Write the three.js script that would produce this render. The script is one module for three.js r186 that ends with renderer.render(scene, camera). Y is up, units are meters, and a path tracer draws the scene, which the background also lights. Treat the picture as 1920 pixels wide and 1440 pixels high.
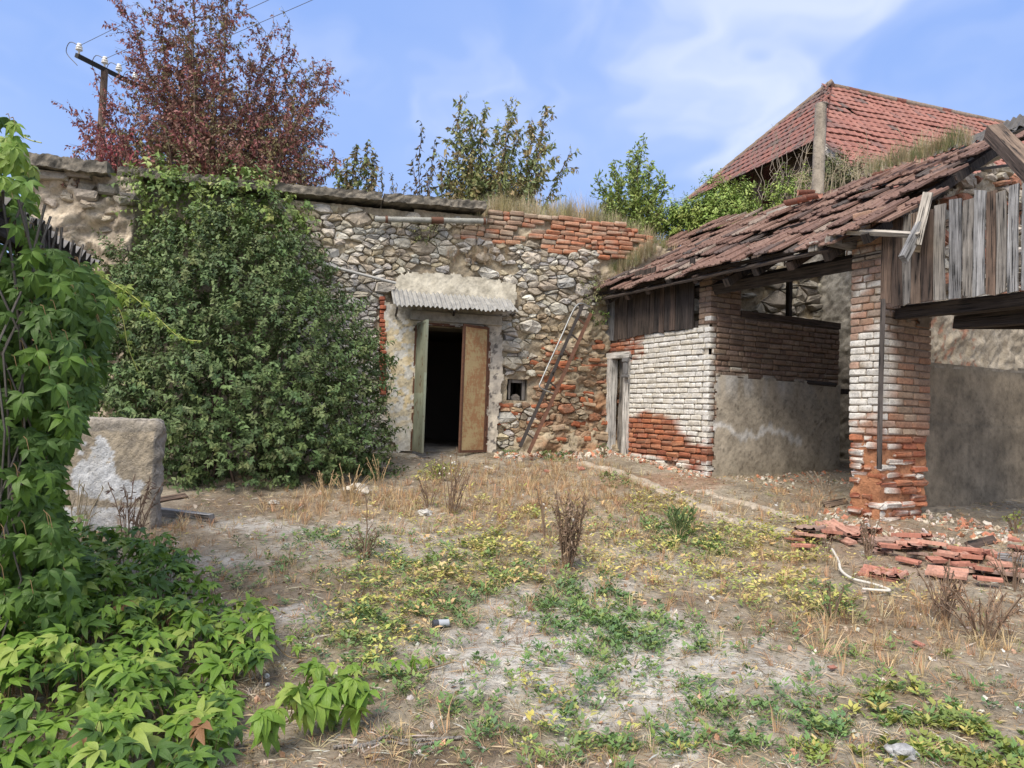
import * as THREE from 'three';
import { mergeGeometries, mergeVertices, toCreasedNormals } from 'three/addons/utils/BufferGeometryUtils.js';
import { createNoise2D, createNoise3D } from 'simplex-noise';

// ---------------------------------------------------------------- camera, sky, sun, exposure
const scene = new THREE.Scene();
const EYE = 1.6, FPX = 1400;                                  // focal length in pixels of a 1920 x 1440 frame
const camera = new THREE.PerspectiveCamera(2 * Math.atan(720 / FPX) * 180 / Math.PI, 4 / 3, 0.05, 900);
camera.position.set(0, EYE, 0);
camera.rotation.order = 'YXZ';
camera.rotation.set(2.13 * Math.PI / 180, 0, 2.0 * Math.PI / 180);
camera.updateMatrixWorld(true);

const rngOf = (seed) => { let a = seed >>> 0; return () => { a = (a + 0x6d2b79f5) | 0; let t = Math.imul(a ^ (a >>> 15), 1 | a); t = (t + Math.imul(t ^ (t >>> 7), 61 | t)) ^ t; return ((t ^ (t >>> 14)) >>> 0) / 4294967296; }; };
const n2 = createNoise2D(rngOf(11)), n3 = createNoise3D(rngOf(12));
const fbm2 = (x, y, o = 4) => { let s = 0, a = 0.5; for (let i = 0; i < o; i++) { s += a * n2(x, y); x = x * 2.03 + 7.1; y = y * 2.03 - 3.7; a *= 0.5; } return s; };
const fbm3 = (x, y, z, o = 4) => { let s = 0, a = 0.5; for (let i = 0; i < o; i++) { s += a * n3(x, y, z); x *= 2.03; y *= 2.03; z = z * 2.03 + 5.3; a *= 0.5; } return s; };
const { clamp, lerp, smoothstep } = THREE.MathUtils;

{
  const W = 2048, H = 1024, data = new Float32Array(W * H * 4);
  for (let r = 0; r < H; r++) {
    const up = ((r + 0.5) / H - 0.5) * Math.PI, y = Math.sin(up), c0 = Math.cos(up);
    for (let c = 0; c < W; c++) {
      const a = ((c + 0.5) / W - 0.5) * 2 * Math.PI, x = Math.cos(a) * c0, z = Math.sin(a) * c0;
      const e = clamp(y, 0, 1);
      let col;
      if (y < 0) col = [0.22, 0.2, 0.17];
      else {
        const t = Math.pow(1 - e, 2.6);
        col = [lerp(0.155, 0.40, t), lerp(0.285, 0.54, t), lerp(0.66, 0.80, t)];
        const k = 1 / (y + 0.16), px = x * k, pz = z * k;            // thin high cloud on a plane overhead
        const w1 = fbm2(px * 0.7 + 0.2 * fbm2(px * 0.5, pz * 0.5 + 9, 3) + 3, pz * 0.5 + 4, 6);
        const w2 = fbm2(px * 1.5 + 0.35 * fbm2(px * 2, pz * 2, 3) + 20, pz * 0.8 - 7, 6);
        let d = clamp(smoothstep(w1, -0.6, 1.0) * 0.15 + smoothstep(w2, -0.1, 0.7) * 0.3, 0, 0.85);
        d = clamp(d * (0.55 + 0.3 * smoothstep(x, -0.3, 0.4)) + 0.25 * smoothstep(x, -0.35, 0.5) * smoothstep(0.9 * w2 + 0.12 * w1, -0.7, 0.75), 0, 0.9);
        const back = Math.max(smoothstep(z, -0.2, 0.6), 0.8 * smoothstep(y, 0.55, 0.85));                        // the cloud cover is thicker behind the viewer
        d = lerp(d, clamp(d + 0.45, 0, 0.95), back);
        const cl = [0.84, 0.85, 0.87];
        for (let i = 0; i < 3; i++) col[i] = lerp(col[i], cl[i], d * (0.35 + 0.65 * smoothstep(y, 0, 0.2)));
      }
      for (let i = 0; i < 3; i++) data[(r * W + c) * 4 + i] = col[i] * 0.585;
      data[(r * W + c) * 4 + 3] = 1;
    }
  }
  const sky = new THREE.DataTexture(data, W, H, THREE.RGBAFormat, THREE.FloatType);
  sky.mapping = THREE.EquirectangularReflectionMapping; sky.magFilter = THREE.LinearFilter; sky.needsUpdate = true;
  scene.background = sky; scene.environment = sky;
}
const sun = new THREE.DirectionalLight(new THREE.Color(1, 0.91, 0.78), 2.0);
sun.position.set(-0.31 * 40, 0.8 * 40, 0.51 * 40); sun.target.position.set(0, 1, -9);
sun.position.add(sun.target.position);
sun.castShadow = true; sun.shadow.radius = 64; sun.shadow.mapSize.set(2048, 2048);
Object.assign(sun.shadow.camera, { left: -18, right: 18, top: 18, bottom: -18, near: 1, far: 90 });
sun.name = 'sun'; scene.add(sun, sun.target);

const renderer = new THREE.WebGLRenderer({ antialias: true });
renderer.toneMapping = THREE.LinearToneMapping;
renderer.toneMappingExposure = 2.4;
renderer.shadowMap.enabled = true;

// ---------------------------------------------------------------- helpers
const V = (X, Z, y) => new THREE.Vector3(X, y, -Z);            // X to the right, Z metres ahead, y up
const ray = (px, py) => new THREE.Vector3((px - 960) / FPX, -(py - 720) / FPX, -1).applyQuaternion(camera.quaternion);
const at = (px, py, Z) => { const d = ray(px, py); return camera.position.clone().addScaledVector(d, Z / -d.z); };
const camInv = camera.matrixWorld.clone().invert();
const proj = (p) => { const q = p.clone().applyMatrix4(camInv); return [960 + FPX * q.x / -q.z, 720 - FPX * q.y / -q.z]; };
const groundBase = (Z) => { const k = 0.6, z = Math.min(Z, 13); return 0.094 * k * Math.log(1 + Math.exp((z - 2.9) / k)); };
const groundY = (X, Z) => {
  let y = groundBase(Z) + 0.025 * fbm2(X * 0.5, Z * 0.5, 3) + 0.012 * n2(X * 2.1, Z * 2.1);
  const dF = (X * 1 + Z * 0.52) / 1.127 - 7.51;                // metres behind the facade line
  y += 0.06 * Math.exp(-Math.pow((dF + 0.25) / 0.35, 2)) * smoothstep(Z, 8.5, 10);
  return y;
};
const hitGround = (px, py) => {
  const d = ray(px, py); let t = 1; const p = new THREE.Vector3();
  for (let i = 0; i < 400; i++) { p.copy(camera.position).addScaledVector(d, t); const h = p.y - groundY(p.x, -p.z); if (h < 0.002) break; t += Math.max(h * 0.5, 0.004); if (t > 60) break; }
  return p;
};
class Frame {                                                   // x along a wall, y up, z out of it
  constructor(o, th) { this.o = o; this.th = th; this.x = new THREE.Vector3(Math.cos(th), 0, -Math.sin(th)); this.z = new THREE.Vector3(Math.sin(th), 0, Math.cos(th)); }
  hit(px, py, off = 0) { const d = ray(px, py), q = this.o.clone().addScaledVector(this.z, off).sub(camera.position), t = q.dot(this.z) / d.dot(this.z), p = camera.position.clone().addScaledVector(d, t).sub(this.o); return [p.dot(this.x), p.y, t]; }
  world(u, v, z = 0) { return this.o.clone().addScaledVector(this.x, u).addScaledVector(this.z, z).add(new THREE.Vector3(0, v, 0)); }
  px(u, v, z = 0) { return proj(this.world(u, v, z)); }
}
const used = new Map();
const numbered = (name) => { const n = used.get(name) ?? 0; used.set(name, n + 1); return n ? name + '_' + String(n).padStart(3, '0') : name; };
const tag = (o, label, category, group, kind) => { Object.assign(o.userData, { label, category }); if (group) o.userData.group = group; if (kind) o.userData.kind = kind; return o; };
const base = (name, pos, th = 0) => { const g = new THREE.Group(); g.name = numbered(name); g.position.copy(pos); g.rotation.y = th; scene.add(g); return g; };
const mesh = (name, geo, mat, parent, pos) => { const m = new THREE.Mesh(geo, mat); m.castShadow = m.receiveShadow = true; if (parent) { m.name = name; parent.add(m); } else { m.name = numbered(name); scene.add(m); } if (pos) m.position.copy(pos); return m; };
const structure = (o) => { o.userData.kind = 'structure'; return o; };
const stuff = (o) => { o.userData.kind = 'stuff'; return o; };
const inst = (name, geo, mat, list, parent) => {                // list of { m: Matrix4, c: Color }
  const m = new THREE.InstancedMesh(geo, mat, Math.max(1, list.length));
  list.forEach((e, i) => { m.setMatrixAt(i, e.m); if (e.c) m.setColorAt(i, e.c); });
  m.castShadow = m.receiveShadow = true; m.name = parent ? name : numbered(name); (parent ?? scene).add(m);
  return m;
};
const lin = (a) => new THREE.Color().setRGB(a[0], a[1], a[2]);
const mix3 = (a, b, t) => [lerp(a[0], b[0], t), lerp(a[1], b[1], t), lerp(a[2], b[2], t)];
const mul3 = (a, k) => [a[0] * k, a[1] * k, a[2] * k];
const pick = (rng, list) => list[Math.min(list.length - 1, Math.floor(rng() * list.length))];
const inPoly = (x, y, P) => { let c = false; for (let i = 0, j = P.length - 1; i < P.length; j = i++) if ((P[i][1] > y) !== (P[j][1] > y) && x < (P[j][0] - P[i][0]) * (y - P[i][1]) / (P[j][1] - P[i][1]) + P[i][0]) c = !c; return c; };
const edgeDist = (x, y, P) => { let d = 1e9; for (let i = 0, j = P.length - 1; i < P.length; j = i++) { const ax = P[j][0], ay = P[j][1], bx = P[i][0] - ax, by = P[i][1] - ay, t = clamp(((x - ax) * bx + (y - ay) * by) / (bx * bx + by * by), 0, 1); d = Math.min(d, Math.hypot(x - ax - bx * t, y - ay - by * t)); } return d; };
const setColors = (g, f) => { const p = g.attributes.position, a = new Float32Array(p.count * 3); for (let i = 0; i < p.count; i++) { const c = f(p.getX(i), p.getY(i), p.getZ(i), i); a[i * 3] = c[0]; a[i * 3 + 1] = c[1]; a[i * 3 + 2] = c[2]; } g.setAttribute('color', new THREE.BufferAttribute(a, 3)); return g; };
const boxUV = (g, k = 1, ou = 0, ov = 0, alongY = false) => {   // uv in metres from the face that the normal looks out of
  if (!g.attributes.normal) g.computeVertexNormals();
  const p = g.attributes.position, n = g.attributes.normal, uv = new Float32Array(p.count * 2);
  for (let i = 0; i < p.count; i++) {
    const ax = Math.abs(n.getX(i)), ay = Math.abs(n.getY(i)), az = Math.abs(n.getZ(i)); let u, v;
    if (alongY) { u = az >= ax ? p.getX(i) : p.getZ(i) + 0.37; v = p.getY(i); if (ay > ax && ay > az) { u = p.getX(i); v = p.getZ(i) * 0.2; } }
    else if (az >= ax && az >= ay) { u = p.getX(i); v = p.getY(i); } else if (ax >= ay) { u = p.getZ(i); v = p.getY(i); } else { u = p.getX(i); v = p.getZ(i); }
    uv[i * 2] = u * k + ou; uv[i * 2 + 1] = v * k + ov;
  }
  g.setAttribute('uv', new THREE.BufferAttribute(uv, 2)); return g;
};
const fromTris = (pos, idx, uv) => { const g = new THREE.BufferGeometry(); g.setAttribute('position', new THREE.Float32BufferAttribute(pos, 3)); if (uv) g.setAttribute('uv', new THREE.Float32BufferAttribute(uv, 2)); g.setIndex(idx); g.computeVertexNormals(); return g; };
// a rectangular sheet in x and y with relief in z, vertex colours and optional holes
const sheet = (u0, u1, v0, v1, du, zf, cf, hole, uvk = 1) => {
  const nx = Math.max(1, Math.round((u1 - u0) / du)), ny = Math.max(1, Math.round((v1 - v0) / du)), pos = [], col = [], uv = [], idx = [];
  for (let j = 0; j <= ny; j++) for (let i = 0; i <= nx; i++) { const u = lerp(u0, u1, i / nx), v = lerp(v0, v1, j / ny); pos.push(u, v, zf(u, v)); const c = cf(u, v); col.push(c[0], c[1], c[2]); uv.push(u * uvk, v * uvk); }
  for (let j = 0; j < ny; j++) for (let i = 0; i < nx; i++) { if (hole && hole(lerp(u0, u1, (i + 0.5) / nx), lerp(v0, v1, (j + 0.5) / ny))) continue; const a = j * (nx + 1) + i; idx.push(a, a + 1, a + nx + 2, a, a + nx + 2, a + nx + 1); }
  const g = fromTris(pos, idx, uv); g.setAttribute('color', new THREE.Float32BufferAttribute(col, 3)); return g;
};
const tubeAlong = (pts, r, seg = 12, rs = 6) => new THREE.TubeGeometry(new THREE.CatmullRomCurve3(pts), seg, r, rs, false);
// a tube whose radius runs from r0 to r1 (branches, stems)
const limb = (pts, r0, r1, rs = 5) => {
  const pos = [], idx = [], up = new THREE.Vector3(0.31, 0.2, 0.93).normalize(), t = new THREE.Vector3(), a = new THREE.Vector3(), b = new THREE.Vector3();
  pts.forEach((p, i) => {
    t.copy(pts[Math.min(i + 1, pts.length - 1)]).sub(pts[Math.max(i - 1, 0)]).normalize(); a.crossVectors(t, up).normalize(); b.crossVectors(t, a);
    const r = lerp(r0, r1, i / (pts.length - 1));
    for (let k = 0; k < rs; k++) { const w = k / rs * Math.PI * 2, c = Math.cos(w) * r, s = Math.sin(w) * r; pos.push(p.x + a.x * c + b.x * s, p.y + a.y * c + b.y * s, p.z + a.z * c + b.z * s); }
  });
  for (let i = 0; i < pts.length - 1; i++) for (let k = 0; k < rs; k++) { const q = i * rs + k, w = i * rs + (k + 1) % rs; idx.push(q, q + rs, w, w, q + rs, w + rs); }
  return fromTris(pos, idx, pos.slice(0, pos.length / 3 * 2).map((_, i) => (i % 2 ? Math.floor(i / 2 / rs) * 0.1 : (Math.floor(i / 2) % rs) / rs * 0.2)));
};
const merge = (list) => mergeGeometries(list.map((g) => { const h = g.index ? g.toNonIndexed() : g.clone(); for (const k of Object.keys(h.attributes)) if (!['position', 'normal', 'uv', 'color'].includes(k)) h.deleteAttribute(k); return h; }));

// ---------------------------------------------------------------- textures
const tnoise = (seed, cells) => { const r = rngOf(seed), t = new Float32Array(cells * cells).map(() => r()); return (x, y) => { x = x * cells; y = y * cells; const x0 = Math.floor(x), y0 = Math.floor(y), fx = x - x0, fy = y - y0, sx = fx * fx * (3 - 2 * fx), sy = fy * fy * (3 - 2 * fy), g = (i, j) => t[(((j % cells) + cells) % cells) * cells + ((i % cells) + cells) % cells]; return lerp(lerp(g(x0, y0), g(x0 + 1, y0), sx), lerp(g(x0, y0 + 1), g(x0 + 1, y0 + 1), sx), sy); }; };
const tlong = (seed, cx, cy) => { const r = rngOf(seed), t = new Float32Array(cx * cy).map(() => r()); return (x, y) => { x *= cx; y *= cy; const x0 = Math.floor(x), y0 = Math.floor(y), fx = x - x0, fy = y - y0, sx = fx * fx * (3 - 2 * fx), sy = fy * fy * (3 - 2 * fy), g = (i, j) => t[(((j % cy) + cy) % cy) * cx + ((i % cx) + cx) % cx]; return lerp(lerp(g(x0, y0), g(x0 + 1, y0), sx), lerp(g(x0, y0 + 1), g(x0 + 1, y0 + 1), sx), sy); }; };
const tfbm = (seed, cells, oct) => { const l = []; for (let i = 0; i < oct; i++) l.push(tnoise(seed + i * 7, cells << i)); return (x, y) => { let s = 0, a = 1, w = 0; for (const f of l) { s += a * f(x, y); w += a; a *= 0.6; } return s / w; }; };
const texture = (N, f, srgb) => {
  const d = new Uint8Array(N * N * 4);
  for (let y = 0; y < N; y++) for (let x = 0; x < N; x++) { const c = f(x / N, y / N), o = (y * N + x) * 4; for (let i = 0; i < 3; i++) d[o + i] = clamp(Math.round((typeof c === 'number' ? c : c[i]) * 255), 0, 255); d[o + 3] = 255; }
  const t = new THREE.DataTexture(d, N, N, THREE.RGBAFormat); t.wrapS = t.wrapT = THREE.RepeatWrapping; t.magFilter = THREE.LinearFilter; if (srgb) t.colorSpace = THREE.SRGBColorSpace; t.needsUpdate = true; return t;
};
const rep = (t, k, ky) => { const c = t.clone(); c.repeat.set(k, ky ?? k); c.needsUpdate = true; return c; };
const fA = tfbm(101, 6, 6), fB = tfbm(151, 24, 4), fC = tfbm(191, 4, 6);
const grainTex = texture(512, (x, y) => { const a = fA(x, y), b = fB(x, y); return clamp(0.5 + 0.66 * a + 0.7 * (b - 0.5) - (b > 0.68 ? 0.18 : 0), 0.1, 1); });
const grainBump = texture(512, (x, y) => clamp(0.5 * fA(x, y) + 0.5 * fB(x, y), 0, 1));
const woodTex = (() => { const a = tfbm(211, 8, 5), w = tlong(230, 60, 4), k = tlong(231, 130, 7), q = tlong(232, 16, 3); return texture(512, (x, y) => { const wob = x + 0.02 * a(x, y); const s = 0.38 * w(wob, y) + 0.42 * k(wob, y) + 0.2 * q(wob, y); return clamp(0.12 + 1.0 * s + 0.6 * (a(x, y) - 0.5) - (s < 0.3 ? 0.25 : 0) + (s > 0.72 ? 0.12 : 0), 0.03, 1); }); })();
const leafTex = texture(256, (x, y) => { const c = Math.abs(x - 0.5), mid = Math.max(0, 1 - c / 0.03), s = Math.abs(((y * 7 - c * 5.5) % 1 + 1) % 1 - 0.5), side = Math.max(0, 1 - s / 0.07) * (c < 0.46 ? 1 : 0), n = fB(x * 0.5, y * 0.5) - 0.5; return clamp(0.78 + 0.28 * mid + 0.13 * side - 0.14 * Math.abs(s - 0.25) + 0.22 * n, 0, 1); });
const soilTex = (() => {
  const N = 1024, c = document.createElement('canvas'); c.width = c.height = N; const g = c.getContext('2d'), r = rngOf(301);
  g.fillStyle = 'rgb(178,176,172)'; g.fillRect(0, 0, N, N);
  const im = g.getImageData(0, 0, N, N), d = im.data;
  for (let y = 0; y < N; y++) for (let x = 0; x < N; x++) { const v = 150 + 105 * (fC(x / N, y / N) - 0.5) + 90 * (fB(x / N * 2 % 1, y / N * 2 % 1) - 0.5) + 26 * (r() - 0.5), o = (y * N + x) * 4; d[o] = clamp(v * 1.02 + 14, 0, 255); d[o + 1] = clamp(v + 12, 0, 255); d[o + 2] = clamp(v * 0.97 + 8, 0, 255); }
  g.putImageData(im, 0, 0);
  for (let i = 0; i < 6500; i++) {                                       // bits of straw, root and stone in the soil
    const x = r() * N, y = r() * N, t = r() * 6.28, l = 5 + r() * 24, v = r();
    g.strokeStyle = v < 0.4 ? `rgba(245,232,205,${0.25 + r() * 0.5})` : v < 0.75 ? `rgba(70,58,46,${0.2 + r() * 0.5})` : `rgba(190,150,105,${0.25 + r() * 0.4})`; g.lineWidth = 0.8 + r() * 1.8;
    for (const ox of [-N, 0, N]) for (const oy of [-N, 0, N]) { if (Math.abs(x + ox - N / 2) > N / 2 + 40 || Math.abs(y + oy - N / 2) > N / 2 + 40) continue; g.beginPath(); g.moveTo(x + ox, y + oy); g.quadraticCurveTo(x + ox + Math.cos(t) * l * 0.5 + r() * 4, y + oy + Math.sin(t) * l * 0.5, x + ox + Math.cos(t) * l, y + oy + Math.sin(t) * l); g.stroke(); }
  }
  for (let i = 0; i < 2600; i++) { const x = r() * N, y = r() * N, q = 1 + r() * r() * 5; g.fillStyle = r() < 0.5 ? `rgba(250,246,236,${0.3 + r() * 0.5})` : `rgba(60,52,46,${0.25 + r() * 0.5})`; g.beginPath(); g.ellipse(x, y, q, q * (0.5 + r() * 0.5), r() * 3, 0, 6.3); g.fill(); }
  const t = new THREE.CanvasTexture(c); t.wrapS = t.wrapT = THREE.RepeatWrapping; return t;
})();
const rustTex = (() => { const a = tfbm(411, 5, 6), b = tfbm(431, 30, 3), c = tlong(441, 10, 120), d = tlong(442, 4, 30); return texture(512, (x, y) => { const m = smoothstep(a(x, y) * 0.75 + 0.16 * (d(x, y) - 0.5) + 0.22 * (c(x, y) - 0.5) + 0.75 * (b(x, y) - 0.5), 0.2, 0.62), p = [0.74, 0.67, 0.5], q = [0.52 + 0.14 * b(x, y), 0.36, 0.23]; return mix3(p, q, 0.08 + 0.46 * m); }, true); })();

const std = (o) => new THREE.MeshStandardMaterial({ roughness: 0.92, ...o });
const M = {
  brick: std({ vertexColors: true, map: rep(grainTex, 2.6), bumpMap: rep(grainBump, 5), bumpScale: 0.006 }),
  stone: std({ vertexColors: true, map: rep(grainTex, 1.9), bumpMap: rep(grainBump, 3.4), bumpScale: 0.016 }),
  mortar: std({ vertexColors: true, map: rep(grainTex, 1.7), bumpMap: rep(grainBump, 2.7), bumpScale: 0.014 }),
  plaster: std({ vertexColors: true, map: rep(grainTex, 0.9), bumpMap: rep(grainBump, 2.1), bumpScale: 0.006 }),
  rough: std({ vertexColors: true, map: rep(grainTex, 2.2), bumpMap: rep(grainBump, 4), bumpScale: 0.014 }),
  soil: std({ vertexColors: true, map: rep(soilTex, 0.62), bumpMap: rep(soilTex, 0.62), bumpScale: 0.02, roughness: 1 }),
  black: std({ color: lin([0.012, 0.011, 0.01]) }),
  rust: std({ color: 0xffffff, map: rep(rustTex, 1.3, 0.8), roughness: 0.8 }),
  rustBar: std({ color: lin([0.16, 0.075, 0.045]), map: rep(grainTex, 4), roughness: 0.85 }),
  darkSteel: std({ color: lin([0.05, 0.04, 0.035]), map: rep(grainTex, 4), roughness: 0.7 }),
  galv: std({ color: lin([0.42, 0.43, 0.42]), map: rep(grainTex, 2.5), roughness: 0.5, metalness: 0.5 }),
  glaze: std({ color: lin([0.75, 0.73, 0.68]), roughness: 0.25 }),
  wire: std({ color: lin([0.13, 0.13, 0.14]), roughness: 0.6 }),
};
const wood = (c, rough = 0.9) => std({ color: lin(c), map: rep(woodTex, 1.6, 0.9), bumpMap: rep(woodTex, 1.6, 0.9), bumpScale: 0.008, roughness: rough });
const WOOD = { grey: [wood([0.4, 0.395, 0.39]), wood([0.3, 0.295, 0.295]), wood([0.34, 0.31, 0.275])], brown: [wood([0.28, 0.2, 0.145]), wood([0.22, 0.15, 0.11])], dark: [wood([0.1, 0.075, 0.06]), wood([0.07, 0.055, 0.048]), wood([0.13, 0.09, 0.07])], pale: [wood([0.62, 0.56, 0.46]), wood([0.55, 0.5, 0.43])] };
const leafMat = (rough = 0.6, tr = 0.3) => new THREE.MeshPhysicalMaterial({ color: 0xffffff, roughness: rough, transmission: tr, thickness: 0, side: THREE.DoubleSide, specularIntensity: 0.5 });
const LEAF = leafMat(0.62, 0.28), LEAFDRY = leafMat(0.95, 0.15);

// ---------------------------------------------------------------- pieces
// a brick with its back at z = 0 and its worn face at z = d
const brickGeo = (w, h, d, rng, wear = 1) => {
  const b = Math.min(0.011 * (0.7 + rng()) * (0.6 + 0.4 * wear), h * 0.3), X = [-w / 2, -w / 2 + b, w / 2 - b, w / 2], Y = [-h / 2, -h / 2 + b, h / 2 - b, h / 2], pos = [], idx = [], tx = (rng() - 0.5) * 0.05 * wear, ty = (rng() - 0.5) * 0.08 * wear, j = 0.0028 * wear, lean = (rng() - 0.5) * 0.02 * wear;
  for (let q = 0; q < 4; q++) for (let p = 0; p < 4; p++) { const edge = (p % 3 === 0) + (q % 3 === 0), k = edge === 2 ? 0.55 : 0.12, x = X[p] * (edge === 2 ? 1 - b * k / w * 1.6 : 1), y = Y[q] * (edge === 2 ? 1 - b * k / h * 1.2 : 1); pos.push(x + (rng() - 0.5) * 2 * j, y + lean * x + (rng() - 0.5) * 2 * j, d - (edge ? b * 0.85 : 0) + tx * x + ty * y + (rng() - 0.5) * 1.6 * j); }
  for (let q = 0; q < 3; q++) for (let p = 0; p < 3; p++) { const a = q * 4 + p; idx.push(a, a + 1, a + 5, a, a + 5, a + 4); }
  const ring = [0, 1, 2, 3, 7, 11, 15, 14, 13, 12, 8, 4];
  ring.forEach((r) => pos.push(pos[r * 3], pos[r * 3 + 1], -0.02));
  ring.forEach((r, i) => { const n = (i + 1) % 12, c = 16 + i, e = 16 + n; idx.push(r, c, ring[n], ring[n], c, e); });
  return toCreasedNormals(fromTris(pos, idx), 0.5);
};
// a whole block with worn edges, centred
const blockGeo = (w, h, d, rng, b = 0.012, j = 0.003) => {
  let g = new THREE.BoxGeometry(w, h, d, 3, 3, 3); g.deleteAttribute('normal'); g.deleteAttribute('uv'); g = mergeVertices(g, 1e-5);
  const p = g.attributes.position, f = (x, s) => { const a = Math.abs(x) / (s / 2); return a > 0.9 ? [Math.sign(x), true] : [Math.sign(x), false]; };
  for (let i = 0; i < p.count; i++) {
    const c = [p.getX(i), p.getY(i), p.getZ(i)], s = [w, h, d], o = c.map((x, k) => f(x, s[k])), n = o.filter((e) => e[1]).length;
    for (let k = 0; k < 3; k++) { const bb = Math.min(b, s[k] * 0.3); let x = o[k][1] ? s[k] / 2 : s[k] / 2 - bb; if (o[k][1] && n === 3) x -= bb * 0.5; else if (o[k][1] && n === 2) x -= bb * 0.3; c[k] = o[k][0] * x + (rng() - 0.5) * 2 * j; }
    p.setXYZ(i, c[0], c[1], c[2]);
  }
  return toCreasedNormals(g, 0.5);
};
const plankGeo = (w, l, t, rng, warp = 0.01, seg = 4) => {
  const g = new THREE.BoxGeometry(w, l, t, 1, seg, 1), p = g.attributes.position, a = (rng() - 0.5) * warp, b = (rng() - 0.5) * warp, s = (rng() - 0.5) * 0.15, e0 = (rng() - 0.5) * 0.03, e1 = (rng() - 0.5) * 0.04, k = rng() * 6;
  for (let i = 0; i < p.count; i++) { const x = p.getX(i), y = p.getY(i), q = y / l * 2; p.setXYZ(i, x * (1 + 0.05 * Math.sin(y * 5 + k)) + a * q * q, y + (q > 0.99 ? e1 * x / w * 2 : q < -0.99 ? e0 * x / w * 2 : 0), p.getZ(i) + b * (q * q - 0.4) + s * warp * x * q); }
  g.computeVertexNormals(); return boxUV(g, 1, rng() * 7, rng() * 7, true);
};
const beamTo = (name, a, b, w, t, mat, parent, rng, roll = 0) => {     // a sawn timber between two points
  const d = b.clone().sub(a), m = mesh(name, plankGeo(w, d.length(), t, rng, 0.012, 5), mat, parent, a.clone().add(b).multiplyScalar(0.5));
  m.quaternion.setFromUnitVectors(new THREE.Vector3(0, 1, 0), d.normalize()).multiply(new THREE.Quaternion().setFromAxisAngle(new THREE.Vector3(0, 1, 0), roll)); return m;
};
// courses of bricks over a face: rectangles [u0, u1, v0, v1, course]
const courses = (u0, u1, v0, v1, rng, { c = 0.078, joint = 0.011, L = 0.275, ends } = {}) => {
  const out = []; let k = 0;
  for (let v = v0; v < v1 - c * 0.5; v += c, k++) {
    const [a, b] = ends ? ends(k) : [u0, u1]; let u = a, first = true;
    while (u < b - 0.03) { let l = rng() < 0.22 ? L * 0.47 : L * (0.9 + rng() * 0.18); if (first) { l *= k % 2 ? 0.5 : 1; first = false; } if (b - u - l < 0.07) l = b - u; const e = Math.min(u + l, b); out.push([u, e - joint, v, v + c - joint, k]); u = e; }
  }
  return out;
};
const tint = (rng, list, v = 0.16) => { const c = pick(rng, list), k = 1 + (rng() - 0.5) * 2 * v; return [c[0] * k, c[1] * k * (1 + (rng() - 0.5) * 0.06), c[2] * k]; };
// irregular convex cells over a rectangle: power diagram in a squashed plane
const cells = (u0, u1, v0, v1, n, rng, ok, squash = 1.5, big = 0.5) => {
  const S = []; let guard = 0;
  const area = (u1 - u0) * (v1 - v0) * squash, r0 = Math.sqrt(area / n) * 0.62;
  while (S.length < n && guard++ < n * 60) { const x = u0 + rng() * (u1 - u0), y = (v0 + rng() * (v1 - v0)) * squash, w = rng() < big * 0.25 ? 1.3 + rng() * 0.9 : 0.55 + rng() * 0.5; if (S.every((s) => Math.abs(s.x - x) > 1.2 ||  Math.hypot(s.x - x, s.y - y) > r0 * (s.w + w) * 0.62)) S.push({ x, y, w }); }
  const out = [];
  for (const s of S) {
    if (ok && !ok(s.x, s.y / squash)) continue;
    let P = [[u0, v0 * squash], [u1, v0 * squash], [u1, v1 * squash], [u0, v1 * squash]];
    for (const q of S) {
      if (q === s) continue; const dx = q.x - s.x, dy = q.y - s.y, d = Math.hypot(dx, dy); if (d > r0 * 7) continue;
      const m = (d * d + (s.w * s.w - q.w * q.w) * r0 * r0 * 0.9) / (2 * d), nx = dx / d, ny = dy / d, R = [];
      for (let i = 0; i < P.length; i++) { const A = P[i], B = P[(i + 1) % P.length], da = (A[0] - s.x) * nx + (A[1] - s.y) * ny - m, db = (B[0] - s.x) * nx + (B[1] - s.y) * ny - m; if (da <= 0) R.push(A); if ((da < 0) !== (db < 0) && da !== db) { const t = da / (da - db); R.push([A[0] + (B[0] - A[0]) * t, A[1] + (B[1] - A[1]) * t]); } }
      P = R; if (P.length < 3) break;
    }
    if (P.length < 3) continue;
    P = P.map(([x, y]) => [x, y / squash]);
    let cx = 0, cy = 0, a = 0; for (let i = 0; i < P.length; i++) { const A = P[i], B = P[(i + 1) % P.length], k = A[0] * B[1] - B[0] * A[1]; a += k; cx += (A[0] + B[0]) * k; cy += (A[1] + B[1]) * k; }
    if (Math.abs(a) < 1e-6) continue;
    out.push({ P, c: [cx / (3 * a), cy / (3 * a)], area: Math.abs(a) / 2 });
  }
  return out;
};
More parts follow.
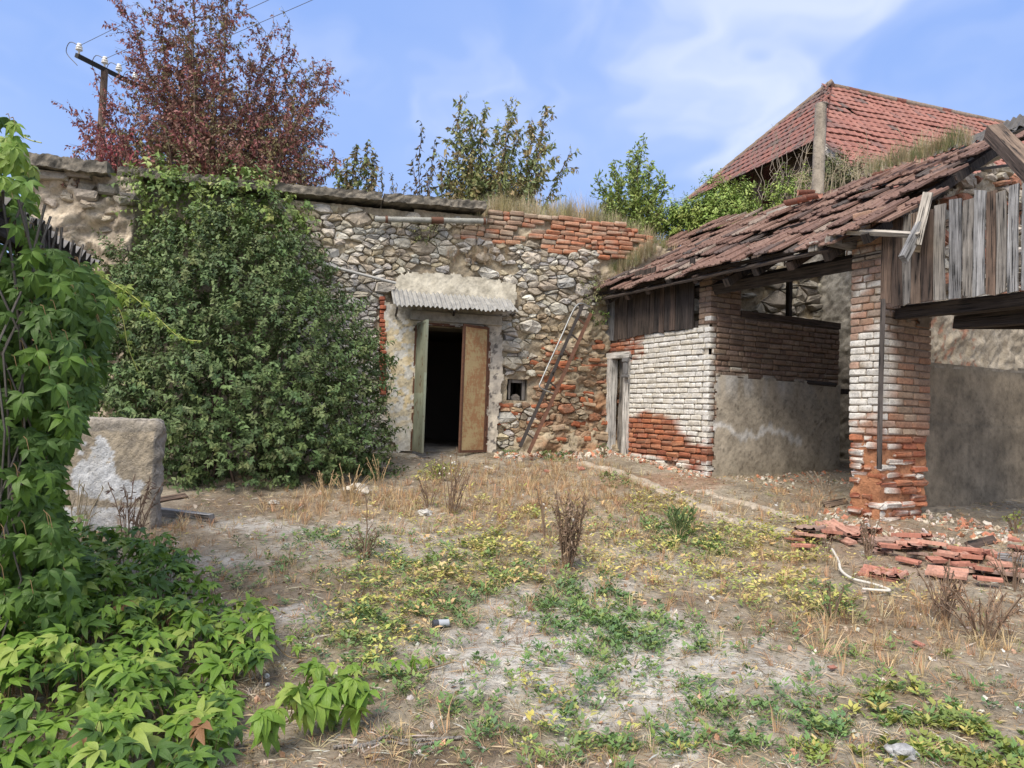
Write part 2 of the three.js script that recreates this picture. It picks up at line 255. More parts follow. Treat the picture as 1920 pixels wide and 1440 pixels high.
// a rubble stone from a cell: broken facets, back in the mortar
const stoneGeo = (cell, rng, gap, bulge) => {
  const { P, c } = cell; let Q = [];
  for (let i = 0; i < P.length; i++) { const A = P[i], B = P[(i + 1) % P.length], l = Math.hypot(B[0] - A[0], B[1] - A[1]); if (l < 0.012) continue; const k = 0.05 + rng() * 0.1; if (rng() < 0.6) Q.push([lerp(A[0], B[0], k), lerp(A[1], B[1], k)], [lerp(A[0], B[0], 1 - k), lerp(A[1], B[1], 1 - k)]); else Q.push([lerp(A[0], B[0], 0.5 + 0.3 * (rng() - 0.5)), lerp(A[1], B[1], 0.5 + 0.3 * (rng() - 0.5))]); }
  if (Q.length < 6) Q = P;
  const n = Q.length, R = Math.sqrt(cell.area), sx = Math.max(0.5, 1 - 2 * gap / (R + 0.02));
  Q = Q.map(([x, y]) => [(x - c[0]) * sx * (1 + (rng() - 0.5) * 0.1), (y - c[1]) * sx * (1 + (rng() - 0.5) * 0.1)]);
  const pos = [], idx = [], tx = (rng() - 0.5) * 0.95, ty = (rng() - 0.6) * 0.9, ox = (rng() - 0.5) * 0.3, oy = (rng() - 0.3) * 0.3;
  for (const [x, y] of Q) pos.push(x * 1.02, y * 1.02, -0.05);
  for (const [x, y] of Q) pos.push(x, y, bulge * (0.35 + rng() * 0.3));
  for (const [x, y] of Q) { const k = 0.66 + rng() * 0.24; pos.push((x + ox * R * 0.2) * k, (y + oy * R * 0.2) * k, bulge * (0.92 + (rng() - 0.5) * 0.6) + tx * x * 0.4 + ty * y * 0.4); }
  pos.push(ox * R * 0.2, oy * R * 0.2, bulge * 1.08);
  for (let r = 0; r < 2; r++) for (let i = 0; i < n; i++) { const a = r * n + i, b = r * n + (i + 1) % n; idx.push(a, b, b + n, a, b + n, a + n); }
  for (let i = 0; i < n; i++) idx.push(2 * n + i, 2 * n + (i + 1) % n, 3 * n);
  return toCreasedNormals(fromTris(pos, idx), 0.38);
};
const addStones = (list, parent, rng, { gap = 0.008, bulge = () => 0.05, color, z = 0, most = 300, name = 'stone' }) => {
  list.sort((a, b) => b.area - a.area); const rest = [];
  list.forEach((cell, i) => {
    const g = stoneGeo(cell, rng, gap, bulge(cell)), c = color(cell.c[0], cell.c[1], cell.area), k1 = rng() * 9, dirt = [0.42, 0.36, 0.27];
    boxUV(g, 1, rng() * 5, rng() * 5); setColors(g, (x, y, zz) => mul3(mix3(c, dirt, clamp(0.8 * fbm3(x * 9 + k1, y * 9, zz * 9 + k1, 3) + (zz < 0.01 ? 0.5 : 0.12), 0, 0.75)), 0.94 + 0.35 * fbm3(x * 17, y * 17 + k1, zz * 17, 2)));
    if (rng() < 0.035) return; const dz = z + (rng() - 0.5) * 0.035, tz = (rng() - 0.5) * 0.16;
    if (i < most) mesh(name, g, M.stone, parent, new THREE.Vector3(cell.c[0], cell.c[1], dz)).rotation.z = tz; else rest.push(g.translate(cell.c[0], cell.c[1], z));
  });
  if (rest.length) stuff(mesh('small_' + name + 's', merge(rest), M.stone, parent));
};

// ---------------------------------------------------------------- ground
const WALL = new Frame(V(-0.45, 12.5, 0), Math.atan(0.26));                 // the long rubble wall across the back
const CORNER = V(2.85, 10.8, 0);                                            // near corner of the shed
const FAC = new Frame(CORNER, -Math.atan2(0.887, 0.461));                    // facade of the outbuildings, x towards the viewer
const SIDE = new Frame(CORNER, Math.atan(0.52));                             // cross direction, x into the outbuildings
const PATCH = [];                                                           // ground colours and plants, as ellipses on the ground
const patch = (px, py, rx, ry, kind, k = 1) => { const c = hitGround(px, py), a = hitGround(px, py - ry), b = hitGround(px, Math.min(py + ry, 1600)); PATCH.push({ x: c.x, z: -c.z, rx: rx / FPX * -c.z, rz: Math.max(0.12, (-a.z + b.z) / 2), kind, k }); };
patch(1130, 1225, 230, 130, 'white', 0.95); patch(1000, 1190, 120, 60, 'white', 0.8); patch(1400, 1250, 160, 60, 'white', 0.5); patch(700, 1010, 200, 40, 'white', 0.3); patch(1250, 1060, 160, 40, 'white', 0.3); patch(860, 1235, 130, 60, 'white', 0.55); patch(1180, 1310, 90, 30, 'white', 1); patch(880, 1275, 60, 22, 'white', 0.9); patch(1330, 1230, 110, 55, 'white', 0.7); patch(960, 1130, 60, 40, 'white', 0.5); patch(1130, 1100, 80, 22, 'white', 0.5); patch(560, 1150, 60, 22, 'white', 0.55); patch(440, 1050, 70, 16, 'white', 0.35); patch(800, 838, 60, 10, 'white', 0.6); patch(1430, 1330, 120, 60, 'white', 0.25); patch(1640, 1390, 160, 60, 'white', 0.22); patch(480, 985, 130, 14, 'white', 0.5);
patch(820, 1415, 170, 45, 'soil', 1); patch(500, 1290, 90, 60, 'soil', 1); patch(470, 945, 170, 22, 'soil', 1); patch(560, 1110, 160, 40, 'soil', 0.5); patch(760, 1020, 130, 26, 'soil', 0.35); patch(1050, 1080, 60, 20, 'soil', 0.6); patch(1560, 950, 120, 22, 'soil', 0.55); patch(1700, 1170, 160, 50, 'soil', 0.45); patch(980, 1440, 200, 40, 'soil', 0.5); patch(1260, 905, 110, 16, 'red', 0.7); patch(1660, 995, 110, 22, 'red', 0.6); patch(1700, 1050, 190, 40, 'red', 0.35); patch(1380, 1180, 200, 40, 'soil', 0.3); patch(1150, 905, 50, 14, 'red', 0.4); patch(1000, 1180, 40, 16, 'ash', 0.9); patch(860, 1200, 60, 20, 'ash', 0.7);
patch(1000, 1000, 320, 80, 'yellow', 0.18); patch(1150, 1350, 420, 90, 'green', 0.32); patch(1500, 1250, 300, 90, 'green', 0.16); patch(900, 1100, 260, 60, 'green', 0.32); patch(1400, 1080, 260, 50, 'yellow', 0.25); patch(1620, 1360, 260, 80, 'green', 0.3); patch(700, 1200, 160, 80, 'green', 0.4); patch(600, 1050, 220, 60, 'green', 0.16); patch(1050, 930, 250, 60, 'dry', 0.5); patch(1100, 1120, 330, 70, 'dry', 0.3); patch(1250, 1420, 500, 60, 'dry', 0.3);
// green things that grow on it
patch(1130, 1165, 110, 55, 'green', 1); patch(1060, 1130, 60, 30, 'green', 0.7); patch(1180, 1205, 110, 40, 'green', 1); patch(845, 1145, 52, 30, 'green', 1); patch(1125, 1262, 42, 20, 'green', 1); patch(1335, 1325, 75, 36, 'green', 0.9); patch(1275, 1000, 55, 26, 'green', 0.9); patch(1310, 1025, 55, 16, 'green', 0.6); patch(700, 1285, 90, 24, 'green', 0.7); patch(650, 1190, 70, 40, 'green', 0.5); patch(600, 1005, 40, 12, 'green', 0.8); patch(690, 1025, 30, 14, 'green', 0.6); patch(1370, 1400, 45, 36, 'green', 0.7); patch(1545, 1365, 40, 26, 'green', 0.9); patch(980, 1235, 90, 22, 'green', 0.5); patch(870, 1040, 50, 16, 'green', 0.5); patch(1000, 1370, 170, 55, 'green', 0.55); patch(1180, 1390, 110, 40, 'green', 0.5); patch(1500, 1335, 50, 34, 'green', 0.5); patch(1310, 1190, 40, 26, 'green', 0.5); patch(690, 1230, 40, 26, 'green', 0.4); patch(1560, 1140, 44, 30, 'green', 0.6); patch(1550, 985, 40, 8, 'green', 0.1); patch(950, 838, 20, 8, 'green', 0.7); patch(1150, 1000, 130, 40, 'green', 0.12); patch(480, 1085, 60, 14, 'green', 0.35); patch(1040, 855, 25, 10, 'green', 0.8); patch(1160, 905, 30, 14, 'green', 0.5);
patch(920, 1030, 75, 26, 'yellow', 1); patch(880, 1010, 60, 20, 'yellow', 0.5); patch(1400, 1010, 110, 36, 'yellow', 0.8); patch(1500, 990, 60, 20, 'yellow', 0.3); patch(1480, 1115, 110, 36, 'yellow', 1); patch(740, 1090, 110, 40, 'yellow', 0.7); patch(930, 1085, 110, 26, 'yellow', 0.9); patch(720, 1170, 100, 60, 'yellow', 0.7); patch(1240, 950, 60, 26, 'yellow', 0.7); patch(820, 890, 40, 16, 'yellow', 0.8); patch(980, 970, 40, 14, 'yellow', 0.6); patch(1200, 1050, 160, 40, 'yellow', 0.35); patch(1700, 1120, 80, 20, 'yellow', 0.2); patch(1000, 1300, 60, 30, 'yellow', 0.35); patch(1060, 1390, 130, 40, 'yellow', 0.35);
patch(1740, 1365, 130, 55, 'broad', 1); patch(1850, 1405, 120, 50, 'broad', 1); patch(1560, 1415, 110, 30, 'broad', 0.6); patch(1690, 1300, 60, 30, 'broad', 0.6); patch(1250, 1410, 100, 30, 'broad', 0.25);
patch(640, 940, 120, 34, 'dry', 1); patch(800, 950, 120, 50, 'dry', 0.7); patch(940, 920, 140, 50, 'dry', 0.8); patch(1060, 900, 120, 40, 'dry', 0.7); patch(1120, 980, 160, 60, 'dry', 0.6); patch(1420, 1050, 150, 34, 'dry', 0.8); patch(1640, 1180, 170, 60, 'dry', 1); patch(1800, 1160, 140, 60, 'dry', 1); patch(1500, 1200, 130, 46, 'dry', 0.6); patch(300, 1000, 130, 30, 'dry', 0.7); patch(560, 960, 60, 20, 'dry', 0.8); patch(800, 1120, 80, 30, 'dry', 0.5); patch(1280, 1100, 160, 40, 'dry', 0.3); patch(1700, 1260, 160, 60, 'dry', 0.4); patch(1420, 960, 140, 20, 'dry', 0.5); patch(1500, 930, 80, 12, 'dry', 0.5); patch(600, 1080, 180, 50, 'dry', 0.3);
const field = (X, Z, kind) => { let s = 0; for (const p of PATCH) if (p.kind === kind) { const a = (X - p.x) / p.rx, b = (Z - p.z) / p.rz, q = a * a + b * b; if (q < 3) s = Math.max(s, p.k * clamp(1.25 - 0.95 * q + 0.5 * n2(X * 3.1, Z * 3.1), 0, 1)); } return s; };
const groundColor = (X, Z) => {
  const f = fbm2(X * 0.9, Z * 0.9, 4), h = fbm2(X * 4.5 + 30, Z * 4.5, 3), q = n2(X * 13, Z * 13);
  let c = mix3([0.5, 0.445, 0.36], [0.27, 0.225, 0.165], clamp(0.5 + 0.7 * f + 0.45 * h, 0, 1));
  c = mix3(c, [0.6, 0.56, 0.48], clamp(0.55 * (h - 0.1) - 0.3 * f, 0, 0.5));
  c = mix3(c, [0.36, 0.32, 0.15], 0.4 * Math.max(field(X, Z, 'yellow'), field(X, Z, 'green')));
  c = mix3(c, [0.40, 0.30, 0.19], 0.5 * field(X, Z, 'dry'));
  c = mix3(c, [0.2, 0.145, 0.095], 0.75 * field(X, Z, 'soil'));
  c = mix3(c, [0.47, 0.25, 0.155], 0.8 * field(X, Z, 'red'));
  c = mix3(c, [0.75, 0.74, 0.71], clamp(field(X, Z, 'white') * (1.05 + 1.0 * h + 0.4 * q), 0, 0.95));
  c = mix3(c, [0.3, 0.3, 0.3], 0.7 * field(X, Z, 'ash') * clamp(0.6 + h, 0, 1));
  return mul3(c, 1 + 0.14 * q);
};
{
  const axis = (a, b, d) => { const o = []; for (let x = a; x <= b + 1e-6; x += d) o.push(x); let s = d; let x = a; while (x > -350) { s *= 1.5; x -= s; o.unshift(x); } x = b; s = d; while (x < 350) { s *= 1.5; x += s; o.push(x); } return o; };
  const xs = axis(-4.6, 7.6, 0.055), zs = axis(1.6, 13.6, 0.055), pos = [], col = [], uv = [], idx = [];
  for (const z of zs) for (const x of xs) { const fine = x > -5 && x < 8 && z > 1 && z < 14; pos.push(x, groundY(x, z) + (fine ? 0.012 * fbm2(x * 6, z * 6, 3) : 0), -z); const c = fine ? groundColor(x, z) : [0.33, 0.28, 0.2]; col.push(...c); uv.push(x, z); }
  const nx = xs.length; for (let j = 0; j < zs.length - 1; j++) for (let i = 0; i < nx - 1; i++) { const a = j * nx + i; idx.push(a, a + 1, a + nx + 1, a, a + nx + 1, a + nx); }
  const g = fromTris(pos, idx, uv); g.setAttribute('color', new THREE.Float32BufferAttribute(col, 3));
  structure(mesh('ground', g, M.soil));
}
// two worn concrete strips in front of the outbuildings
[[[1090, 868], [1180, 893], [1300, 945], [1420, 985], [1500, 1000]], [[1310, 920], [1400, 945], [1500, 975], [1590, 1000]]].forEach((pts, n) => {
  const P = new THREE.CatmullRomCurve3(pts.map(([x, y]) => hitGround(x, y))), pos = [], idx = [], col = [], uv = [], N = 60, K = 5, w = n ? 0.2 : 0.26;
  for (let i = 0; i <= N; i++) { const p = P.getPoint(i / N), t = P.getTangent(i / N), s = new THREE.Vector3(-t.z, 0, t.x).normalize(); for (let k = 0; k <= K; k++) { const q = (k / K - 0.5) * w * (1 + 0.35 * n2(i * 0.33, k + n * 9)), X = p.x + s.x * q, Z = -(p.z + s.z * q), edge = k === 0 || k === K; pos.push(X, groundY(X, Z) + (edge ? -0.03 : 0.022 + 0.012 * n2(X * 5, Z * 5)), -Z); const d = clamp(0.5 + 0.9 * fbm2(X * 3, Z * 3 + 5), 0, 1); col.push(...mix3([0.62, 0.55, 0.45], [0.44, 0.36, 0.26], d)); uv.push(X, Z); } }
  for (let i = 0; i < N; i++) for (let k = 0; k < K; k++) { const a = i * (K + 1) + k; idx.push(a, a + 1, a + K + 2, a, a + K + 2, a + K + 1); }
  const g = fromTris(pos, idx, uv); g.setAttribute('color', new THREE.Float32BufferAttribute(col, 3)); structure(mesh('path', g, M.rough));
});
// the raised ground behind the walls
const bankFront = (X) => (X < 5.99 ? 12.5 + 0.26 * (X + 0.45) : 14.17 - (X - 5.99) * 1.923) + 0.42;
const bankY = (X, Z) => 4.82 - 0.16 * smoothstep(X, -1, 3) - 0.25 * smoothstep(X, 2.5, 5) + 0.07 * fbm2(X, Z, 3) - 0.3 * smoothstep(-X, 6.6, 8.5);
{
  const pos = [], idx = [], col = [], uv = [], nx = 120, nz = 26;
  for (let j = 0; j <= nz; j++) for (let i = 0; i <= nx; i++) { const X = lerp(-7.2, 9, i / nx), Z = bankFront(X) + 22 * Math.pow(j / nz, 2); pos.push(X, bankY(X, Z), -Z); col.push(...mix3([0.3, 0.25, 0.15], [0.16, 0.17, 0.07], clamp(0.5 + fbm2(X * 2, Z * 2), 0, 1))); uv.push(X, Z); }
  for (let j = 0; j < nz; j++) for (let i = 0; i < nx; i++) { const a = j * (nx + 1) + i; idx.push(a, a + 1, a + nx + 2, a, a + nx + 2, a + nx + 1); }
  const g = fromTris(pos, idx, uv); g.setAttribute('color', new THREE.Float32BufferAttribute(col, 3)); structure(mesh('terrain', g, M.soil));
}

// ---------------------------------------------------------------- the long rubble wall
const W = (px, py, off = 0) => WALL.hit(px, py, off).slice(0, 2);
const topPts = [[40, 322], [58, 318], [300, 346], [560, 372], [913, 402], [915, 397], [1020, 402], [1120, 413], [1180, 424], [1225, 446], [1262, 470], [1330, 480]].map(([x, y]) => W(x, y));
const interp = (T) => (u) => { if (u <= T[0][0]) return T[0][1]; for (let i = 1; i < T.length; i++) if (u <= T[i][0]) return lerp(T[i - 1][1], T[i][1], (u - T[i - 1][0]) / (T[i][0] - T[i - 1][0])); return T[T.length - 1][1]; };
const wallTop = interp(topPts);
const wallU0 = topPts[1][0], wallU1 = 6.6, wallV0 = 0.35;
const [dU0] = W(777, 720), [dU1] = W(912, 720), [, dVb] = W(845, 846), [, dVt] = W(845, 613);
const [wU0, wVt] = W(953, 711), [wU1, wVb] = W(988, 752);
const inDoor = (u, v) => u > dU0 && u < dU1 && v < dVt;
const inWin = (u, v) => u > wU0 && u < wU1 && v > wVb && v < wVt;
const uStep = W(262, 500)[0];
const BRICKTOP = [[838, 424], [870, 428], [913, 420], [914, 395], [1020, 400], [1120, 411], [1180, 422], [1222, 446], [1215, 482], [1140, 490], [1110, 470], [1050, 478], [1010, 455], [960, 462], [905, 452], [850, 445]];
const DOORPLASTER = [[[719, 566], [778, 570], [779, 700], [777, 846], [745, 848], [722, 800], [722, 690]], [[735, 575], [738, 530], [752, 513], [830, 512], [900, 520], [965, 532], [968, 560], [960, 590], [938, 592], [938, 614], [760, 612], [735, 600]], [[911, 600], [940, 596], [944, 700], [935, 780], [930, 850], [911, 850]]];
const inPlaster = (x, y, m = 0) => DOORPLASTER.some((P) => inPoly(x, y, P) && edgeDist(x, y, P) > m || (m < 0 && edgeDist(x, y, P) < -m));
const rear = base('rubble_stone_wall', WALL.o, WALL.th);
tag(rear, 'long ruined rubble stone wall across the back with a dark doorway and brick top', 'wall');
{
  const rng = rngOf(41), shape = new THREE.Shape();
  shape.moveTo(wallU0, wallV0); shape.lineTo(wallU1, wallV0); shape.lineTo(wallU1, wallTop(wallU1) - 0.06);
  for (let i = topPts.length - 2; i > 0; i--) shape.lineTo(topPts[i][0], topPts[i][1] - 0.05);
  const hole = (a, b, c, d) => { const h = new THREE.Path(); h.moveTo(a, c); h.lineTo(a, d); h.lineTo(b, d); h.lineTo(b, c); h.closePath(); shape.holes.push(h); };
  hole(dU0, dU1, dVb - 0.03, dVt); hole(wU0, wU1, wVb, wVt);
  const core = new THREE.ExtrudeGeometry(shape, { depth: 0.7, bevelEnabled: false }); core.translate(0, 0, -0.8); setColors(core, () => [0.3, 0.26, 0.2]);
  mesh('wall_core', boxUV(core), M.mortar, rear);
  // dark rooms behind the door and the window
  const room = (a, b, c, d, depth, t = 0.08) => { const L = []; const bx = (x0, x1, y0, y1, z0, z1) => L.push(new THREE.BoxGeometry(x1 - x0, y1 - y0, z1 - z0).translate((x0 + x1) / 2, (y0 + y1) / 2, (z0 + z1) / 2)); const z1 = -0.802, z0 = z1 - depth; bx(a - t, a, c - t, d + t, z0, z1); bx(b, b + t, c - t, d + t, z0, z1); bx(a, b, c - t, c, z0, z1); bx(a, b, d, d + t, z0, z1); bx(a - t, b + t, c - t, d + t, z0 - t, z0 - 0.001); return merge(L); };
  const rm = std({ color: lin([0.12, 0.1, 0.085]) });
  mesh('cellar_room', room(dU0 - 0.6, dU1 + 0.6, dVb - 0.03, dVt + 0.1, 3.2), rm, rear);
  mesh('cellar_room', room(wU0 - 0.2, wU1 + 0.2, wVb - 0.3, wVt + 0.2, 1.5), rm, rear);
  const zf = (u, v) => { const [x, y] = WALL.px(u, v); let z = -0.04 + 0.065 * fbm2(u * 2.6, v * 2.6, 4) + 0.02 * n2(u * 11, v * 11); z += lerp(0.34, 0, smoothstep(u, uStep - 0.05, uStep + 0.02)) * (1 + 0.5 * fbm2(u * 1.1, v * 1.1, 3)); if (u < uStep) z += 0.13 * fbm2(u * 2.2 + 7, v * 2.2, 5) + 0.05 * Math.max(0, n2(u * 6, v * 6)); const low = smoothstep(x, 990, 1060) * smoothstep(y, 560, 640); z += low * (0.02 + 0.07 * fbm2(u * 2.2, v * 2.2, 4) + 0.05 * n2(u * 8, v * 11)); z += 0.28 * smoothstep(y, 790, 850) * smoothstep(x, 940, 1010) * (0.6 + 0.4 * n2(u * 3, v * 3)); return z; };
  const cf = (u, v) => { const [x, y] = WALL.px(u, v), f = fbm2(u * 2.3, v * 2.3, 4), h = n2(u * 9, v * 9); let c = mix3([0.6, 0.51, 0.36], [0.42, 0.34, 0.235], clamp(0.5 + f + 0.3 * h, 0, 1)); if (u < uStep) c = mix3([0.68, 0.58, 0.44], [0.45, 0.37, 0.28], clamp(0.45 + f * 1.1 + 0.3 * h, 0, 1)); const low = smoothstep(x, 950, 1040) * smoothstep(y, 640, 740); c = mix3(c, [0.47, 0.245, 0.125], low * clamp(0.35 + 1.5 * fbm2(u * 1.6 + 5, v * 1.6, 3), 0, 0.85)); if (y > 480 && y < 540 && x > 1120) c = mix3(c, [0.6, 0.5, 0.36], 0.7); return c; };
  const skip = (u, v) => v > wallTop(u) - 0.03 || inDoor(u, v) || inWin(u, v) || (u > uStep + 0.1 && WALL.px(u, v)[0] < 520);
  mesh('mortar', sheet(wallU0, 6.5, wallV0, 5.2, 0.04, zf, cf, skip), M.mortar, rear);
  // stones
  const a = W(520, 600)[0], b = W(1240, 600)[0], mn = rngOf(44);
  const stoneCol = (u, v) => { const [x, y] = WALL.px(u, v); const low = smoothstep(y, 660, 780) * smoothstep(x, 930, 1000); if (mn() < 0.6 * low) return tint(mn, [[0.46, 0.20, 0.11], [0.42, 0.24, 0.14], [0.48, 0.31, 0.19], [0.5, 0.36, 0.22]], 0.2); if (x > 1000 && y > 590) return tint(mn, [[0.5, 0.4, 0.27], [0.44, 0.34, 0.22], [0.54, 0.44, 0.31]], 0.15); const left = x < 700 && y > 520; return tint(mn, left ? [[0.62, 0.6, 0.56], [0.55, 0.53, 0.5], [0.6, 0.54, 0.44]] : [[0.72, 0.67, 0.56], [0.63, 0.57, 0.46], [0.66, 0.56, 0.39], [0.58, 0.56, 0.52], [0.78, 0.74, 0.66], [0.48, 0.41, 0.32], [0.68, 0.64, 0.56], [0.52, 0.51, 0.49]], 0.2); };
  const ok = (u, v) => { const [x, y] = WALL.px(u, v); if (v > wallTop(u) - 0.06 || y > 860) return false; if (inDoor(u - 0.02, v) || inDoor(u + 0.02, v)) return false; if (inWin(u, v) || inWin(u - 0.07, v) || inWin(u + 0.07, v) || inWin(u, v - 0.08) || inWin(u, v + 0.05)) return false; if (inPlaster(x, y, -4)) return false; if (inPoly(x, y, BRICKTOP)) return false; if (x > 700 && x < 915 && y < 408) return mn() < 0.1; if (x > 1120 && y > 470) return y > 560 && mn() < 0.35; if (x > 1000 && y > 590) return mn() < 0.7; if (x > 830 && x < 960 && y > 470 && y < 512) return mn() < 0.55; return true; };
  addStones(cells(a, b, 0.6, 5.05, 1750, rng, ok, 1.7, 0.9), rear, mn, { gap: 0.004, bulge: (c) => clamp(0.035 + 0.28 * Math.sqrt(c.area) * (0.4 + mn() * 0.7), 0.04, 0.14), color: stoneCol, z: -0.03, most: 290 });
  const inner = rngOf(45); addStones(cells(3.3, 6.5, 2.3, 4.8, 190, inner, (u, v) => v < wallTop(u) - 0.08 && inner() < 0.85, 1.6, 0.8), rear, inner, { gap: 0.008, bulge: () => 0.05 + 0.06 * inner(), color: () => tint(inner, [[0.66, 0.6, 0.5], [0.58, 0.53, 0.45], [0.5, 0.45, 0.38]], 0.2), z: -0.02, most: 10 });
  // embedded stones in the broken left end
  const el = rngOf(46); const left = cells(wallU0, uStep - 0.05, 2.2, 4.7, 90, el, (u, v) => v < wallTop(u) - 0.1 && el() < 0.55, 1.4, 0.5);
  left.forEach((c) => { const g = stoneGeo(c, el, 0.03, 0.06); boxUV(g, 1, el() * 5, el() * 5); const k = tint(el, [[0.52, 0.44, 0.34], [0.42, 0.37, 0.3], [0.6, 0.52, 0.42]]); setColors(g, (x, y, z) => mul3(k, 0.95 + 0.4 * fbm3(x * 10, y * 10, z * 10 + c.c[0], 3))); mesh('stone', g, M.stone, rear, new THREE.Vector3(c.c[0], c.c[1], zf(c.c[0], c.c[1]) - 0.01)).rotation.z = (el() - 0.5) * 0.5; });
  // bricks along the top and a broken brick edge beside the plaster
  const br = rngOf(47), [bu0] = W(835, 430), [bu1] = W(1226, 450), vb = W(1120, 492)[1];
  for (const [u0, u1, v0, v1] of courses(bu0, bu1, vb - 0.25, 5.0, br, { c: 0.083, L: 0.26 })) {
    const u = (u0 + u1) / 2, v = (v0 + v1) / 2 + 0.03 * n2(u * 1.2, 3), [x, y] = WALL.px(u, v); if (!inPoly(x, y, BRICKTOP) || br() < 0.05) continue;
    const o = smoothstep(x, 930, 1080) * 0.8, c = mix3(tint(br, [[0.44, 0.36, 0.27], [0.38, 0.27, 0.19]]), tint(br, [[0.5, 0.19, 0.095], [0.44, 0.17, 0.09], [0.53, 0.27, 0.16]]), br() < 0.3 + o ? 1 : 0.15), k = br() * 9;
    const g = boxUV(brickGeo(u1 - u0 + 0.004, v1 - v0 + 0.003, 0.035 + 0.03 * br(), br, 1.9), 1, br() * 5, br() * 5); setColors(g, (px, py) => mix3(c, [0.5, 0.43, 0.33], clamp(0.22 + 1.3 * fbm2(px * 9 + k, py * 9 + k, 3), 0, 0.85)));
    mesh('brick', g, M.brick, rear, new THREE.Vector3(u, v, -0.02)).rotation.z = (br() - 0.5) * 0.06;
  }
  for (let y = 560; y < 740; y += 8.4) { const [u, v] = W(716.5 + br() * 2, y); const g = boxUV(brickGeo(0.1, 0.066, 0.07 + 0.03 * br(), br, 1.4), 1, br() * 5, br() * 5), c = tint(br, [[0.42, 0.13, 0.07], [0.36, 0.12, 0.07]]); setColors(g, () => c); mesh('brick', g, M.brick, rear, new THREE.Vector3(u, v, -0.02)); }
  // fallen bricks and stones bedded at the right foot of the wall
  const bf = rngOf(48); for (let i = 0; i < 120; i++) { const x = 935 + bf() * 200, y = 640 + bf() * 195; if (x < 1000 && y < 756) continue; const [u, v] = W(x, y), g = boxUV(brickGeo(0.12 + bf() * 0.14, 0.05 + bf() * 0.05, 0.09, bf, 2.6), 1, bf() * 5, bf() * 5), c = tint(bf, [[0.5, 0.17, 0.08], [0.44, 0.2, 0.11], [0.5, 0.38, 0.25]]); setColors(g, (a1, b1) => mul3(c, 1 + 0.5 * n2(a1 * 20, b1 * 20))); mesh('brick', g, M.brick, rear, new THREE.Vector3(u, v, zf(u, v) - 0.045)).rotation.z = (bf() - 0.5) * 0.4; }
  // plaster round the door
  const pu0 = W(715, 700)[0], pu1 = W(972, 560)[0], pv0 = W(760, 850)[1], pv1 = W(800, 508)[1];
  const pz = (u, v) => 0.055 + 0.01 * fbm2(u * 2, v * 2, 3) + 0.004 * n2(u * 14, v * 14);
  const pc = (u, v) => { const [x, y] = WALL.px(u, v), f = fbm2(u * 3, v * 3, 4), f2 = fbm2(u * 5 + 9, v * 5, 4); if (y < 572) return mix3([0.8, 0.74, 0.6], [0.58, 0.53, 0.42], clamp(0.35 + f * 1.3 + smoothstep(x, 800, 960) * 0.3 - 0.2 * f2, 0, 1)); if (x < 790 && y > 600) { let c = mix3([0.74, 0.6, 0.37], [0.8, 0.72, 0.55], clamp(0.4 + f, 0, 1)); if (f2 + 0.22 * (1 - Math.abs(x - 752) / 30) > 0.24) c = [0.78, 0.76, 0.71]; if (Math.abs(f2) < 0.025 && x > 738) c = [0.36, 0.32, 0.26]; if (y > 760) c = mix3(c, [0.78, 0.75, 0.68], clamp((y - 760) / 60 + f2, 0, 0.8)); return c; } if (x > 905) { let c = mix3([0.52, 0.47, 0.4], [0.7, 0.63, 0.51], clamp(0.4 + f * 1.4 + (y - 700) / 300, 0, 1)); if (f2 > 0.3) c = [0.2, 0.18, 0.16]; return c; } let c = mix3([0.58, 0.53, 0.44], [0.42, 0.39, 0.34], clamp(0.4 + f * 1.2, 0, 1)); if (x < 790) c = mix3(c, [0.75, 0.72, 0.66], clamp(0.5 + f2 * 2, 0, 0.9)); return c; };
  mesh('plaster', sheet(pu0, pu1, pv0, pv1, 0.022, pz, pc, (u, v) => { const [x, y] = WALL.px(u, v); return !inPlaster(x, y + 3.5 * fbm2(u * 7, v * 7, 3), 3 * n2(u * 6, v * 6) + 1) || inDoor(u, v); }), M.plaster, rear);
  const [lu0, lv1] = W(768, 582), [lu1, lv0] = W(938, 612), lg = boxUV(blockGeo(lu1 - lu0, lv1 - lv0, 0.3, br, 0.015, 0.004)); setColors(lg, (x, y) => mix3([0.44, 0.41, 0.36], [0.54, 0.5, 0.43], clamp(0.5 + fbm2(x * 3, y * 3) * 1.5, 0, 1)));
  mesh('lintel', lg, M.plaster, rear, new THREE.Vector3((lu0 + lu1) / 2, (lv0 + lv1) / 2, -0.03));
  // coping slabs
  const cap = rngOf(49), sl = [[58, 214, 296, 326], [216, 336, 315, 338], [336, 505, 322, 351], [505, 718, 344, 374], [718, 913, 371, 397]];
  sl.forEach(([x0, x1, y0, y1], n) => {
    const [u0] = W(x0, y1, 0.2), [u1] = W(x1, y1, 0.2), va = W(x0, y0, 0.2)[1], t = n ? 0.135 : 0.17; const vL = n ? wallTop(u0) + 0.16 : va - 0.02, vR = n ? wallTop(u1) + 0.17 : va - 0.04;
    const g = new THREE.BoxGeometry(u1 - u0 - 0.02, t, n ? 0.95 : 1.2, 40, 4, 10), p = g.attributes.position;
    for (let i = 0; i < p.count; i++) { const x = p.getX(i), y = p.getY(i), z = p.getZ(i), q = x / (u1 - u0) + 0.5; const e = 0.032 * fbm3(x * 11 + n * 9, y * 18, z * 11, 3) + 0.02 * fbm3(x * 1.6 + n, y, z * 1.6, 2); p.setXYZ(i, x + e * 0.6, y + lerp(vL, vR, q) + e * 0.7, z + e * 1.2); }
    g.computeVertexNormals(); setColors(g, (x, y, z) => mix3([0.34, 0.3, 0.24], [0.09, 0.083, 0.07], clamp(0.52 + 1.7 * fbm3(x * 5, y * 14, z * 5 + n, 4), 0, 1)));
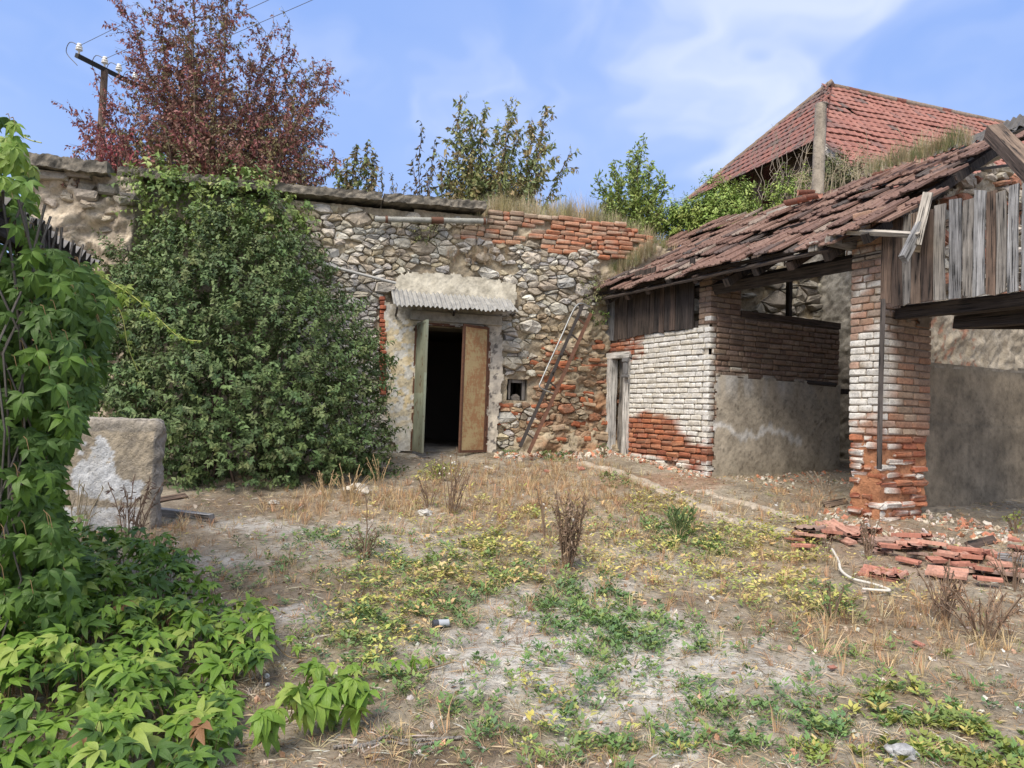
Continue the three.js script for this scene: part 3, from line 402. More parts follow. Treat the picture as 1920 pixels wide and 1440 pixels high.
    mesh('coping_slab', boxUV(g), M.rough, rear, new THREE.Vector3((u0 + u1) / 2, -t / 2, (n ? -0.3 : -0.1) + (n ? 0 : 0.05)));
  });
  for (const [x, y, w, h] of [[95, 332, 0.5, 0.12], [150, 328, 0.35, 0.1], [165, 368, 0.3, 0.16], [205, 358, 0.26, 0.16], [240, 376, 0.26, 0.16]]) { const [u, v] = W(x, y, 0.3), g = boxUV(blockGeo(w, h, 0.35, cap, 0.04, 0.018)), c = tint(cap, [[0.38, 0.33, 0.27], [0.3, 0.27, 0.23]]); setColors(g, () => c); mesh('stone', g, M.stone, rear, new THREE.Vector3(u, v, 0.25)).rotation.z = (cap() - 0.5) * 0.2; }
  // door leaves
  const dw = (dU1 - dU0) / 2, dh = dVt - dVb + 0.02;
  const leaf = (hinge, ang, dir, body, edge, label) => {
    const g = new THREE.Group(); g.position.set(hinge, dVb, 0.07); g.rotation.y = ang; g.name = 'door_leaf'; g.userData.label = label; rear.add(g);
    const pan = sheet(0, dw, 0, dh, 0.06, (u, v) => 0.004 * n2(u * 5, v * 3), () => [1, 1, 1]); const pb = pan.clone(); pb.translate(0, 0, -0.012);
    const pg = new THREE.BoxGeometry(dw - 0.06, dh - 0.06, 0.018, 6, 20, 1), q = pg.attributes.position; for (let i = 0; i < q.count; i++) q.setZ(i, q.getZ(i) + 0.006 * n2(q.getX(i) * 4 + dir, q.getY(i) * 3)); pg.computeVertexNormals();
    const P = mesh('door_panel', boxUV(pg, 1, dir * 0.37, 0.1), body, g, new THREE.Vector3(dir * dw / 2, dh / 2, 0));
    for (const [x, y, w, h] of [[0.02, dh / 2, 0.04, dh], [dw - 0.02, dh / 2, 0.04, dh], [dw / 2, 0.02, dw - 0.082, 0.04], [dw / 2, dh - 0.02, dw - 0.082, 0.04]]) mesh('door_rail', boxUV(new THREE.BoxGeometry(w, h, 0.035), 1, x, y), edge, g, new THREE.Vector3(dir * x, y, 0));
    return g;
  };
  const pale = std({ color: 0xffffff, map: rep(texture(256, ((f, b) => (x, y) => { const m = smoothstep(f(x, y) + 0.5 * (b(x, y) - 0.5), 0.66, 0.84); return mul3(mix3([0.52, 0.55, 0.48], [0.36, 0.27, 0.18], m * 0.8 + 0.25 * (1 - y) * (1 - y)), 0.82 + 0.36 * f(y, x)); })(tfbm(511, 5, 5), tfbm(521, 20, 2)), true), 1.1, 0.8), roughness: 0.7 });
  const L1 = leaf(dU0 + 0.01, -83 * Math.PI / 180, 1, pale, pale, 'pale green metal door leaf standing open'), L2 = leaf(dU1 - 0.01, 35 * Math.PI / 180, -1, M.rust, M.rustBar, 'rust-streaked cream metal door leaf');
  const h = mesh('handle', merge([new THREE.BoxGeometry(0.03, 0.16, 0.02).translate(0.5, 0.98, -0.03), new THREE.CylinderGeometry(0.012, 0.012, 0.13, 8).rotateZ(1.57).translate(0.46, 1.0, -0.055), new THREE.CylinderGeometry(0.01, 0.01, 0.05, 8).rotateX(1.57).translate(0.5, 1.0, -0.035)]), M.darkSteel, L1);
  for (const y of [0.3, dh - 0.3]) { mesh('hinge', new THREE.CylinderGeometry(0.016, 0.016, 0.1, 8), M.rustBar, L1, new THREE.Vector3(0, y, 0.02)); mesh('hinge', new THREE.CylinderGeometry(0.016, 0.016, 0.1, 8), M.rustBar, L2, new THREE.Vector3(0, y, 0.02)); }
  const bar = (a0, b0, c0, d0) => new THREE.BoxGeometry(b0 - a0, d0 - c0, 0.07).translate((a0 + b0) / 2, (c0 + d0) / 2, 0);
  mesh('door_frame', boxUV(merge([bar(dU0 - 0.035, dU0 + 0.01, dVb, dVt), bar(dU1 - 0.01, dU1 + 0.04, dVb, dVt), bar(dU0 - 0.035, dU1 + 0.04, dVt, dVt + 0.045)])), M.rustBar, rear, new THREE.Vector3(0, 0, 0.02));
  const wf = mesh('window_frame', boxUV(merge([bar(wU0 + 0.03, wU0 + 0.065, wVb + 0.02, wVt - 0.05), bar(wU1 - 0.065, wU1 - 0.02, wVb + 0.02, wVt - 0.05), bar(wU0 + 0.03, wU1 - 0.02, wVt - 0.05, wVt + 0.0)]), 1, 0, 0, true), WOOD.grey[2], rear, new THREE.Vector3(0, 0, -0.12));
  const st = boxUV(stoneGeo({ P: [[-0.08, -0.05], [0.08, -0.05], [0.09, 0.02], [0.03, 0.07], [-0.06, 0.05]], c: [0, 0], area: 0.018 }, br, 0, 0.06)); setColors(st, () => [0.3, 0.26, 0.22]); mesh('stone', st, M.stone, rear, new THREE.Vector3((wU0 + wU1) / 2, wVb + 0.05, -0.2));
}
// corrugated sheet over the door
const corrugated = (P00, P10, P01, P11, waves, amp, seg, nrm, jag = 0, rng = rngOf(5)) => {   // corners: wall side left/right, outer side left/right
  const pos = [], uv = [], idx = [], n = waves * 6, p = new THREE.Vector3(), q = new THREE.Vector3(), J = Array.from({ length: n + 1 }, () => rng());
  for (let s = 0; s < 2; s++) for (let j = 0; j <= seg; j++) for (let i = 0; i <= n; i++) { const x = i / n, y = j / seg * (1 + (j === seg ? jag * (J[i - i % 6] - 0.5) : 0)); p.lerpVectors(P00, P10, x); q.lerpVectors(P01, P11, x); p.lerp(q, y).addScaledVector(nrm, amp * Math.sin(x * waves * Math.PI * 2) - s * 0.007 + 0.02 * n2(x * 5, y * 2)); pos.push(p.x, p.y, p.z); uv.push(x * 2.2, y * 0.6); }
  const m = (n + 1) * (seg + 1);
  for (let j = 0; j < seg; j++) for (let i = 0; i < n; i++) { const a = j * (n + 1) + i; idx.push(a, a + n + 1, a + n + 2, a, a + n + 2, a + 1, m + a, m + a + n + 2, m + a + n + 1, m + a, m + a + 1, m + a + n + 2); }
  for (let i = 0; i < n; i++) { const a = seg * (n + 1) + i; idx.push(a, m + a, m + a + 1, a, m + a + 1, a + 1); }
  for (let j = 0; j < seg; j++) for (const i of [0, n]) { const a = j * (n + 1) + i, b = a + n + 1; idx.push(a, b, m + b, a, m + b, m + a); }
  return fromTris(pos, idx, uv);
};
{
  const g3 = (x, y, o) => { const [u, v] = W(x, y, o); return new THREE.Vector3(u, v, o); };
  const aw = base('corrugated_awning', WALL.o, WALL.th); tag(aw, 'pale grey corrugated sheet awning above the dark doorway', 'awning');
  const am = std({ color: lin([0.36, 0.355, 0.335]), map: rep(grainTex, 3, 1), roughness: 0.8 });
  mesh('roof_sheet', corrugated(g3(733, 543, 0.06), g3(957, 561, 0.06), g3(738, 571, 0.62), g3(972, 584, 0.62), 27, 0.017, 5, new THREE.Vector3(0, 0.9, 0.44), 0.06), am, aw);
  const rng = rngOf(52); for (const x of [742, 850, 962]) { const a = g3(x, 592, 0.07), b = g3(x + 3, 574 + (x - 742) * 0.05, 0.58); b.y -= 0.03; const d = b.clone().sub(a), m = mesh('bracket', new THREE.BoxGeometry(0.03, d.length(), 0.03), M.darkSteel, aw, a.add(b).multiplyScalar(0.5)); m.quaternion.setFromUnitVectors(new THREE.Vector3(0, 1, 0), d.normalize()); }
  // ribbed pipe on the wall
  const wp = base('ribbed_pipe', WALL.o, WALL.th); tag(wp, 'grey ribbed pipe lying along the top of the stone wall', 'pipe');
  const A = g3(703, 411, 0.16), B = g3(912, 415, 0.16), L = B.distanceTo(A), pts = []; const nR = 150; for (let i = 0; i <= nR; i++) pts.push(new THREE.Vector2(0.042 + 0.006 * (i % 2), i / nR * L)); pts.unshift(new THREE.Vector2(0.03, 0)); pts.push(new THREE.Vector2(0.03, L));
  const pm = mesh('pipe_body', new THREE.LatheGeometry(pts, 14), std({ color: lin([0.38, 0.38, 0.34]), map: rep(grainTex, 1, 4) }), wp, A); pm.quaternion.setFromUnitVectors(new THREE.Vector3(0, 1, 0), B.clone().sub(A).normalize());
  for (const t of [0.1, 0.55, 0.98]) { const c = mesh('collar', new THREE.CylinderGeometry(0.056, 0.056, t === 0.55 ? 0.2 : 0.04, 14), M.rustBar, wp, A.clone().lerp(B, t)); c.quaternion.copy(pm.quaternion); const s = mesh('bracket', new THREE.BoxGeometry(0.02, 0.02, 0.2), M.rustBar, wp, A.clone().lerp(B, t).add(new THREE.Vector3(0, 0.05, -0.08))); }
  const rod = mesh('metal_rod', tubeAlong([g3(580, 483, 0.12), g3(625, 500, 0.2), g3(680, 515, 0.22), g3(742, 531, 0.2)], 0.024, 20, 8), std({ color: lin([0.5, 0.49, 0.46]), map: rep(grainTex, 3), roughness: 0.6 }));
  rod.position.copy(WALL.o); rod.rotation.y = WALL.th; tag(rod, 'bent pale grey rod sloping down to the awning from the bush', 'rod');
  // ladder
  const ld = base('metal_ladder', WALL.o, WALL.th); tag(ld, 'rusty metal ladder with a pale tube handrail leaning on the stone wall', 'ladder');
  const foot = 0.95, top = 0.22, a0 = g3(975, 838, foot), a1 = g3(1092, 574, top), b0 = g3(991, 849, foot), b1 = g3(1108, 588, top);
  const bar = (name, p, q, w, t, m) => { const d = q.clone().sub(p), o = mesh(name, boxUV(new THREE.BoxGeometry(w, d.length(), t, 1, 6, 1), 1, p.x, p.y, true), m, ld, p.clone().add(q).multiplyScalar(0.5)); o.quaternion.setFromUnitVectors(new THREE.Vector3(0, 1, 0), d.normalize()); return o; };
  bar('rail', a0, a1, 0.05, 0.035, M.darkSteel); bar('rail', b0, b1, 0.055, 0.035, M.rustBar);
  for (let i = 0; i < 8; i++) { const t = 0.09 + i * 0.117; bar('rung', a0.clone().lerp(a1, t), b0.clone().lerp(b1, t), 0.025, 0.025, i % 3 ? M.rustBar : M.darkSteel); }
  mesh('handrail', tubeAlong([g3(1108, 577, 0.36), g3(1090, 569, 0.46), g3(1081, 573, 0.5), g3(1053, 630, 0.68), g3(1014, 716, 0.9), g3(1011, 724, 0.92), g3(1018, 730, 0.9), g3(1037, 738, 0.82)], 0.0125, 60, 8), M.galv, ld);
  for (const t of [0.5, 0.62]) bar('clamp', a0.clone().lerp(a1, t), a0.clone().lerp(a1, t).add(new THREE.Vector3(-0.02, 0.02, 0.16)), 0.02, 0.02, M.darkSteel);
}

// ---------------------------------------------------------------- brick shed
const F = (px, py, off = 0) => FAC.hit(px, py, off).slice(0, 2), S = (px, py, off = 0) => SIDE.hit(px, py, off).slice(0, 2);
const BASEV = groundY(2.85, 10.8) - 0.25, shedTop = F(1322, 608)[1], CRS = 0.081;
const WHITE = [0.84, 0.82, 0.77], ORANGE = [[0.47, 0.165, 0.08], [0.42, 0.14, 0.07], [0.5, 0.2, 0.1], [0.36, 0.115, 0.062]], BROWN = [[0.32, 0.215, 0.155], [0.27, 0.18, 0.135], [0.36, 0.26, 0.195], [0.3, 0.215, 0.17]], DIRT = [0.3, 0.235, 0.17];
const shed = base('brick_shed', CORNER); tag(shed, 'small brick shed with a whitewashed front, narrow door and half-plastered shadowed side', 'shed');
const shedU0 = F(1130, 700)[0];
const whiteF = (u, v) => { // how much whitewash is left on the front
  const f = fbm2(u * 1.6 + 4, v * 1.6, 3); const line = u > -0.62 ? 1.36 + 0.3 * f : 1.66 + 0.16 * f; let w = smoothstep(v, line - 0.1, line + 0.06); if (v < 0.98) w = Math.max(w, 0.38 + f); if (u > -0.16 && v > 1.2) w = Math.max(w, 0.75); if (u < -1.55 && v > 2.5 + f * 0.2 && v < 2.95) w *= 0.3; if (u < -2.1) w *= 0.25; return clamp(w, 0, 1);
};
const wear = (v) => 1 + 1.6 * smoothstep(1.7 - v, 0, 0.7);
const brickColors = (g, c, wf, ox, oy, k) => setColors(g, (x, y, z) => { const n = fbm3(x * 13 + k, y * 13, z * 13 + k * 2, 3); let o = mix3(c, DIRT, clamp(0.12 + 0.8 * n, 0, 0.6)); const w = wf(x + ox, y + oy); return mix3(o, mix3(WHITE, [0.68, 0.6, 0.44], clamp(0.2 + n, 0, 0.6)), w > 0.02 ? smoothstep(w + 0.55 * n + 0.1 * (k % 1), 0.32, 0.55) : 0); });
const doorA = F(1147, 760)[0], doorB = F(1171, 760)[0], doorT = F(1158, 672)[1], doorV0 = F(1160, 850)[1];
{
  const rng = rngOf(61), jambL = doorA - 0.13, jambR = doorB + 0.13, inD = (u, v) => u > jambL + 0.02 && u < jambR - 0.02 && v < doorT + 0.05;
  const fw = mesh('front_wall', sheet(shedU0, -0.05, BASEV, shedTop, 0.03, (u, v) => -0.028 + 0.008 * fbm2(u * 6, v * 6) - 0.03 * smoothstep(1.6 - v, 0, 0.6), (u, v) => { const w = whiteF(u, v), h = n2(u * 15, v * 15); return mix3(mix3([0.40, 0.30, 0.22], [0.44, 0.22, 0.13], smoothstep(1.9 - v, 0, 0.5)), [0.66, 0.61, 0.52], clamp(w * 0.9 + 0.3 * h, 0, 1)); }, inD), M.mortar, shed);
  fw.rotation.y = FAC.th;
  const ends = (k) => [shedU0, k % 2 ? -0.142 : 0];
  for (const [u0, u1, v0, v1, k] of courses(shedU0, 0, BASEV, shedTop - 0.01, rng, { c: CRS, L: 0.262, ends })) {
    let a = u0, b = u1; const v = (v0 + v1) / 2; if (v < doorT + 0.05) { if (a > jambL - 0.02 && b < jambR + 0.02) continue; if (a < jambL && b > jambL) b = jambL - 0.005; else if (a < jambR && b > jambR) a = jambR + 0.005; if (b - a < 0.04) continue; }
    const u = (a + b) / 2, low = smoothstep(1.15 - v, 0, 0.4); if (rng() < 0.05 * low + (u < -2.1 ? 0.12 : 0)) continue;
    const corner = b > -0.03, w = wear(v) * (u < -2.2 ? 2.2 : 1), kk = rng() * 9, c = tint(rng, ORANGE);
    const g = boxUV(corner ? blockGeo(b - a, v1 - v0, 0.13, rng, 0.012, 0.0028 * w) : brickGeo(b - a, v1 - v0, 0.012 + 0.008 * (rng() - 0.5) * w, rng, w), 1, rng() * 5, rng() * 5);
    const m = mesh('brick', brickColors(g, c, whiteF, u, v, kk), M.brick, fw, new THREE.Vector3(u + (rng() - 0.5) * 0.006, v + (rng() - 0.5) * 0.006 * w + 0.006 * n2(u * 2, k), (corner ? -0.065 : 0) - 0.035 * low * rng())); if (w > 1.6) m.rotation.z = (rng() - 0.5) * 0.05;
  }
  // side wall
  const sx1 = 2.75, sideTop = S(1450, 601)[1], pv = S(1460, 713)[1];
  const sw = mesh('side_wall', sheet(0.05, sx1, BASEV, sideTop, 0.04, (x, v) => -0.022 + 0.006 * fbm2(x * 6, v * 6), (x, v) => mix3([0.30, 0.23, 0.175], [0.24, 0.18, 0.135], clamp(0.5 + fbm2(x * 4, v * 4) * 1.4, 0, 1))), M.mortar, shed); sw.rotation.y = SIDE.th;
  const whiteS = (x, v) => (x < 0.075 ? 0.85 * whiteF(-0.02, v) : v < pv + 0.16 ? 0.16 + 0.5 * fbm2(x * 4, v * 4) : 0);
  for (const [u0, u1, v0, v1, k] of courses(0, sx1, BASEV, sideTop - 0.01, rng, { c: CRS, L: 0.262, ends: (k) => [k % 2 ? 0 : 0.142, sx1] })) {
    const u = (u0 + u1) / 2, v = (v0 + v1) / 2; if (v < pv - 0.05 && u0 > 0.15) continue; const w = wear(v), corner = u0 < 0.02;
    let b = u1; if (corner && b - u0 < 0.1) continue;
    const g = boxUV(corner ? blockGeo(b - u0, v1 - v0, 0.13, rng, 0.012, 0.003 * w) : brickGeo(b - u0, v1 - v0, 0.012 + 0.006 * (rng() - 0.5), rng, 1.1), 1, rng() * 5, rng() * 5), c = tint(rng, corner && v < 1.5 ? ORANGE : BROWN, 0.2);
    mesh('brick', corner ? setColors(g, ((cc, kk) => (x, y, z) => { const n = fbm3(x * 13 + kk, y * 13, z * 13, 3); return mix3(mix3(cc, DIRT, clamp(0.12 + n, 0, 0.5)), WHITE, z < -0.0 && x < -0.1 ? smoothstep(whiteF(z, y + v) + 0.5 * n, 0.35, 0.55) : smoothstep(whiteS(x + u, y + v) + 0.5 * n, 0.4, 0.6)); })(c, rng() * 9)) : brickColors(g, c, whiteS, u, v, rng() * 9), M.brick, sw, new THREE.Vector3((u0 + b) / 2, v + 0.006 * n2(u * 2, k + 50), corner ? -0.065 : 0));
  }
  const pl = sheet(0.04, sx1, BASEV - 0.05, pv + 0.05, 0.03, (x, v) => 0.03 + 0.012 * fbm2(x * 1.5, v * 1.5, 3) + 0.003 * n2(x * 20, v * 20), (x, v) => { const f = fbm2(x * 1.4, v * 1.4, 4), h = fbm2(x * 7, v * 7, 3); let c = mix3([0.62, 0.55, 0.44], [0.48, 0.42, 0.335], clamp(0.5 + f + 0.5 * h, 0, 1)); const cr = Math.abs(fbm2(x * 1.3 + 7, v * 1.1, 4)); if (cr < 0.008) c = mul3(c, 0.6); const drip = fbm2(x * 9, v * 0.7 + 4, 3); c = mul3(c, 1 - 0.05 * clamp(drip * 2, 0, 1) * smoothstep(v, 1.5, 2.2)); const t = pv - 0.1 + 0.05 * f - v; c = mix3(c, [0.68, 0.66, 0.62], clamp(1 - t / 0.32, 0, 1) * clamp(0.5 + 1.5 * fbm2(x * 2.5 + 3, v * 0.8, 3), 0, 0.8) * (x < 1.5 ? 1 : 0.6)); const line = 1.46 + 0.07 * Math.sin(x * 5.4 + 0.8) + 0.06 * n2(x * 4, 2) - 0.04 * x, d = Math.abs(v - line) / 0.045; if (x < 1.9) c = mix3(c, [0.9, 0.89, 0.86], clamp(1.3 - d * (1.0 + 0.8 * n2(x * 7, 5)) + 0.5 * h, 0, 0.85) * (d < 2.2 ? 1 : 0)); return mix3(c, [0.36, 0.31, 0.22], smoothstep(1.2 - v, 0, 0.4) * 0.4); }, (x, v) => x < 0.1 + 0.05 * n2(3, v * 5) + 0.02 * n2(1, v * 17) || v > pv + 0.015 * n2(x * 4, 8));
  const plm = mesh('plaster', pl, M.plaster, sw);
  beamTo('wall_plate', new THREE.Vector3(0.62, sideTop + 0.05, -0.07), new THREE.Vector3(sx1, sideTop + 0.04, -0.07), 0.14, 0.1, WOOD.dark[2], sw, rng, 1.57);
  const px = S(1486, 545)[0]; beamTo('post', new THREE.Vector3(px, sideTop + 0.09, -0.07), new THREE.Vector3(px + 0.01, sideTop + 1.15, -0.07), 0.07, 0.07, WOOD.dark[1], sw, rng);
  // pier on the corner, carrying the eaves
  const pier = mesh('corner_pier', boxUV(blockGeo(0.58, 0.95, 0.24, rng, 0.01, 0.004)), M.mortar, shed, SIDE.world(0.31, shedTop + 0.47, -0.15).sub(CORNER)); pier.rotation.y = SIDE.th; setColors(pier.geometry, () => [0.27, 0.2, 0.15]);
  for (let k = 0, v = shedTop + 0.005; k < 11; k++, v += CRS) {
    const put = (x0, x1, z0, z1) => { const g = boxUV(blockGeo(x1 - x0 - 0.01, CRS - 0.011, z1 - z0 - 0.01, rng, 0.011, 0.003), 1, rng() * 5, rng() * 5); brickColors(g, tint(rng, BROWN, 0.2), () => 0, 0, 0, rng() * 9); mesh('brick', g, M.brick, pier, new THREE.Vector3((x0 + x1) / 2 - 0.31, v + CRS / 2 - shedTop - 0.47, (z0 + z1) / 2 + 0.15)); };
    if (k % 2) { put(0, 0.13, -0.27, 0); put(0.13, 0.39, -0.13, 0); put(0.39, 0.6, -0.13, 0); } else { put(0, 0.27, -0.13, 0); put(0.27, 0.6, -0.13, 0); put(0, 0.13, -0.27, -0.13); }
  }
  // dark boards under the eaves on the left of the pier
  const v1 = F(1200, 545)[1] + 0.05, u0 = F(1131, 600)[0], cl = new THREE.Group(); cl.name = 'boarding'; cl.rotation.y = FAC.th; shed.add(cl);
  mesh('board_backing', new THREE.BoxGeometry(0.28 - u0 - 0.55, 0.1, 0.08).translate((u0 - 0.3) / 2, shedTop + 0.02, -0.06), WOOD.dark[1], cl);
  for (let u = u0, i = 0; u < -0.3; i++) { const w = 0.1 + 0.05 * rng(), gap = rng() < 0.2 ? 0.025 : 0.006, top = v1 + 0.28 + (u > -1.3 && u < -0.5 ? -0.08 - 0.12 * rng() : 0), b = shedTop - 0.03 - 0.05 * smoothstep(-u, 1.2, 2.4) - 0.02 * rng(); if (u + w < -0.28) mesh('plank', plankGeo(w, top - b, 0.022, rng, 0.012), i < 3 ? WOOD.grey[1] : pick(rng, WOOD.dark), cl, new THREE.Vector3(u + w / 2, (top + b) / 2, 0.02 + 0.01 * rng())).rotation.z = (rng() - 0.5) * 0.012; u += w + gap; }
  // door frame and leaf
  const df = new THREE.Group(); df.name = 'door_frame'; df.rotation.y = FAC.th; shed.add(df); const pw = WOOD.pale[0], pg = wood([0.86, 0.83, 0.77]);
  const v0 = doorV0 - 0.12;
  mesh('jamb', plankGeo(0.12, doorT - v0, 0.14, rng, 0.004).translate(0, 0, 0), pg, df, new THREE.Vector3(doorA - 0.06, (doorT + v0) / 2, -0.03)); mesh('jamb', plankGeo(0.13, doorT - v0 - 0.0, 0.14, rng, 0.004), pg, df, new THREE.Vector3(doorB + 0.065, (doorT + v0) / 2 - 0.02, -0.03)); mesh('head', plankGeo(0.1, doorB - doorA + 0.3, 0.15, rng, 0.004).rotateZ(Math.PI / 2), pg, df, new THREE.Vector3((doorA + doorB) / 2, doorT + 0.05, -0.028));
  const lf = mesh('door_leaf', plankGeo(0.6, doorT - v0 - 0.05, 0.035, rng, 0.01), WOOD.grey[2], df, new THREE.Vector3(doorB - 0.16, (doorT + v0) / 2, -0.36)); lf.rotation.y = 1.05;
  mesh('meter_box', merge([blockGeo(0.15, 0.07, 0.06, rng, 0.01).translate(0, 0.17, 0), blockGeo(0.1, 0.2, 0.05, rng, 0.01).translate(0, 0.03, 0), blockGeo(0.15, 0.05, 0.06, rng, 0.01).translate(0, -0.1, 0)]), WOOD.grey[1], df, new THREE.Vector3(doorB + 0.12, F(1176, 695)[1], 0.09));
  // inside: back and floor so that the door shows a dim room
  const inn = mesh('inner_wall', new THREE.BoxGeometry(2.4, 2.0, 0.06), std({ color: lin([0.34, 0.29, 0.22]), map: grainTex }), shed, FAC.world(-1.3, 1.7, -1.4).sub(CORNER)); inn.rotation.y = FAC.th;
  const loft = mesh('ceiling', new THREE.BoxGeometry(2.4, 0.05, 1.36), WOOD.dark[1], shed, FAC.world(-1.3, shedTop - 0.26, -0.72).sub(CORNER)); loft.rotation.y = FAC.th;
  const sill = mesh('threshold', boxUV(blockGeo(0.75, 0.14, 0.4, rng, 0.02, 0.008)), M.rough, shed, FAC.world((doorA + doorB) / 2, doorV0 - 0.12, 0.02).sub(CORNER)); sill.rotation.y = FAC.th; setColors(sill.geometry, () => [0.45, 0.36, 0.28]);
}

// ---------------------------------------------------------------- brick pillar between the two open bays
const PU = 2.47 * 1.127, PO = FAC.world(PU, 0), pil = base('brick_pillar', PO, SIDE.th); tag(pil, 'crumbling brick pillar with flaking whitewash between the two open bays', 'pillar');
{
  const rng = rngOf(71), U = 0.44, E = 0.88, v0 = groundY(PO.x, -PO.z) - 0.12, v1 = 4.02, PIL = new Frame(PO, SIDE.th);
  const whiteP = (x, v, z) => { const f = fbm3(x * 3, v * 3, z * 3, 3); if (x > 0.2 + 0.06 * f) return v < 1.35 ? 0.25 + 0.9 * f : 0; if (v > 2.62 + 0.25 * f || (z < -0.28 && v > 2.2 && v < 2.3)) return 0.22 + 0.6 * f; if (v > 1.7 + 0.12 * f) return 1; return 0.42 + 1.2 * f; };
  const core = blockGeo(E - 0.06, v1 - v0, U - 0.06, rng, 0.02, 0.002), cg = new THREE.BoxGeometry(E - 0.05, v1 - v0, U - 0.05, 14, 60, 8), p = cg.attributes.position;
  for (let i = 0; i < p.count; i++) { const x = p.getX(i), y = p.getY(i), z = p.getZ(i), low = smoothstep(1.75 - (y + (v0 + v1) / 2), 0, 0.7), e = 0.012 * fbm3(x * 7, y * 7, z * 7) + low * (0.045 * fbm3(x * 5 + 3, y * 5, z * 5, 3) - 0.025); p.setXYZ(i, x + Math.sign(x) * e, y, z + Math.sign(z) * e); }
  cg.computeVertexNormals(); setColors(cg, (x, y, z) => { const v = y + (v0 + v1) / 2, f = fbm3(x * 6, y * 6, z * 6); return mix3(mix3([0.32, 0.25, 0.19], [0.24, 0.185, 0.14], clamp(0.5 + f, 0, 1)), [0.5, 0.23, 0.115], smoothstep(1.85 - v, 0, 0.5)); });
  mesh('mortar_core', boxUV(cg), M.mortar, pil, new THREE.Vector3(E / 2, (v0 + v1) / 2, -U / 2));
  for (let k = 0, v = v0; v < v1; k++, v += 0.0835) {
    const low = smoothstep(1.65 - v, 0, 0.6), upper = smoothstep(v, 2.4, 3.0);
    const put = (x0, x1, z0, z1) => {
      if (rng() < 0.13 * low) return; const vc = v + 0.042, w = 1.2 + 2.2 * low, cut = low * rng() * 0.05, mx = x1 > E - 0.02 ? x1 - low * rng() * 0.12 : x1;
      const g = boxUV(blockGeo(mx - x0 - 0.011, 0.0725 - 0.012 * low * rng(), z1 - z0 - 0.011, rng, 0.013 + 0.01 * low, 0.003 * w), 1, rng() * 5, rng() * 5);
      const cx = (x0 + mx) / 2, cz = (z0 + z1) / 2, end = x0 > 0.1, c = tint(rng, low > 0.3 ? ORANGE : end ? [[0.36, 0.245, 0.175], [0.31, 0.2, 0.14], [0.39, 0.28, 0.21], [0.38, 0.2, 0.125]] : [[0.44, 0.26, 0.18], [0.48, 0.31, 0.23], [0.42, 0.33, 0.25]], 0.2), kk = rng() * 9;
      setColors(g, (x, y, z) => { const n = fbm3(x * 12 + kk, y * 12, z * 12, 3); return mix3(mix3(c, DIRT, clamp(0.08 + n, 0, 0.5)), mix3(WHITE, [0.7, 0.64, 0.54], clamp(0.3 + n, 0, 0.7)), smoothstep(whiteP(x + cx, vc, z + cz) + 0.6 * n, 0.4, 0.62)); });
      const m = mesh('brick', g, M.brick, pil, new THREE.Vector3(cx + (x0 < 0.02 ? cut : 0) + (rng() - 0.5) * 0.008 * w, vc + (rng() - 0.5) * 0.006 * w, cz - (z1 > -0.02 ? cut * rng() : 0))); m.rotation.set((rng() - 0.5) * 0.05 * low, (rng() - 0.5) * 0.12 * low, (rng() - 0.5) * 0.07 * low);
    };
    const s = 0.27 + (rng() - 0.5) * 0.04, t = 0.57 + (rng() - 0.5) * 0.05, q = -0.22 + (rng() - 0.5) * 0.1;
    if (k % 2) { put(0, 0.13, q, 0); put(0, 0.13, -U, q); put(0.13, 0.13 + s, -0.13, 0); put(0.13 + s, 0.13 + t - 0.05, -0.13, 0); put(0.08 + t, E, -0.13, 0); } else { put(0, s, -0.13, 0); put(s, t, -0.13, 0); put(t, E, -0.13, 0); put(0, 0.13, q - 0.06, -0.13); put(0, 0.13, -U, q - 0.06); }
  }
  // smeared plaster patch high on the shaded face
  const ps = sheet(0.33, 0.86, 2.75, 3.2, 0.03, (x, v) => 0.012 + 0.006 * fbm2(x * 5, v * 5), (x, v) => mix3([0.27, 0.22, 0.175], [0.2, 0.16, 0.13], clamp(0.5 + fbm2(x * 5, v * 5), 0, 1)), (x, v) => Math.hypot((x - 0.66) / 0.26, (v - 2.98) / 0.24) > 1 + 0.5 * n2(x * 6, v * 6)); mesh('plaster', ps, M.plaster, pil);
  const tA = PIL.hit(1658, 562, 0.06), tB = PIL.hit(1648, 880, 0.06);
  beamTo('iron_strip', new THREE.Vector3(tA[0], tA[1], 0.045), new THREE.Vector3(tB[0], tB[1], 0.06), 0.065, 0.05, wood([0.1, 0.085, 0.078]), pil, rng);
}

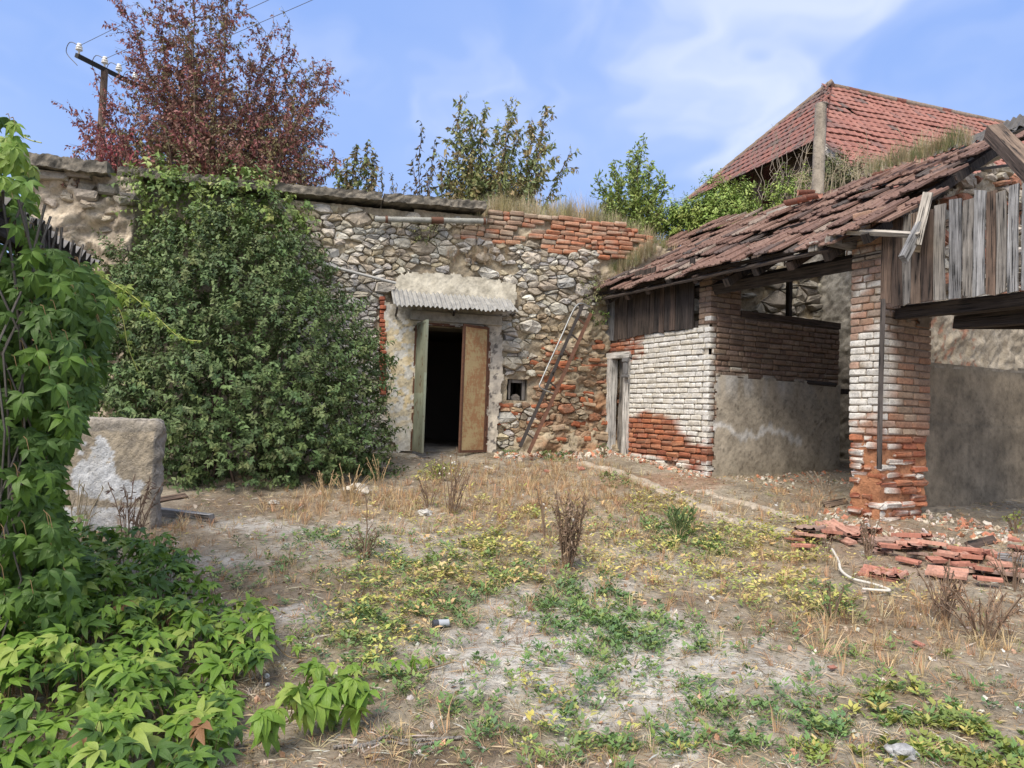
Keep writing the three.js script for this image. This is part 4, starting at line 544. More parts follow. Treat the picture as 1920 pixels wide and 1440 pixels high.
// ---------------------------------------------------------------- tiled roof over shed and bay
const slopeQuat = (th, al) => { const x = new THREE.Vector3(Math.cos(th), 0, -Math.sin(th)), o = new THREE.Vector3(Math.sin(th), 0, Math.cos(th)), n = new THREE.Vector3(0, Math.cos(al), 0).addScaledVector(o, Math.sin(al)), d = new THREE.Vector3(0, -Math.sin(al), 0).addScaledVector(o, Math.cos(al)); return new THREE.Quaternion().setFromRotationMatrix(new THREE.Matrix4().makeBasis(x, n, d)); };
const tileShape = (prof, l, th, rng, k = 0.002) => {               // a clay tile: profile across, flat along
  const pos = [], idx = [], uv = [], n = prof.length, Z = [-l / 2, l / 2], bow = (rng() - 0.5) * 0.006, tw = (rng() - 0.5) * 0.02;
  for (let s = 0; s < 2; s++) for (let j = 0; j < 2; j++) for (let i = 0; i < n; i++) { pos.push(prof[i][0] + (rng() - 0.5) * k, (s ? -th : prof[i][1] + (rng() - 0.5) * k) + bow * (j ? 1 : -1) + tw * prof[i][0] * (j ? 1 : -1), Z[j] + (j && s === 0 ? (rng() - 0.5) * 0.006 : 0)); uv.push(prof[i][0], Z[j]); }
  const at2 = (s, j, i) => (s * 2 + j) * n + i;
  for (let i = 0; i < n - 1; i++) { idx.push(at2(0, 0, i), at2(0, 1, i), at2(0, 1, i + 1), at2(0, 0, i), at2(0, 1, i + 1), at2(0, 0, i + 1)); idx.push(at2(0, 1, i), at2(1, 1, i), at2(1, 1, i + 1), at2(0, 1, i), at2(1, 1, i + 1), at2(0, 1, i + 1)); }
  idx.push(at2(1, 0, 0), at2(1, 0, n - 1), at2(1, 1, n - 1), at2(1, 0, 0), at2(1, 1, n - 1), at2(1, 1, 0));
  for (const i of [0, n - 1]) idx.push(at2(0, 0, i), at2(1, 0, i), at2(1, 1, i), at2(0, 0, i), at2(1, 1, i), at2(0, 1, i));
  return toCreasedNormals(fromTris(pos, idx, uv), 0.6);
};
const RIB = [[-0.108, 0.008], [-0.1, 0.02], [-0.085, 0.02], [-0.074, 0.005], [-0.02, 0.003], [-0.012, 0.015], [0.012, 0.015], [0.02, 0.003], [0.074, 0.005], [0.088, 0.022], [0.108, 0.02]];
const FLAT = [[-0.108, 0.008], [-0.09, 0.008], [-0.08, 0.014], [-0.03, 0.003], [0.03, 0.003], [0.085, 0.01], [0.1, 0.02], [0.112, 0.014]];
const trng = rngOf(81), ribTiles = Array.from({ length: 4 }, () => tileShape(RIB, 0.4, 0.009, trng)), flatTiles = Array.from({ length: 3 }, () => tileShape(FLAT, 0.38, 0.012, trng));
const tileMat = (c, k = 2.2) => std({ color: lin(c), map: rep(grainTex, k), bumpMap: rep(grainBump, 5), bumpScale: 0.006 });
const OLDTILE = [[0.245, 0.145, 0.112], [0.2, 0.12, 0.095], [0.28, 0.175, 0.135], [0.15, 0.105, 0.09], [0.11, 0.088, 0.078], [0.33, 0.26, 0.21]].map((c) => tileMat(c));
const REDTILE = [[0.35, 0.15, 0.115], [0.3, 0.13, 0.1], [0.37, 0.17, 0.13], [0.32, 0.15, 0.12], [0.24, 0.125, 0.105], [0.16, 0.11, 0.095]].map((c) => tileMat(c));
const roof = base('tiled_roof', FAC.world(0, 3.7, 0.35)); tag(roof, 'sagging weathered clay tile roof over the brick shed and the open bay', 'roof');
const sag = (x, z) => 0.075 * n2(x * 0.55, z * 0.5) + 0.03 * n2(x * 2.1 + 5, z * 2) - 0.05 * Math.exp(-Math.pow((x - 0.6) / 0.9, 2)) + (x > 2.2 ? 0.04 * (x - 2.2) : 0);
const ROOFA = 31.1 * Math.PI / 180, roofQ = slopeQuat(FAC.th, ROOFA);
{
  const rng = rngOf(82); roof.quaternion.copy(roofQ);
  for (let r = 0; r < 9; r++) {
    const x1 = r < 3 ? 2.35 + 0.12 * r : r < 6 ? 2.95 : 3.15;
    for (let x = -2.95 + 0.02 * (r % 2); x < x1; x += 0.203) {
      if (rng() < (x > 2 ? 0.1 : 0.02)) continue; const z = 0.02 - r * 0.335 - 0.2, loose = rng() < 0.28 ? 4.5 : 1.6;
      const m = mesh('tile', pick(rng, ribTiles), rng() < 0.7 ? pick(rng, OLDTILE.slice(0, 3)) : pick(rng, OLDTILE), roof, new THREE.Vector3(x + (rng() - 0.5) * 0.012, 0.03 + sag(x, z) + (rng() - 0.5) * 0.01 * loose, z + (rng() - 0.5) * 0.03 * loose));
      m.rotation.set(-0.06 + (rng() - 0.5) * 0.03 * loose, (rng() - 0.5) * 0.05 * loose + 0.03 * n2(x, z), (rng() - 0.5) * 0.04 * loose);
    }
  }
  // the fan of slipped tiles at the broken corner
  [[2.48, 0.0, 0.1], [2.66, -0.02, 0.16], [2.84, -0.05, 0.2], [3.02, -0.12, 0.26], [2.6, -0.34, 0.12], [2.8, -0.36, 0.18], [3.0, -0.4, 0.22], [3.16, -0.5, 0.3]].forEach(([x, z, a], i) => { const m = mesh('tile', ribTiles[i % 4], OLDTILE[(i + 2) % 3], roof, new THREE.Vector3(x, 0.06 + 0.02 * (i % 3), z - 0.16)); m.rotation.set(-0.04 + 0.03 * (i % 2), -a, 0.05 * (i % 3 - 1)); });
  for (let i = 0; i < 11; i++) mesh('rafter', boxUV(new THREE.BoxGeometry(0.09, 0.11, 3.1), 1, i, 0), WOOD.dark[i % 3], roof, new THREE.Vector3(-2.8 + i * 0.56, -0.14 + sag(-2.8 + i * 0.56, -1.5), -1.52));
  for (let r = 0; r < 9; r++) mesh('batten', plankGeo(0.05, 5.7, 0.03, rng, 0.02, 8).rotateZ(Math.PI / 2), WOOD.dark[r % 3], roof, new THREE.Vector3(0, -0.055, -r * 0.335 - 0.1));
  // eaves beam, fascia and round log on the wall heads
  const eb = (name, u0, u1, v, z, w, h, m) => { const a = FAC.world(u0, v, z), b = FAC.world(u1, v + 0.02, z), o = beamTo(name, roof.worldToLocal(a.clone()), roof.worldToLocal(b.clone()), w, h, m, roof, rng); return o; };
  roof.updateMatrixWorld(true);
  eb('eaves_beam', -2.75, 2.85, 3.5, -0.1, 0.15, 0.15, WOOD.dark[1]); eb('fascia_board', -2.7, 2.3, 3.6, 0.28, 0.03, 0.11, WOOD.dark[0]);
  const la = FAC.hit(1556, 450, 0.36), lg = mesh('log', new THREE.CylinderGeometry(0.075, 0.085, 0.9, 14, 1).rotateX(Math.PI / 2), WOOD.grey[1], roof); lg.position.copy(roof.worldToLocal(FAC.world(la[0], la[1], -0.1))); lg.quaternion.copy(roofQ.clone().invert()).multiply(new THREE.Quaternion().setFromAxisAngle(new THREE.Vector3(0, 1, 0), FAC.th));
  const le = mesh('log_end', new THREE.CircleGeometry(0.08, 14), WOOD.pale[1], lg, new THREE.Vector3(0, 0, 0.452));
  const bA = FAC.hit(1522, 462, 0.36), bl = mesh('rafter_end', boxUV(blockGeo(0.13, 0.12, 0.5, rng, 0.01)), WOOD.pale[1], roof); bl.position.copy(roof.worldToLocal(FAC.world(bA[0], bA[1], 0.1))); bl.quaternion.copy(lg.quaternion);
  const batt = (p0, p1, z0, z1, w, t, m) => { const a = FAC.hit(p0[0], p0[1], z0), b = FAC.hit(p1[0], p1[1], z1); return beamTo('broken_batten', roof.worldToLocal(FAC.world(a[0], a[1], z0)), roof.worldToLocal(FAC.world(b[0], b[1], z1)), w, t, m, roof, rng); };
  batt([1588, 434], [1722, 440], 0.34, 0.3, 0.05, 0.05, WOOD.pale[1]);
}
// ---------------------------------------------------------------- board cladding above the near bay
const cladV0 = F(1700, 572)[1], clad = base('board_cladding', FAC.world(PU, 0), FAC.th); tag(clad, 'row of weathered upright grey boards with gaps hanging above the near bay', 'wood wall');
{
  const rng = rngOf(91); let x = 0.02, i = 0;
  while (x < 1.75) {
    const w = i === 0 ? 0.13 : 0.085 + 0.04 * rng(), gap = i < 5 ? 0.004 : 0.01 + 0.03 * rng() * rng() + (rng() < 0.2 ? 0.025 : 0), top = i === 0 ? F(1665, 445)[1] : i < 5 ? 3.88 : 3.86 + 0.07 * rng() + 0.02 * (i % 3), bot = cladV0 + (i === 0 ? 0.03 : -0.015 + 0.02 * rng());
    mesh('plank', plankGeo(w, top - bot, 0.022, rng, 0.02, 5), i === 0 ? WOOD.brown[1] : i < 5 ? pick(rng, [WOOD.brown[0], WOOD.dark[2], WOOD.grey[2]]) : rng() < 0.14 ? pick(rng, WOOD.brown) : pick(rng, WOOD.grey), clad, new THREE.Vector3(x + w / 2, (top + bot) / 2, 0.07 + 0.012 * rng())).rotation.z = (rng() - 0.5) * 0.02;
    x += w + gap; i++;
  }
  beamTo('rail', new THREE.Vector3(0.0, cladV0 + 0.12, 0.03), new THREE.Vector3(2.1, cladV0 + 0.14, 0.03), 0.07, 0.06, WOOD.dark[0], clad, rng); beamTo('rail', new THREE.Vector3(0.3, 3.7, 0.03), new THREE.Vector3(2.1, 3.72, 0.03), 0.07, 0.06, WOOD.dark[2], clad, rng);
  beamTo('beam', new THREE.Vector3(0.02, cladV0 - 0.06, -0.22), new THREE.Vector3(2.3, cladV0 - 0.05, -0.22), 0.12, 0.11, WOOD.dark[1], clad, rng);
  beamTo('beam', new THREE.Vector3(0.5, cladV0 - 0.17, -0.55), new THREE.Vector3(2.3, cladV0 - 0.17, -0.55), 0.14, 0.16, WOOD.dark[1], clad, rng); beamTo('brace', new THREE.Vector3(0.35, cladV0 - 0.17, -0.8), new THREE.Vector3(2.4, cladV0 - 0.36, -0.7), 0.06, 0.07, WOOD.dark[1], clad, rng);
  for (let k = 0; k < 9; k++) mesh('deck_board', plankGeo(0.19, 2.2, 0.03, rng, 0.01).rotateZ(Math.PI / 2), WOOD.dark[k % 3], clad, new THREE.Vector3(1.15, cladV0 + 0.03, -0.35 - k * 0.2)).rotation.x = Math.PI / 2;
}
// ---------------------------------------------------------------- cross wall behind the near bay
const CROSS = new Frame(V(5.0, 9.16, 0), SIDE.th), cross = base('cross_wall', CROSS.o, CROSS.th); tag(cross, 'rubble and plaster cross wall behind the pillar with a dark concrete lower panel', 'wall');
{
  const rng = rngOf(95), C = (px, py) => CROSS.hit(px, py).slice(0, 2), tp = [[-0.6, 3.5], [0, 4.0], [0.37, 4.5], [0.9, 4.85], [1.39, 5.08], [2, 5.2], [3.6, 5.25]], top = interp(tp), v0 = 0.35, [, pT] = C(1760, 685), [, pB] = C(1800, 948), pTop = (x) => pT + 0.02 * x;
  const sh = new THREE.Shape(); sh.moveTo(-0.6, v0); sh.lineTo(3.6, v0); for (let i = tp.length - 1; i >= 0; i--) sh.lineTo(tp[i][0], tp[i][1] - 0.05);
  const core = new THREE.ExtrudeGeometry(sh, { depth: 0.36, bevelEnabled: false }).translate(0, 0, -0.44); setColors(core, () => [0.3, 0.25, 0.19]); mesh('wall_core', boxUV(core), M.mortar, cross);
  const zf = (x, v) => -0.02 + 0.05 * fbm2(x * 2.6, v * 2.6, 4) + 0.02 * n2(x * 9, v * 9);
  mesh('rough_plaster', sheet(-0.5, 3.5, 1.8, 5.1, 0.035, zf, (x, v) => { const f = fbm2(x * 2 + 8, v * 2, 4), h = fbm2(x * 5, v * 5 + 3, 3); let c = mix3([0.6, 0.52, 0.4], [0.36, 0.3, 0.22], clamp(0.4 + f * 1.3 + 0.7 * h, 0, 1)); if (h > 0.22 && x < 1.2) c = mix3(c, [0.45, 0.2, 0.12], 0.7); return c; }, (x, v) => v > top(x) - 0.03 || v < pT - 0.05), M.rough, cross);
  const ok = (x, v) => v < top(x) - 0.03 && v > 3.3; addStones(cells(0, 3.4, 3.2, 5.3, 190, rng, ok, 1.7, 0.8), cross, rng, { gap: 0.012, bulge: () => 0.05 + 0.06 * rng(), color: () => tint(rng, [[0.6, 0.54, 0.44], [0.5, 0.45, 0.38], [0.47, 0.2, 0.12], [0.68, 0.63, 0.55]], 0.2), z: -0.01, most: 190 });
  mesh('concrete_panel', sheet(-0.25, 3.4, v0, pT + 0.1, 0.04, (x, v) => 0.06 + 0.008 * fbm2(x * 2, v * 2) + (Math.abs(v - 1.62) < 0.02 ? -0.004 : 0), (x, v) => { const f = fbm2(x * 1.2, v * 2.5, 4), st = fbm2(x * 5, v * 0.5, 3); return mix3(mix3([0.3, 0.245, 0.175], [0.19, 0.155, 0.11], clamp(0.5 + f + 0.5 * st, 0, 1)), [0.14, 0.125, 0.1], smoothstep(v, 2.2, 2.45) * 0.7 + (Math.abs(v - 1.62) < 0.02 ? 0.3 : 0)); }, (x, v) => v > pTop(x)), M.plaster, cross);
  const tg = boxUV(new THREE.BoxGeometry(3.65, 0.03, 0.1)); setColors(tg, () => [0.24, 0.21, 0.17]); mesh('panel_edge', tg, M.plaster, cross, new THREE.Vector3(1.55, pT + 0.0, 0.01)).rotation.z = 0.02;
  const pg = new THREE.BoxGeometry(3.4, 0.5, 0.22, 30, 3, 2), p = pg.attributes.position; for (let i = 0; i < p.count; i++) p.setXYZ(i, p.getX(i), p.getY(i) + 0.02 * n2(p.getX(i) * 3, 1), p.getZ(i) + 0.025 * n2(p.getX(i) * 3, p.getY(i) * 5)); pg.computeVertexNormals(); setColors(pg, (x, y) => mix3([0.36, 0.31, 0.24], [0.26, 0.22, 0.17], clamp(0.5 + fbm2(x * 3, y * 3), 0, 1))); mesh('plinth', boxUV(pg), M.plaster, cross, new THREE.Vector3(1.5, pB - 0.24, 0.1));
}
// wall at the back of the open bay
const BACK = new Frame(CORNER.clone().addScaledVector(SIDE.x, 4.15), FAC.th), back = base('back_wall', BACK.o, BACK.th); tag(back, 'stained rough plaster and rubble wall at the back of the middle bay', 'wall');
{
  const rng = rngOf(97), top = (u) => 5.0 + 0.1 * n2(u * 2, 1);
  const zf = (u, v) => 0.05 * fbm2(u * 2.4, v * 2.4, 4) + 0.02 * n2(u * 8, v * 8);
  const core = new THREE.BoxGeometry(7.4, 4.7, 0.4).translate(-0.7, 2.65, -0.3); setColors(core, () => [0.25, 0.21, 0.17]); mesh('wall_core', boxUV(core), M.mortar, back);
  mesh('rough_plaster', sheet(-4.2, 2.8, 0.6, 5.1, 0.04, zf, (u, v) => { const f = fbm2(u * 1.8 + 3, v * 1.8, 4), h = fbm2(u * 6, v * 6, 3); return mix3(mix3([0.60, 0.56, 0.49], [0.33, 0.30, 0.26], clamp(0.45 + f + 0.5 * h, 0, 1)), [0.14, 0.12, 0.1], smoothstep(3.0 - v, 0, 0.5) * 0.5); }, (u, v) => v > top(u)), M.rough, back);
  const [sA] = BACK.hit(1385, 530), [sB] = BACK.hit(1436, 530); addStones(cells(sA - 0.8, sB + 0.5, 2.6, 5.0, 90, rng, (u) => u < sB + 0.2 * rng(), 1.4, 0.6), back, rng, { gap: 0.012, bulge: () => 0.06 + 0.05 * rng(), color: () => tint(rng, [[0.55, 0.51, 0.45], [0.6, 0.55, 0.47], [0.42, 0.38, 0.32]], 0.2), z: 0.0, most: 90 });
}
// broken timbers and tiles lying inside the bay behind the low wall
{
  const rng = rngOf(98), hp = base('timber_heap', FAC.world(-1.1, 0, -1.9)); tag(hp, 'dark heap of broken roof timbers in the open bay behind the side wall', 'debris');
  for (let i = 0; i < 26; i++) { const a = new THREE.Vector3((rng() - 0.5) * 1.6, 2.15 + rng() * 0.55, (rng() - 0.5) * 1.6), b = a.clone().add(new THREE.Vector3((rng() - 0.5) * 1.6, (rng() - 0.4) * 0.4, (rng() - 0.5) * 1.4)); beamTo(i % 4 ? 'lath' : 'timber', a, b, 0.04 + 0.05 * rng(), 0.03 + 0.03 * rng(), i % 6 === 0 ? WOOD.brown[0] : pick(rng, WOOD.dark), hp, rng); }
  mesh('loft_floor', boxUV(new THREE.BoxGeometry(2.2, 0.08, 2.2)), WOOD.dark[1], hp, new THREE.Vector3(0, 2.12, 0)).rotation.y = FAC.th;
}
// ---------------------------------------------------------------- loose timber, tiles and the pipe on the shed roof
{
  const rng = rngOf(99);
  const RF = (px, py, off = 0.1) => { const n = new THREE.Vector3(0, 1, 0).applyQuaternion(roofQ), d = ray(px, py), q = roof.position.clone().addScaledVector(n, off).sub(camera.position), t = q.dot(n) / d.dot(n); return camera.position.clone().addScaledVector(d, t); };
  const loose = (name, a, b, w, t, m, label, cat) => { const pa = Array.isArray(a) ? at(...a) : a, pb = Array.isArray(b) ? at(...b) : b; const o = beamTo(name, pa, pb, w, t, m, null, rng, rng()); tag(o, label, cat); return o; };
  loose('broken_timber', [1738, 372, 7.9], [1716, 466, 7.72], 0.17, 0.1, WOOD.pale[1], 'thick splintered pale timber hanging over the first boards of the cladding', 'timber');
  loose('broken_timber', [1726, 420, 7.75], [1694, 486, 7.6], 0.09, 0.06, WOOD.grey[0], 'short thin timber hanging just left of the thick splintered one', 'timber');
  loose('weathered_plank', [1592, 412, 10.5], [1662, 370, 10.4], 0.2, 0.08, WOOD.grey[2], 'thick dark weathered plank lying at the roof ridge right of the pipe', 'plank');
  loose('weathered_plank', [1655, 386, 9.9], [1905, 278, 9.3], 0.12, 0.06, WOOD.pale[0], 'long pale plank lying along the ridge of the shed roof', 'plank');
  loose('weathered_plank', [1800, 322, 9.2], [1922, 306, 8.6], 0.1, 0.03, WOOD.grey[1], 'thin grey plank sticking out of the broken roof edge under the beam', 'plank');
  loose('weathered_plank', [1812, 312, 9.6], [1880, 262, 9.4], 0.16, 0.05, WOOD.grey[0], 'wide grey plank sloping under the corrugated sheets', 'plank');
  loose('weathered_plank', [1440, 402, 11.8], [1498, 382, 11.5], 0.09, 0.05, WOOD.pale[1], 'short white weathered plank on the ridge left of the pipe', 'plank');
  loose('heavy_beam', [1862, 246, 8.6], [1965, 352, 7.6], 0.17, 0.17, WOOD.brown[0], 'heavy square grey beam jutting out above the boards at the right edge', 'beam');
  [[1488, 374, 11.2, 0.3], [1506, 370, 11.15, 0.3], [1524, 364, 11.1, 0.5], [1512, 356, 11.3, 1.2], [1668, 318, 10.6, 0.3], [1655, 322, 10.7, 0.4]].forEach(([x, y, z, r], i) => { const m = mesh('ridge_tile', new THREE.CylinderGeometry(0.075, 0.085, 0.24, 10, 1, true, -Math.PI / 2, Math.PI).rotateX(Math.PI / 2), new THREE.MeshStandardMaterial({ color: lin([0.42, 0.2, 0.14]), map: rep(grainTex, 2), roughness: 0.9, side: THREE.DoubleSide }), null, at(x, y, z)); m.rotation.set(0.1, FAC.th + Math.PI / 2 + (r - 0.3), 0.2 * r); tag(m, ['weathered red ridge tile on the shed roof just left of the pipe foot', 'weathered red ridge tile on the shed roof right beside the pipe foot', 'weathered red ridge tile leaning against the foot of the pipe', 'weathered red ridge tile tipped up behind the pipe foot', 'weathered red ridge tile among dry weeds in front of the house roof', 'weathered red ridge tile half hidden behind the long pale plank'][i], 'roof tile'); });
  const c0 = at(1532, 366, 11.5), c1 = at(1537, 196, 11.5), ch = base('chimney_pipe', c0); tag(ch, 'tall stained concrete chimney pipe standing on the shed roof before the house', 'chimney');
  const g = new THREE.CylinderGeometry(0.088, 0.092, c1.distanceTo(c0), 20, 24, true), p = g.attributes.position; for (let i = 0; i < p.count; i++) { const e = 1 + 0.03 * n3(p.getX(i) * 9, p.getY(i) * 3, p.getZ(i) * 9); p.setX(i, p.getX(i) * e); p.setZ(i, p.getZ(i) * e); } g.computeVertexNormals(); setColors(g, (x, y, z) => mix3([0.5, 0.44, 0.35], [0.3, 0.25, 0.2], clamp(0.4 + 1.2 * fbm3(x * 5, y * 1.2, z * 5) + 0.25 * Math.sin(y * 3), 0, 1))); g.attributes.uv.array.forEach((v, i, a) => { a[i] = i % 2 ? v * 2 : v * 0.6; });
  const L = c1.distanceTo(c0); mesh('pipe_body', g, M.plaster, ch, new THREE.Vector3(0.02, L / 2, 0)).rotation.z = -0.02; const cap = new THREE.TorusGeometry(0.085, 0.012, 6, 20).rotateX(Math.PI / 2); setColors(cap, () => [0.3, 0.27, 0.23]); mesh('pipe_rim', cap, M.plaster, ch, new THREE.Vector3(0.05, L, 0)); mesh('pipe_bore', new THREE.CylinderGeometry(0.076, 0.076, 0.04, 18), M.black, ch, new THREE.Vector3(0.05, L - 0.03, 0));
  // corrugated sheets of the next roof
  const cs = base('corrugated_roof', at(1830, 300, 10.2)); tag(cs, 'dark corrugated roof sheets on timber behind the heavy beam at the right edge', 'roof');
  const q = (x, y, z) => at(x, y, z).sub(cs.position), nr = new THREE.Vector3(-0.3, 0.9, 0.25).normalize();
  mesh('roof_sheet', corrugated(q(1795, 268, 12.2), q(1960, 196, 11.0), q(1742, 292, 11.4), q(1960, 222, 9.8), 14, 0.022, 4, nr, 0.05), std({ color: lin([0.12, 0.11, 0.1]), map: rep(grainTex, 2) }), cs);
  beamTo('purlin', q(1752, 300, 11.4), q(1955, 228, 9.9), 0.07, 0.07, WOOD.grey[1], cs, rng); beamTo('purlin', q(1800, 296, 11.6), q(1960, 240, 10.4), 0.1, 0.1, WOOD.dark[1], cs, rng);
}
// ---------------------------------------------------------------- the red-roofed house
{
  const rng = rngOf(111), AX = 8.1, AZ = 19.55, AY = EYE + 8.97, SL = 1.03, th = Math.atan2(0.327, 0.945), H = new Frame(V(AX, AZ, 0), th), b = 2.58, c = 2.48, al = Math.atan(SL), house = base('old_house', V(AX, AZ, 0)); tag(house, 'old house with a red tiled half-hipped roof and dark boarded gable', 'house');
  const local = (u, y, z) => H.world(u, y, z).sub(house.position);
  const near = new THREE.Group(); near.name = 'main_roof'; near.position.copy(local(0, AY, 0)); near.quaternion.copy(slopeQuat(th, al)); house.add(near);
  const dmax = 7.2, list = []; for (let r = 0; r * 0.3 < dmax; r++) { const z = 0.16 + r * 0.3, dh = z * Math.cos(al), left = -c * Math.min(1, dh / b) - (dh > b ? 0.05 : 0); for (let x = left + 0.06 + 0.1 * (r % 2); x < 10; x += 0.212) if (rng() > 0.004) list.push({ x, z, r, d: Math.hypot(x - 0.5, 0) + z * 0.3 }); }
  list.sort((p, q) => p.d - q.d); const rest = [];
  const patchy = (x, z) => n2(x * 0.7, z * 0.9) > 0.55 || (n2(x * 2.3 + 9, z * 2) > 0.7);
  list.forEach((t, i) => { const mat = patchy(t.x, t.z) && rng() < 0.6 ? REDTILE[4 + (rng() < 0.5 ? 1 : 0)] : pick(rng, REDTILE.slice(0, 4)), P = new THREE.Vector3(t.x + (rng() - 0.5) * 0.012, 0.02 + 0.03 * n2(t.x * 0.5, t.z * 0.5) + (rng() - 0.5) * 0.01, t.z + (rng() - 0.5) * 0.025), R = new THREE.Euler(-0.07 + (rng() - 0.5) * 0.03, (rng() - 0.5) * 0.04, (rng() - 0.5) * 0.04); if (i < 200) { const m = mesh('tile', flatTiles[i % 3], mat, near, P); m.rotation.copy(R); } else rest.push({ m: new THREE.Matrix4().compose(P, new THREE.Quaternion().setFromEuler(R), new THREE.Vector3(1, 1, 1)), c: mat.color }); });
  stuff(inst('small_roof_tiles', flatTiles[0], tileMat([1, 1, 1]), rest, near));
  { const d = new THREE.Shape(); d.moveTo(0, -0.02); d.lineTo(9, -0.02); d.lineTo(9, -dmax); d.lineTo(-c + 0.05, -dmax); d.lineTo(-c + 0.05, -b / Math.cos(al)); d.closePath(); const g = new THREE.ExtrudeGeometry(d, { depth: 0.04, bevelEnabled: false }).rotateX(-Math.PI / 2).translate(0, -0.07, 0); mesh('roof_deck', boxUV(g), WOOD.dark[1], near); }
  const hth = Math.atan2(-0.945, 0.327), ha = Math.atan(b * SL / c), hip = new THREE.Group(); hip.name = 'half_hip'; hip.position.copy(local(0, AY, 0)); hip.quaternion.copy(slopeQuat(hth, ha)); house.add(hip); const hl = c / Math.cos(ha) + 0.12;
  for (let r = 0; r * 0.3 < hl - 0.1; r++) { const z = Math.min(0.2 + r * 0.3, hl - 0.12), w = b * (z / (hl - 0.12)); for (let x = -w + 0.05 + 0.1 * (r % 2); x < w; x += 0.2) { const m = mesh('tile', pick(rng, flatTiles), rng() < 0.8 ? pick(rng, [REDTILE[1], REDTILE[4]]) : REDTILE[5], hip, new THREE.Vector3(x, 0.02 + (rng() - 0.5) * 0.01, z)); m.rotation.set(-0.07, (rng() - 0.5) * 0.04, (rng() - 0.5) * 0.03); } }
  { const d = new THREE.Shape(); d.moveTo(0, 0); d.lineTo(b, -hl + 0.1); d.lineTo(-b, -hl + 0.1); d.closePath(); const g = new THREE.ExtrudeGeometry(d, { depth: 0.04, bevelEnabled: false }).rotateX(-Math.PI / 2).translate(0, -0.07, 0); mesh('roof_deck', boxUV(g), WOOD.dark[1], hip); }
  // ridge and hip cappings
  const capT = new THREE.CylinderGeometry(0.13, 0.105, 0.4, 10, 1, true, -Math.PI / 2 - 0.15, Math.PI + 0.3); const capM = [REDTILE[0], REDTILE[1], tileMat([0.36, 0.27, 0.2]), tileMat([0.44, 0.36, 0.29])];
  const line = (A, B, mats, flip) => { const d = B.clone().sub(A), n = Math.floor(d.length() / 0.33), D = d.clone().normalize(), side = new THREE.Vector3(0, 1, 0).cross(D).normalize(), upv = D.clone().cross(side); const q0 = new THREE.Quaternion().setFromRotationMatrix(new THREE.Matrix4().makeBasis(side, D, side.clone().cross(D))); for (let i = 0; i <= n; i++) { const m = mesh('ridge_tile', capT, new THREE.MeshStandardMaterial().copy(pick(rng, mats)), house, A.clone().addScaledVector(D, i * 0.33 + 0.1).addScaledVector(upv, -0.02)); m.material.side = THREE.DoubleSide; m.quaternion.copy(q0).multiply(new THREE.Quaternion().setFromAxisAngle(new THREE.Vector3(1, 0, 0), flip * 0.06)).multiply(new THREE.Quaternion().setFromAxisAngle(new THREE.Vector3(0, 0, 1), (rng() - 0.5) * 0.05)); } };
  const A = local(0, AY + 0.03, 0), Bn = local(-c, AY - b * SL + 0.03, b), Bf = local(-c, AY - b * SL + 0.03, -b);
  line(A, local(9, AY + 0.03, 0), [capM[3], capM[2], capM[0]], 1); line(Bn, A, [capM[0], capM[1]], 1); line(Bf, A, [capM[2], capM[3]], 1);
  // boarded gable, verge boards, black loft behind
  const gx = -c + 0.4, gable = new THREE.Group(); gable.name = 'gable_wall'; house.add(gable); const gq = new THREE.Quaternion().setFromAxisAngle(new THREE.Vector3(0, 1, 0), hth), eY = AY - b * SL + 0.2;
  for (let z = -4.4; z < 4.6; z += 0.185) { const topY = Math.min(eY, AY - Math.abs(z) * SL - 0.15), bot = 3.4; if (rng() < 0.06 || (z > 0.2 && z < 0.5)) continue; const m = mesh('plank', plankGeo(0.17, topY - bot, 0.025, rng, 0.015), pick(rng, [WOOD.brown[0], WOOD.brown[1], WOOD.dark[2]]), gable, local(gx + 0.02 * rng(), (topY + bot) / 2, z)); m.quaternion.copy(gq); }
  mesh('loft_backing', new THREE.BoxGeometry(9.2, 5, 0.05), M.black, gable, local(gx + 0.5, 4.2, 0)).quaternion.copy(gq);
  const vb = (z0, z1) => beamTo('verge_board', local(-c - 0.02, AY - Math.abs(z0) * SL - 0.1, z0), local(-c - 0.02, AY - Math.abs(z1) * SL - 0.1, z1), 0.035, 0.16, WOOD.pale[1], house, rng); vb(b, 5.4);
  const eaveB = beamTo('fascia_board', local(-c, eY - 0.28, -b), local(-c, eY - 0.28, b), 0.03, 0.1, WOOD.dark[0], house, rng);
  const body = mesh('house_wall', new THREE.BoxGeometry(10.5, 3.4, 7.6), std({ color: lin([0.45, 0.4, 0.33]), map: grainTex }), house, local(4.0, 3.0, -0.2)); body.rotation.y = th;
  // far roof slope, out of sight
  const fs = mesh('far_roof', new THREE.BoxGeometry(9 + c, 0.06, 6.4).translate((9 - c) / 2, -0.06, 3.2), REDTILE[1], house, local(0, AY, 0)); fs.quaternion.copy(slopeQuat(th + Math.PI, al)); fs.geometry.translate(-(9 - c), 0, 0); { const p = fs.geometry.attributes.position; for (let i = 0; i < p.count; i++) if (p.getZ(i) < 0.01 && p.getX(i) > 0) p.setX(i, 0.01); }
}
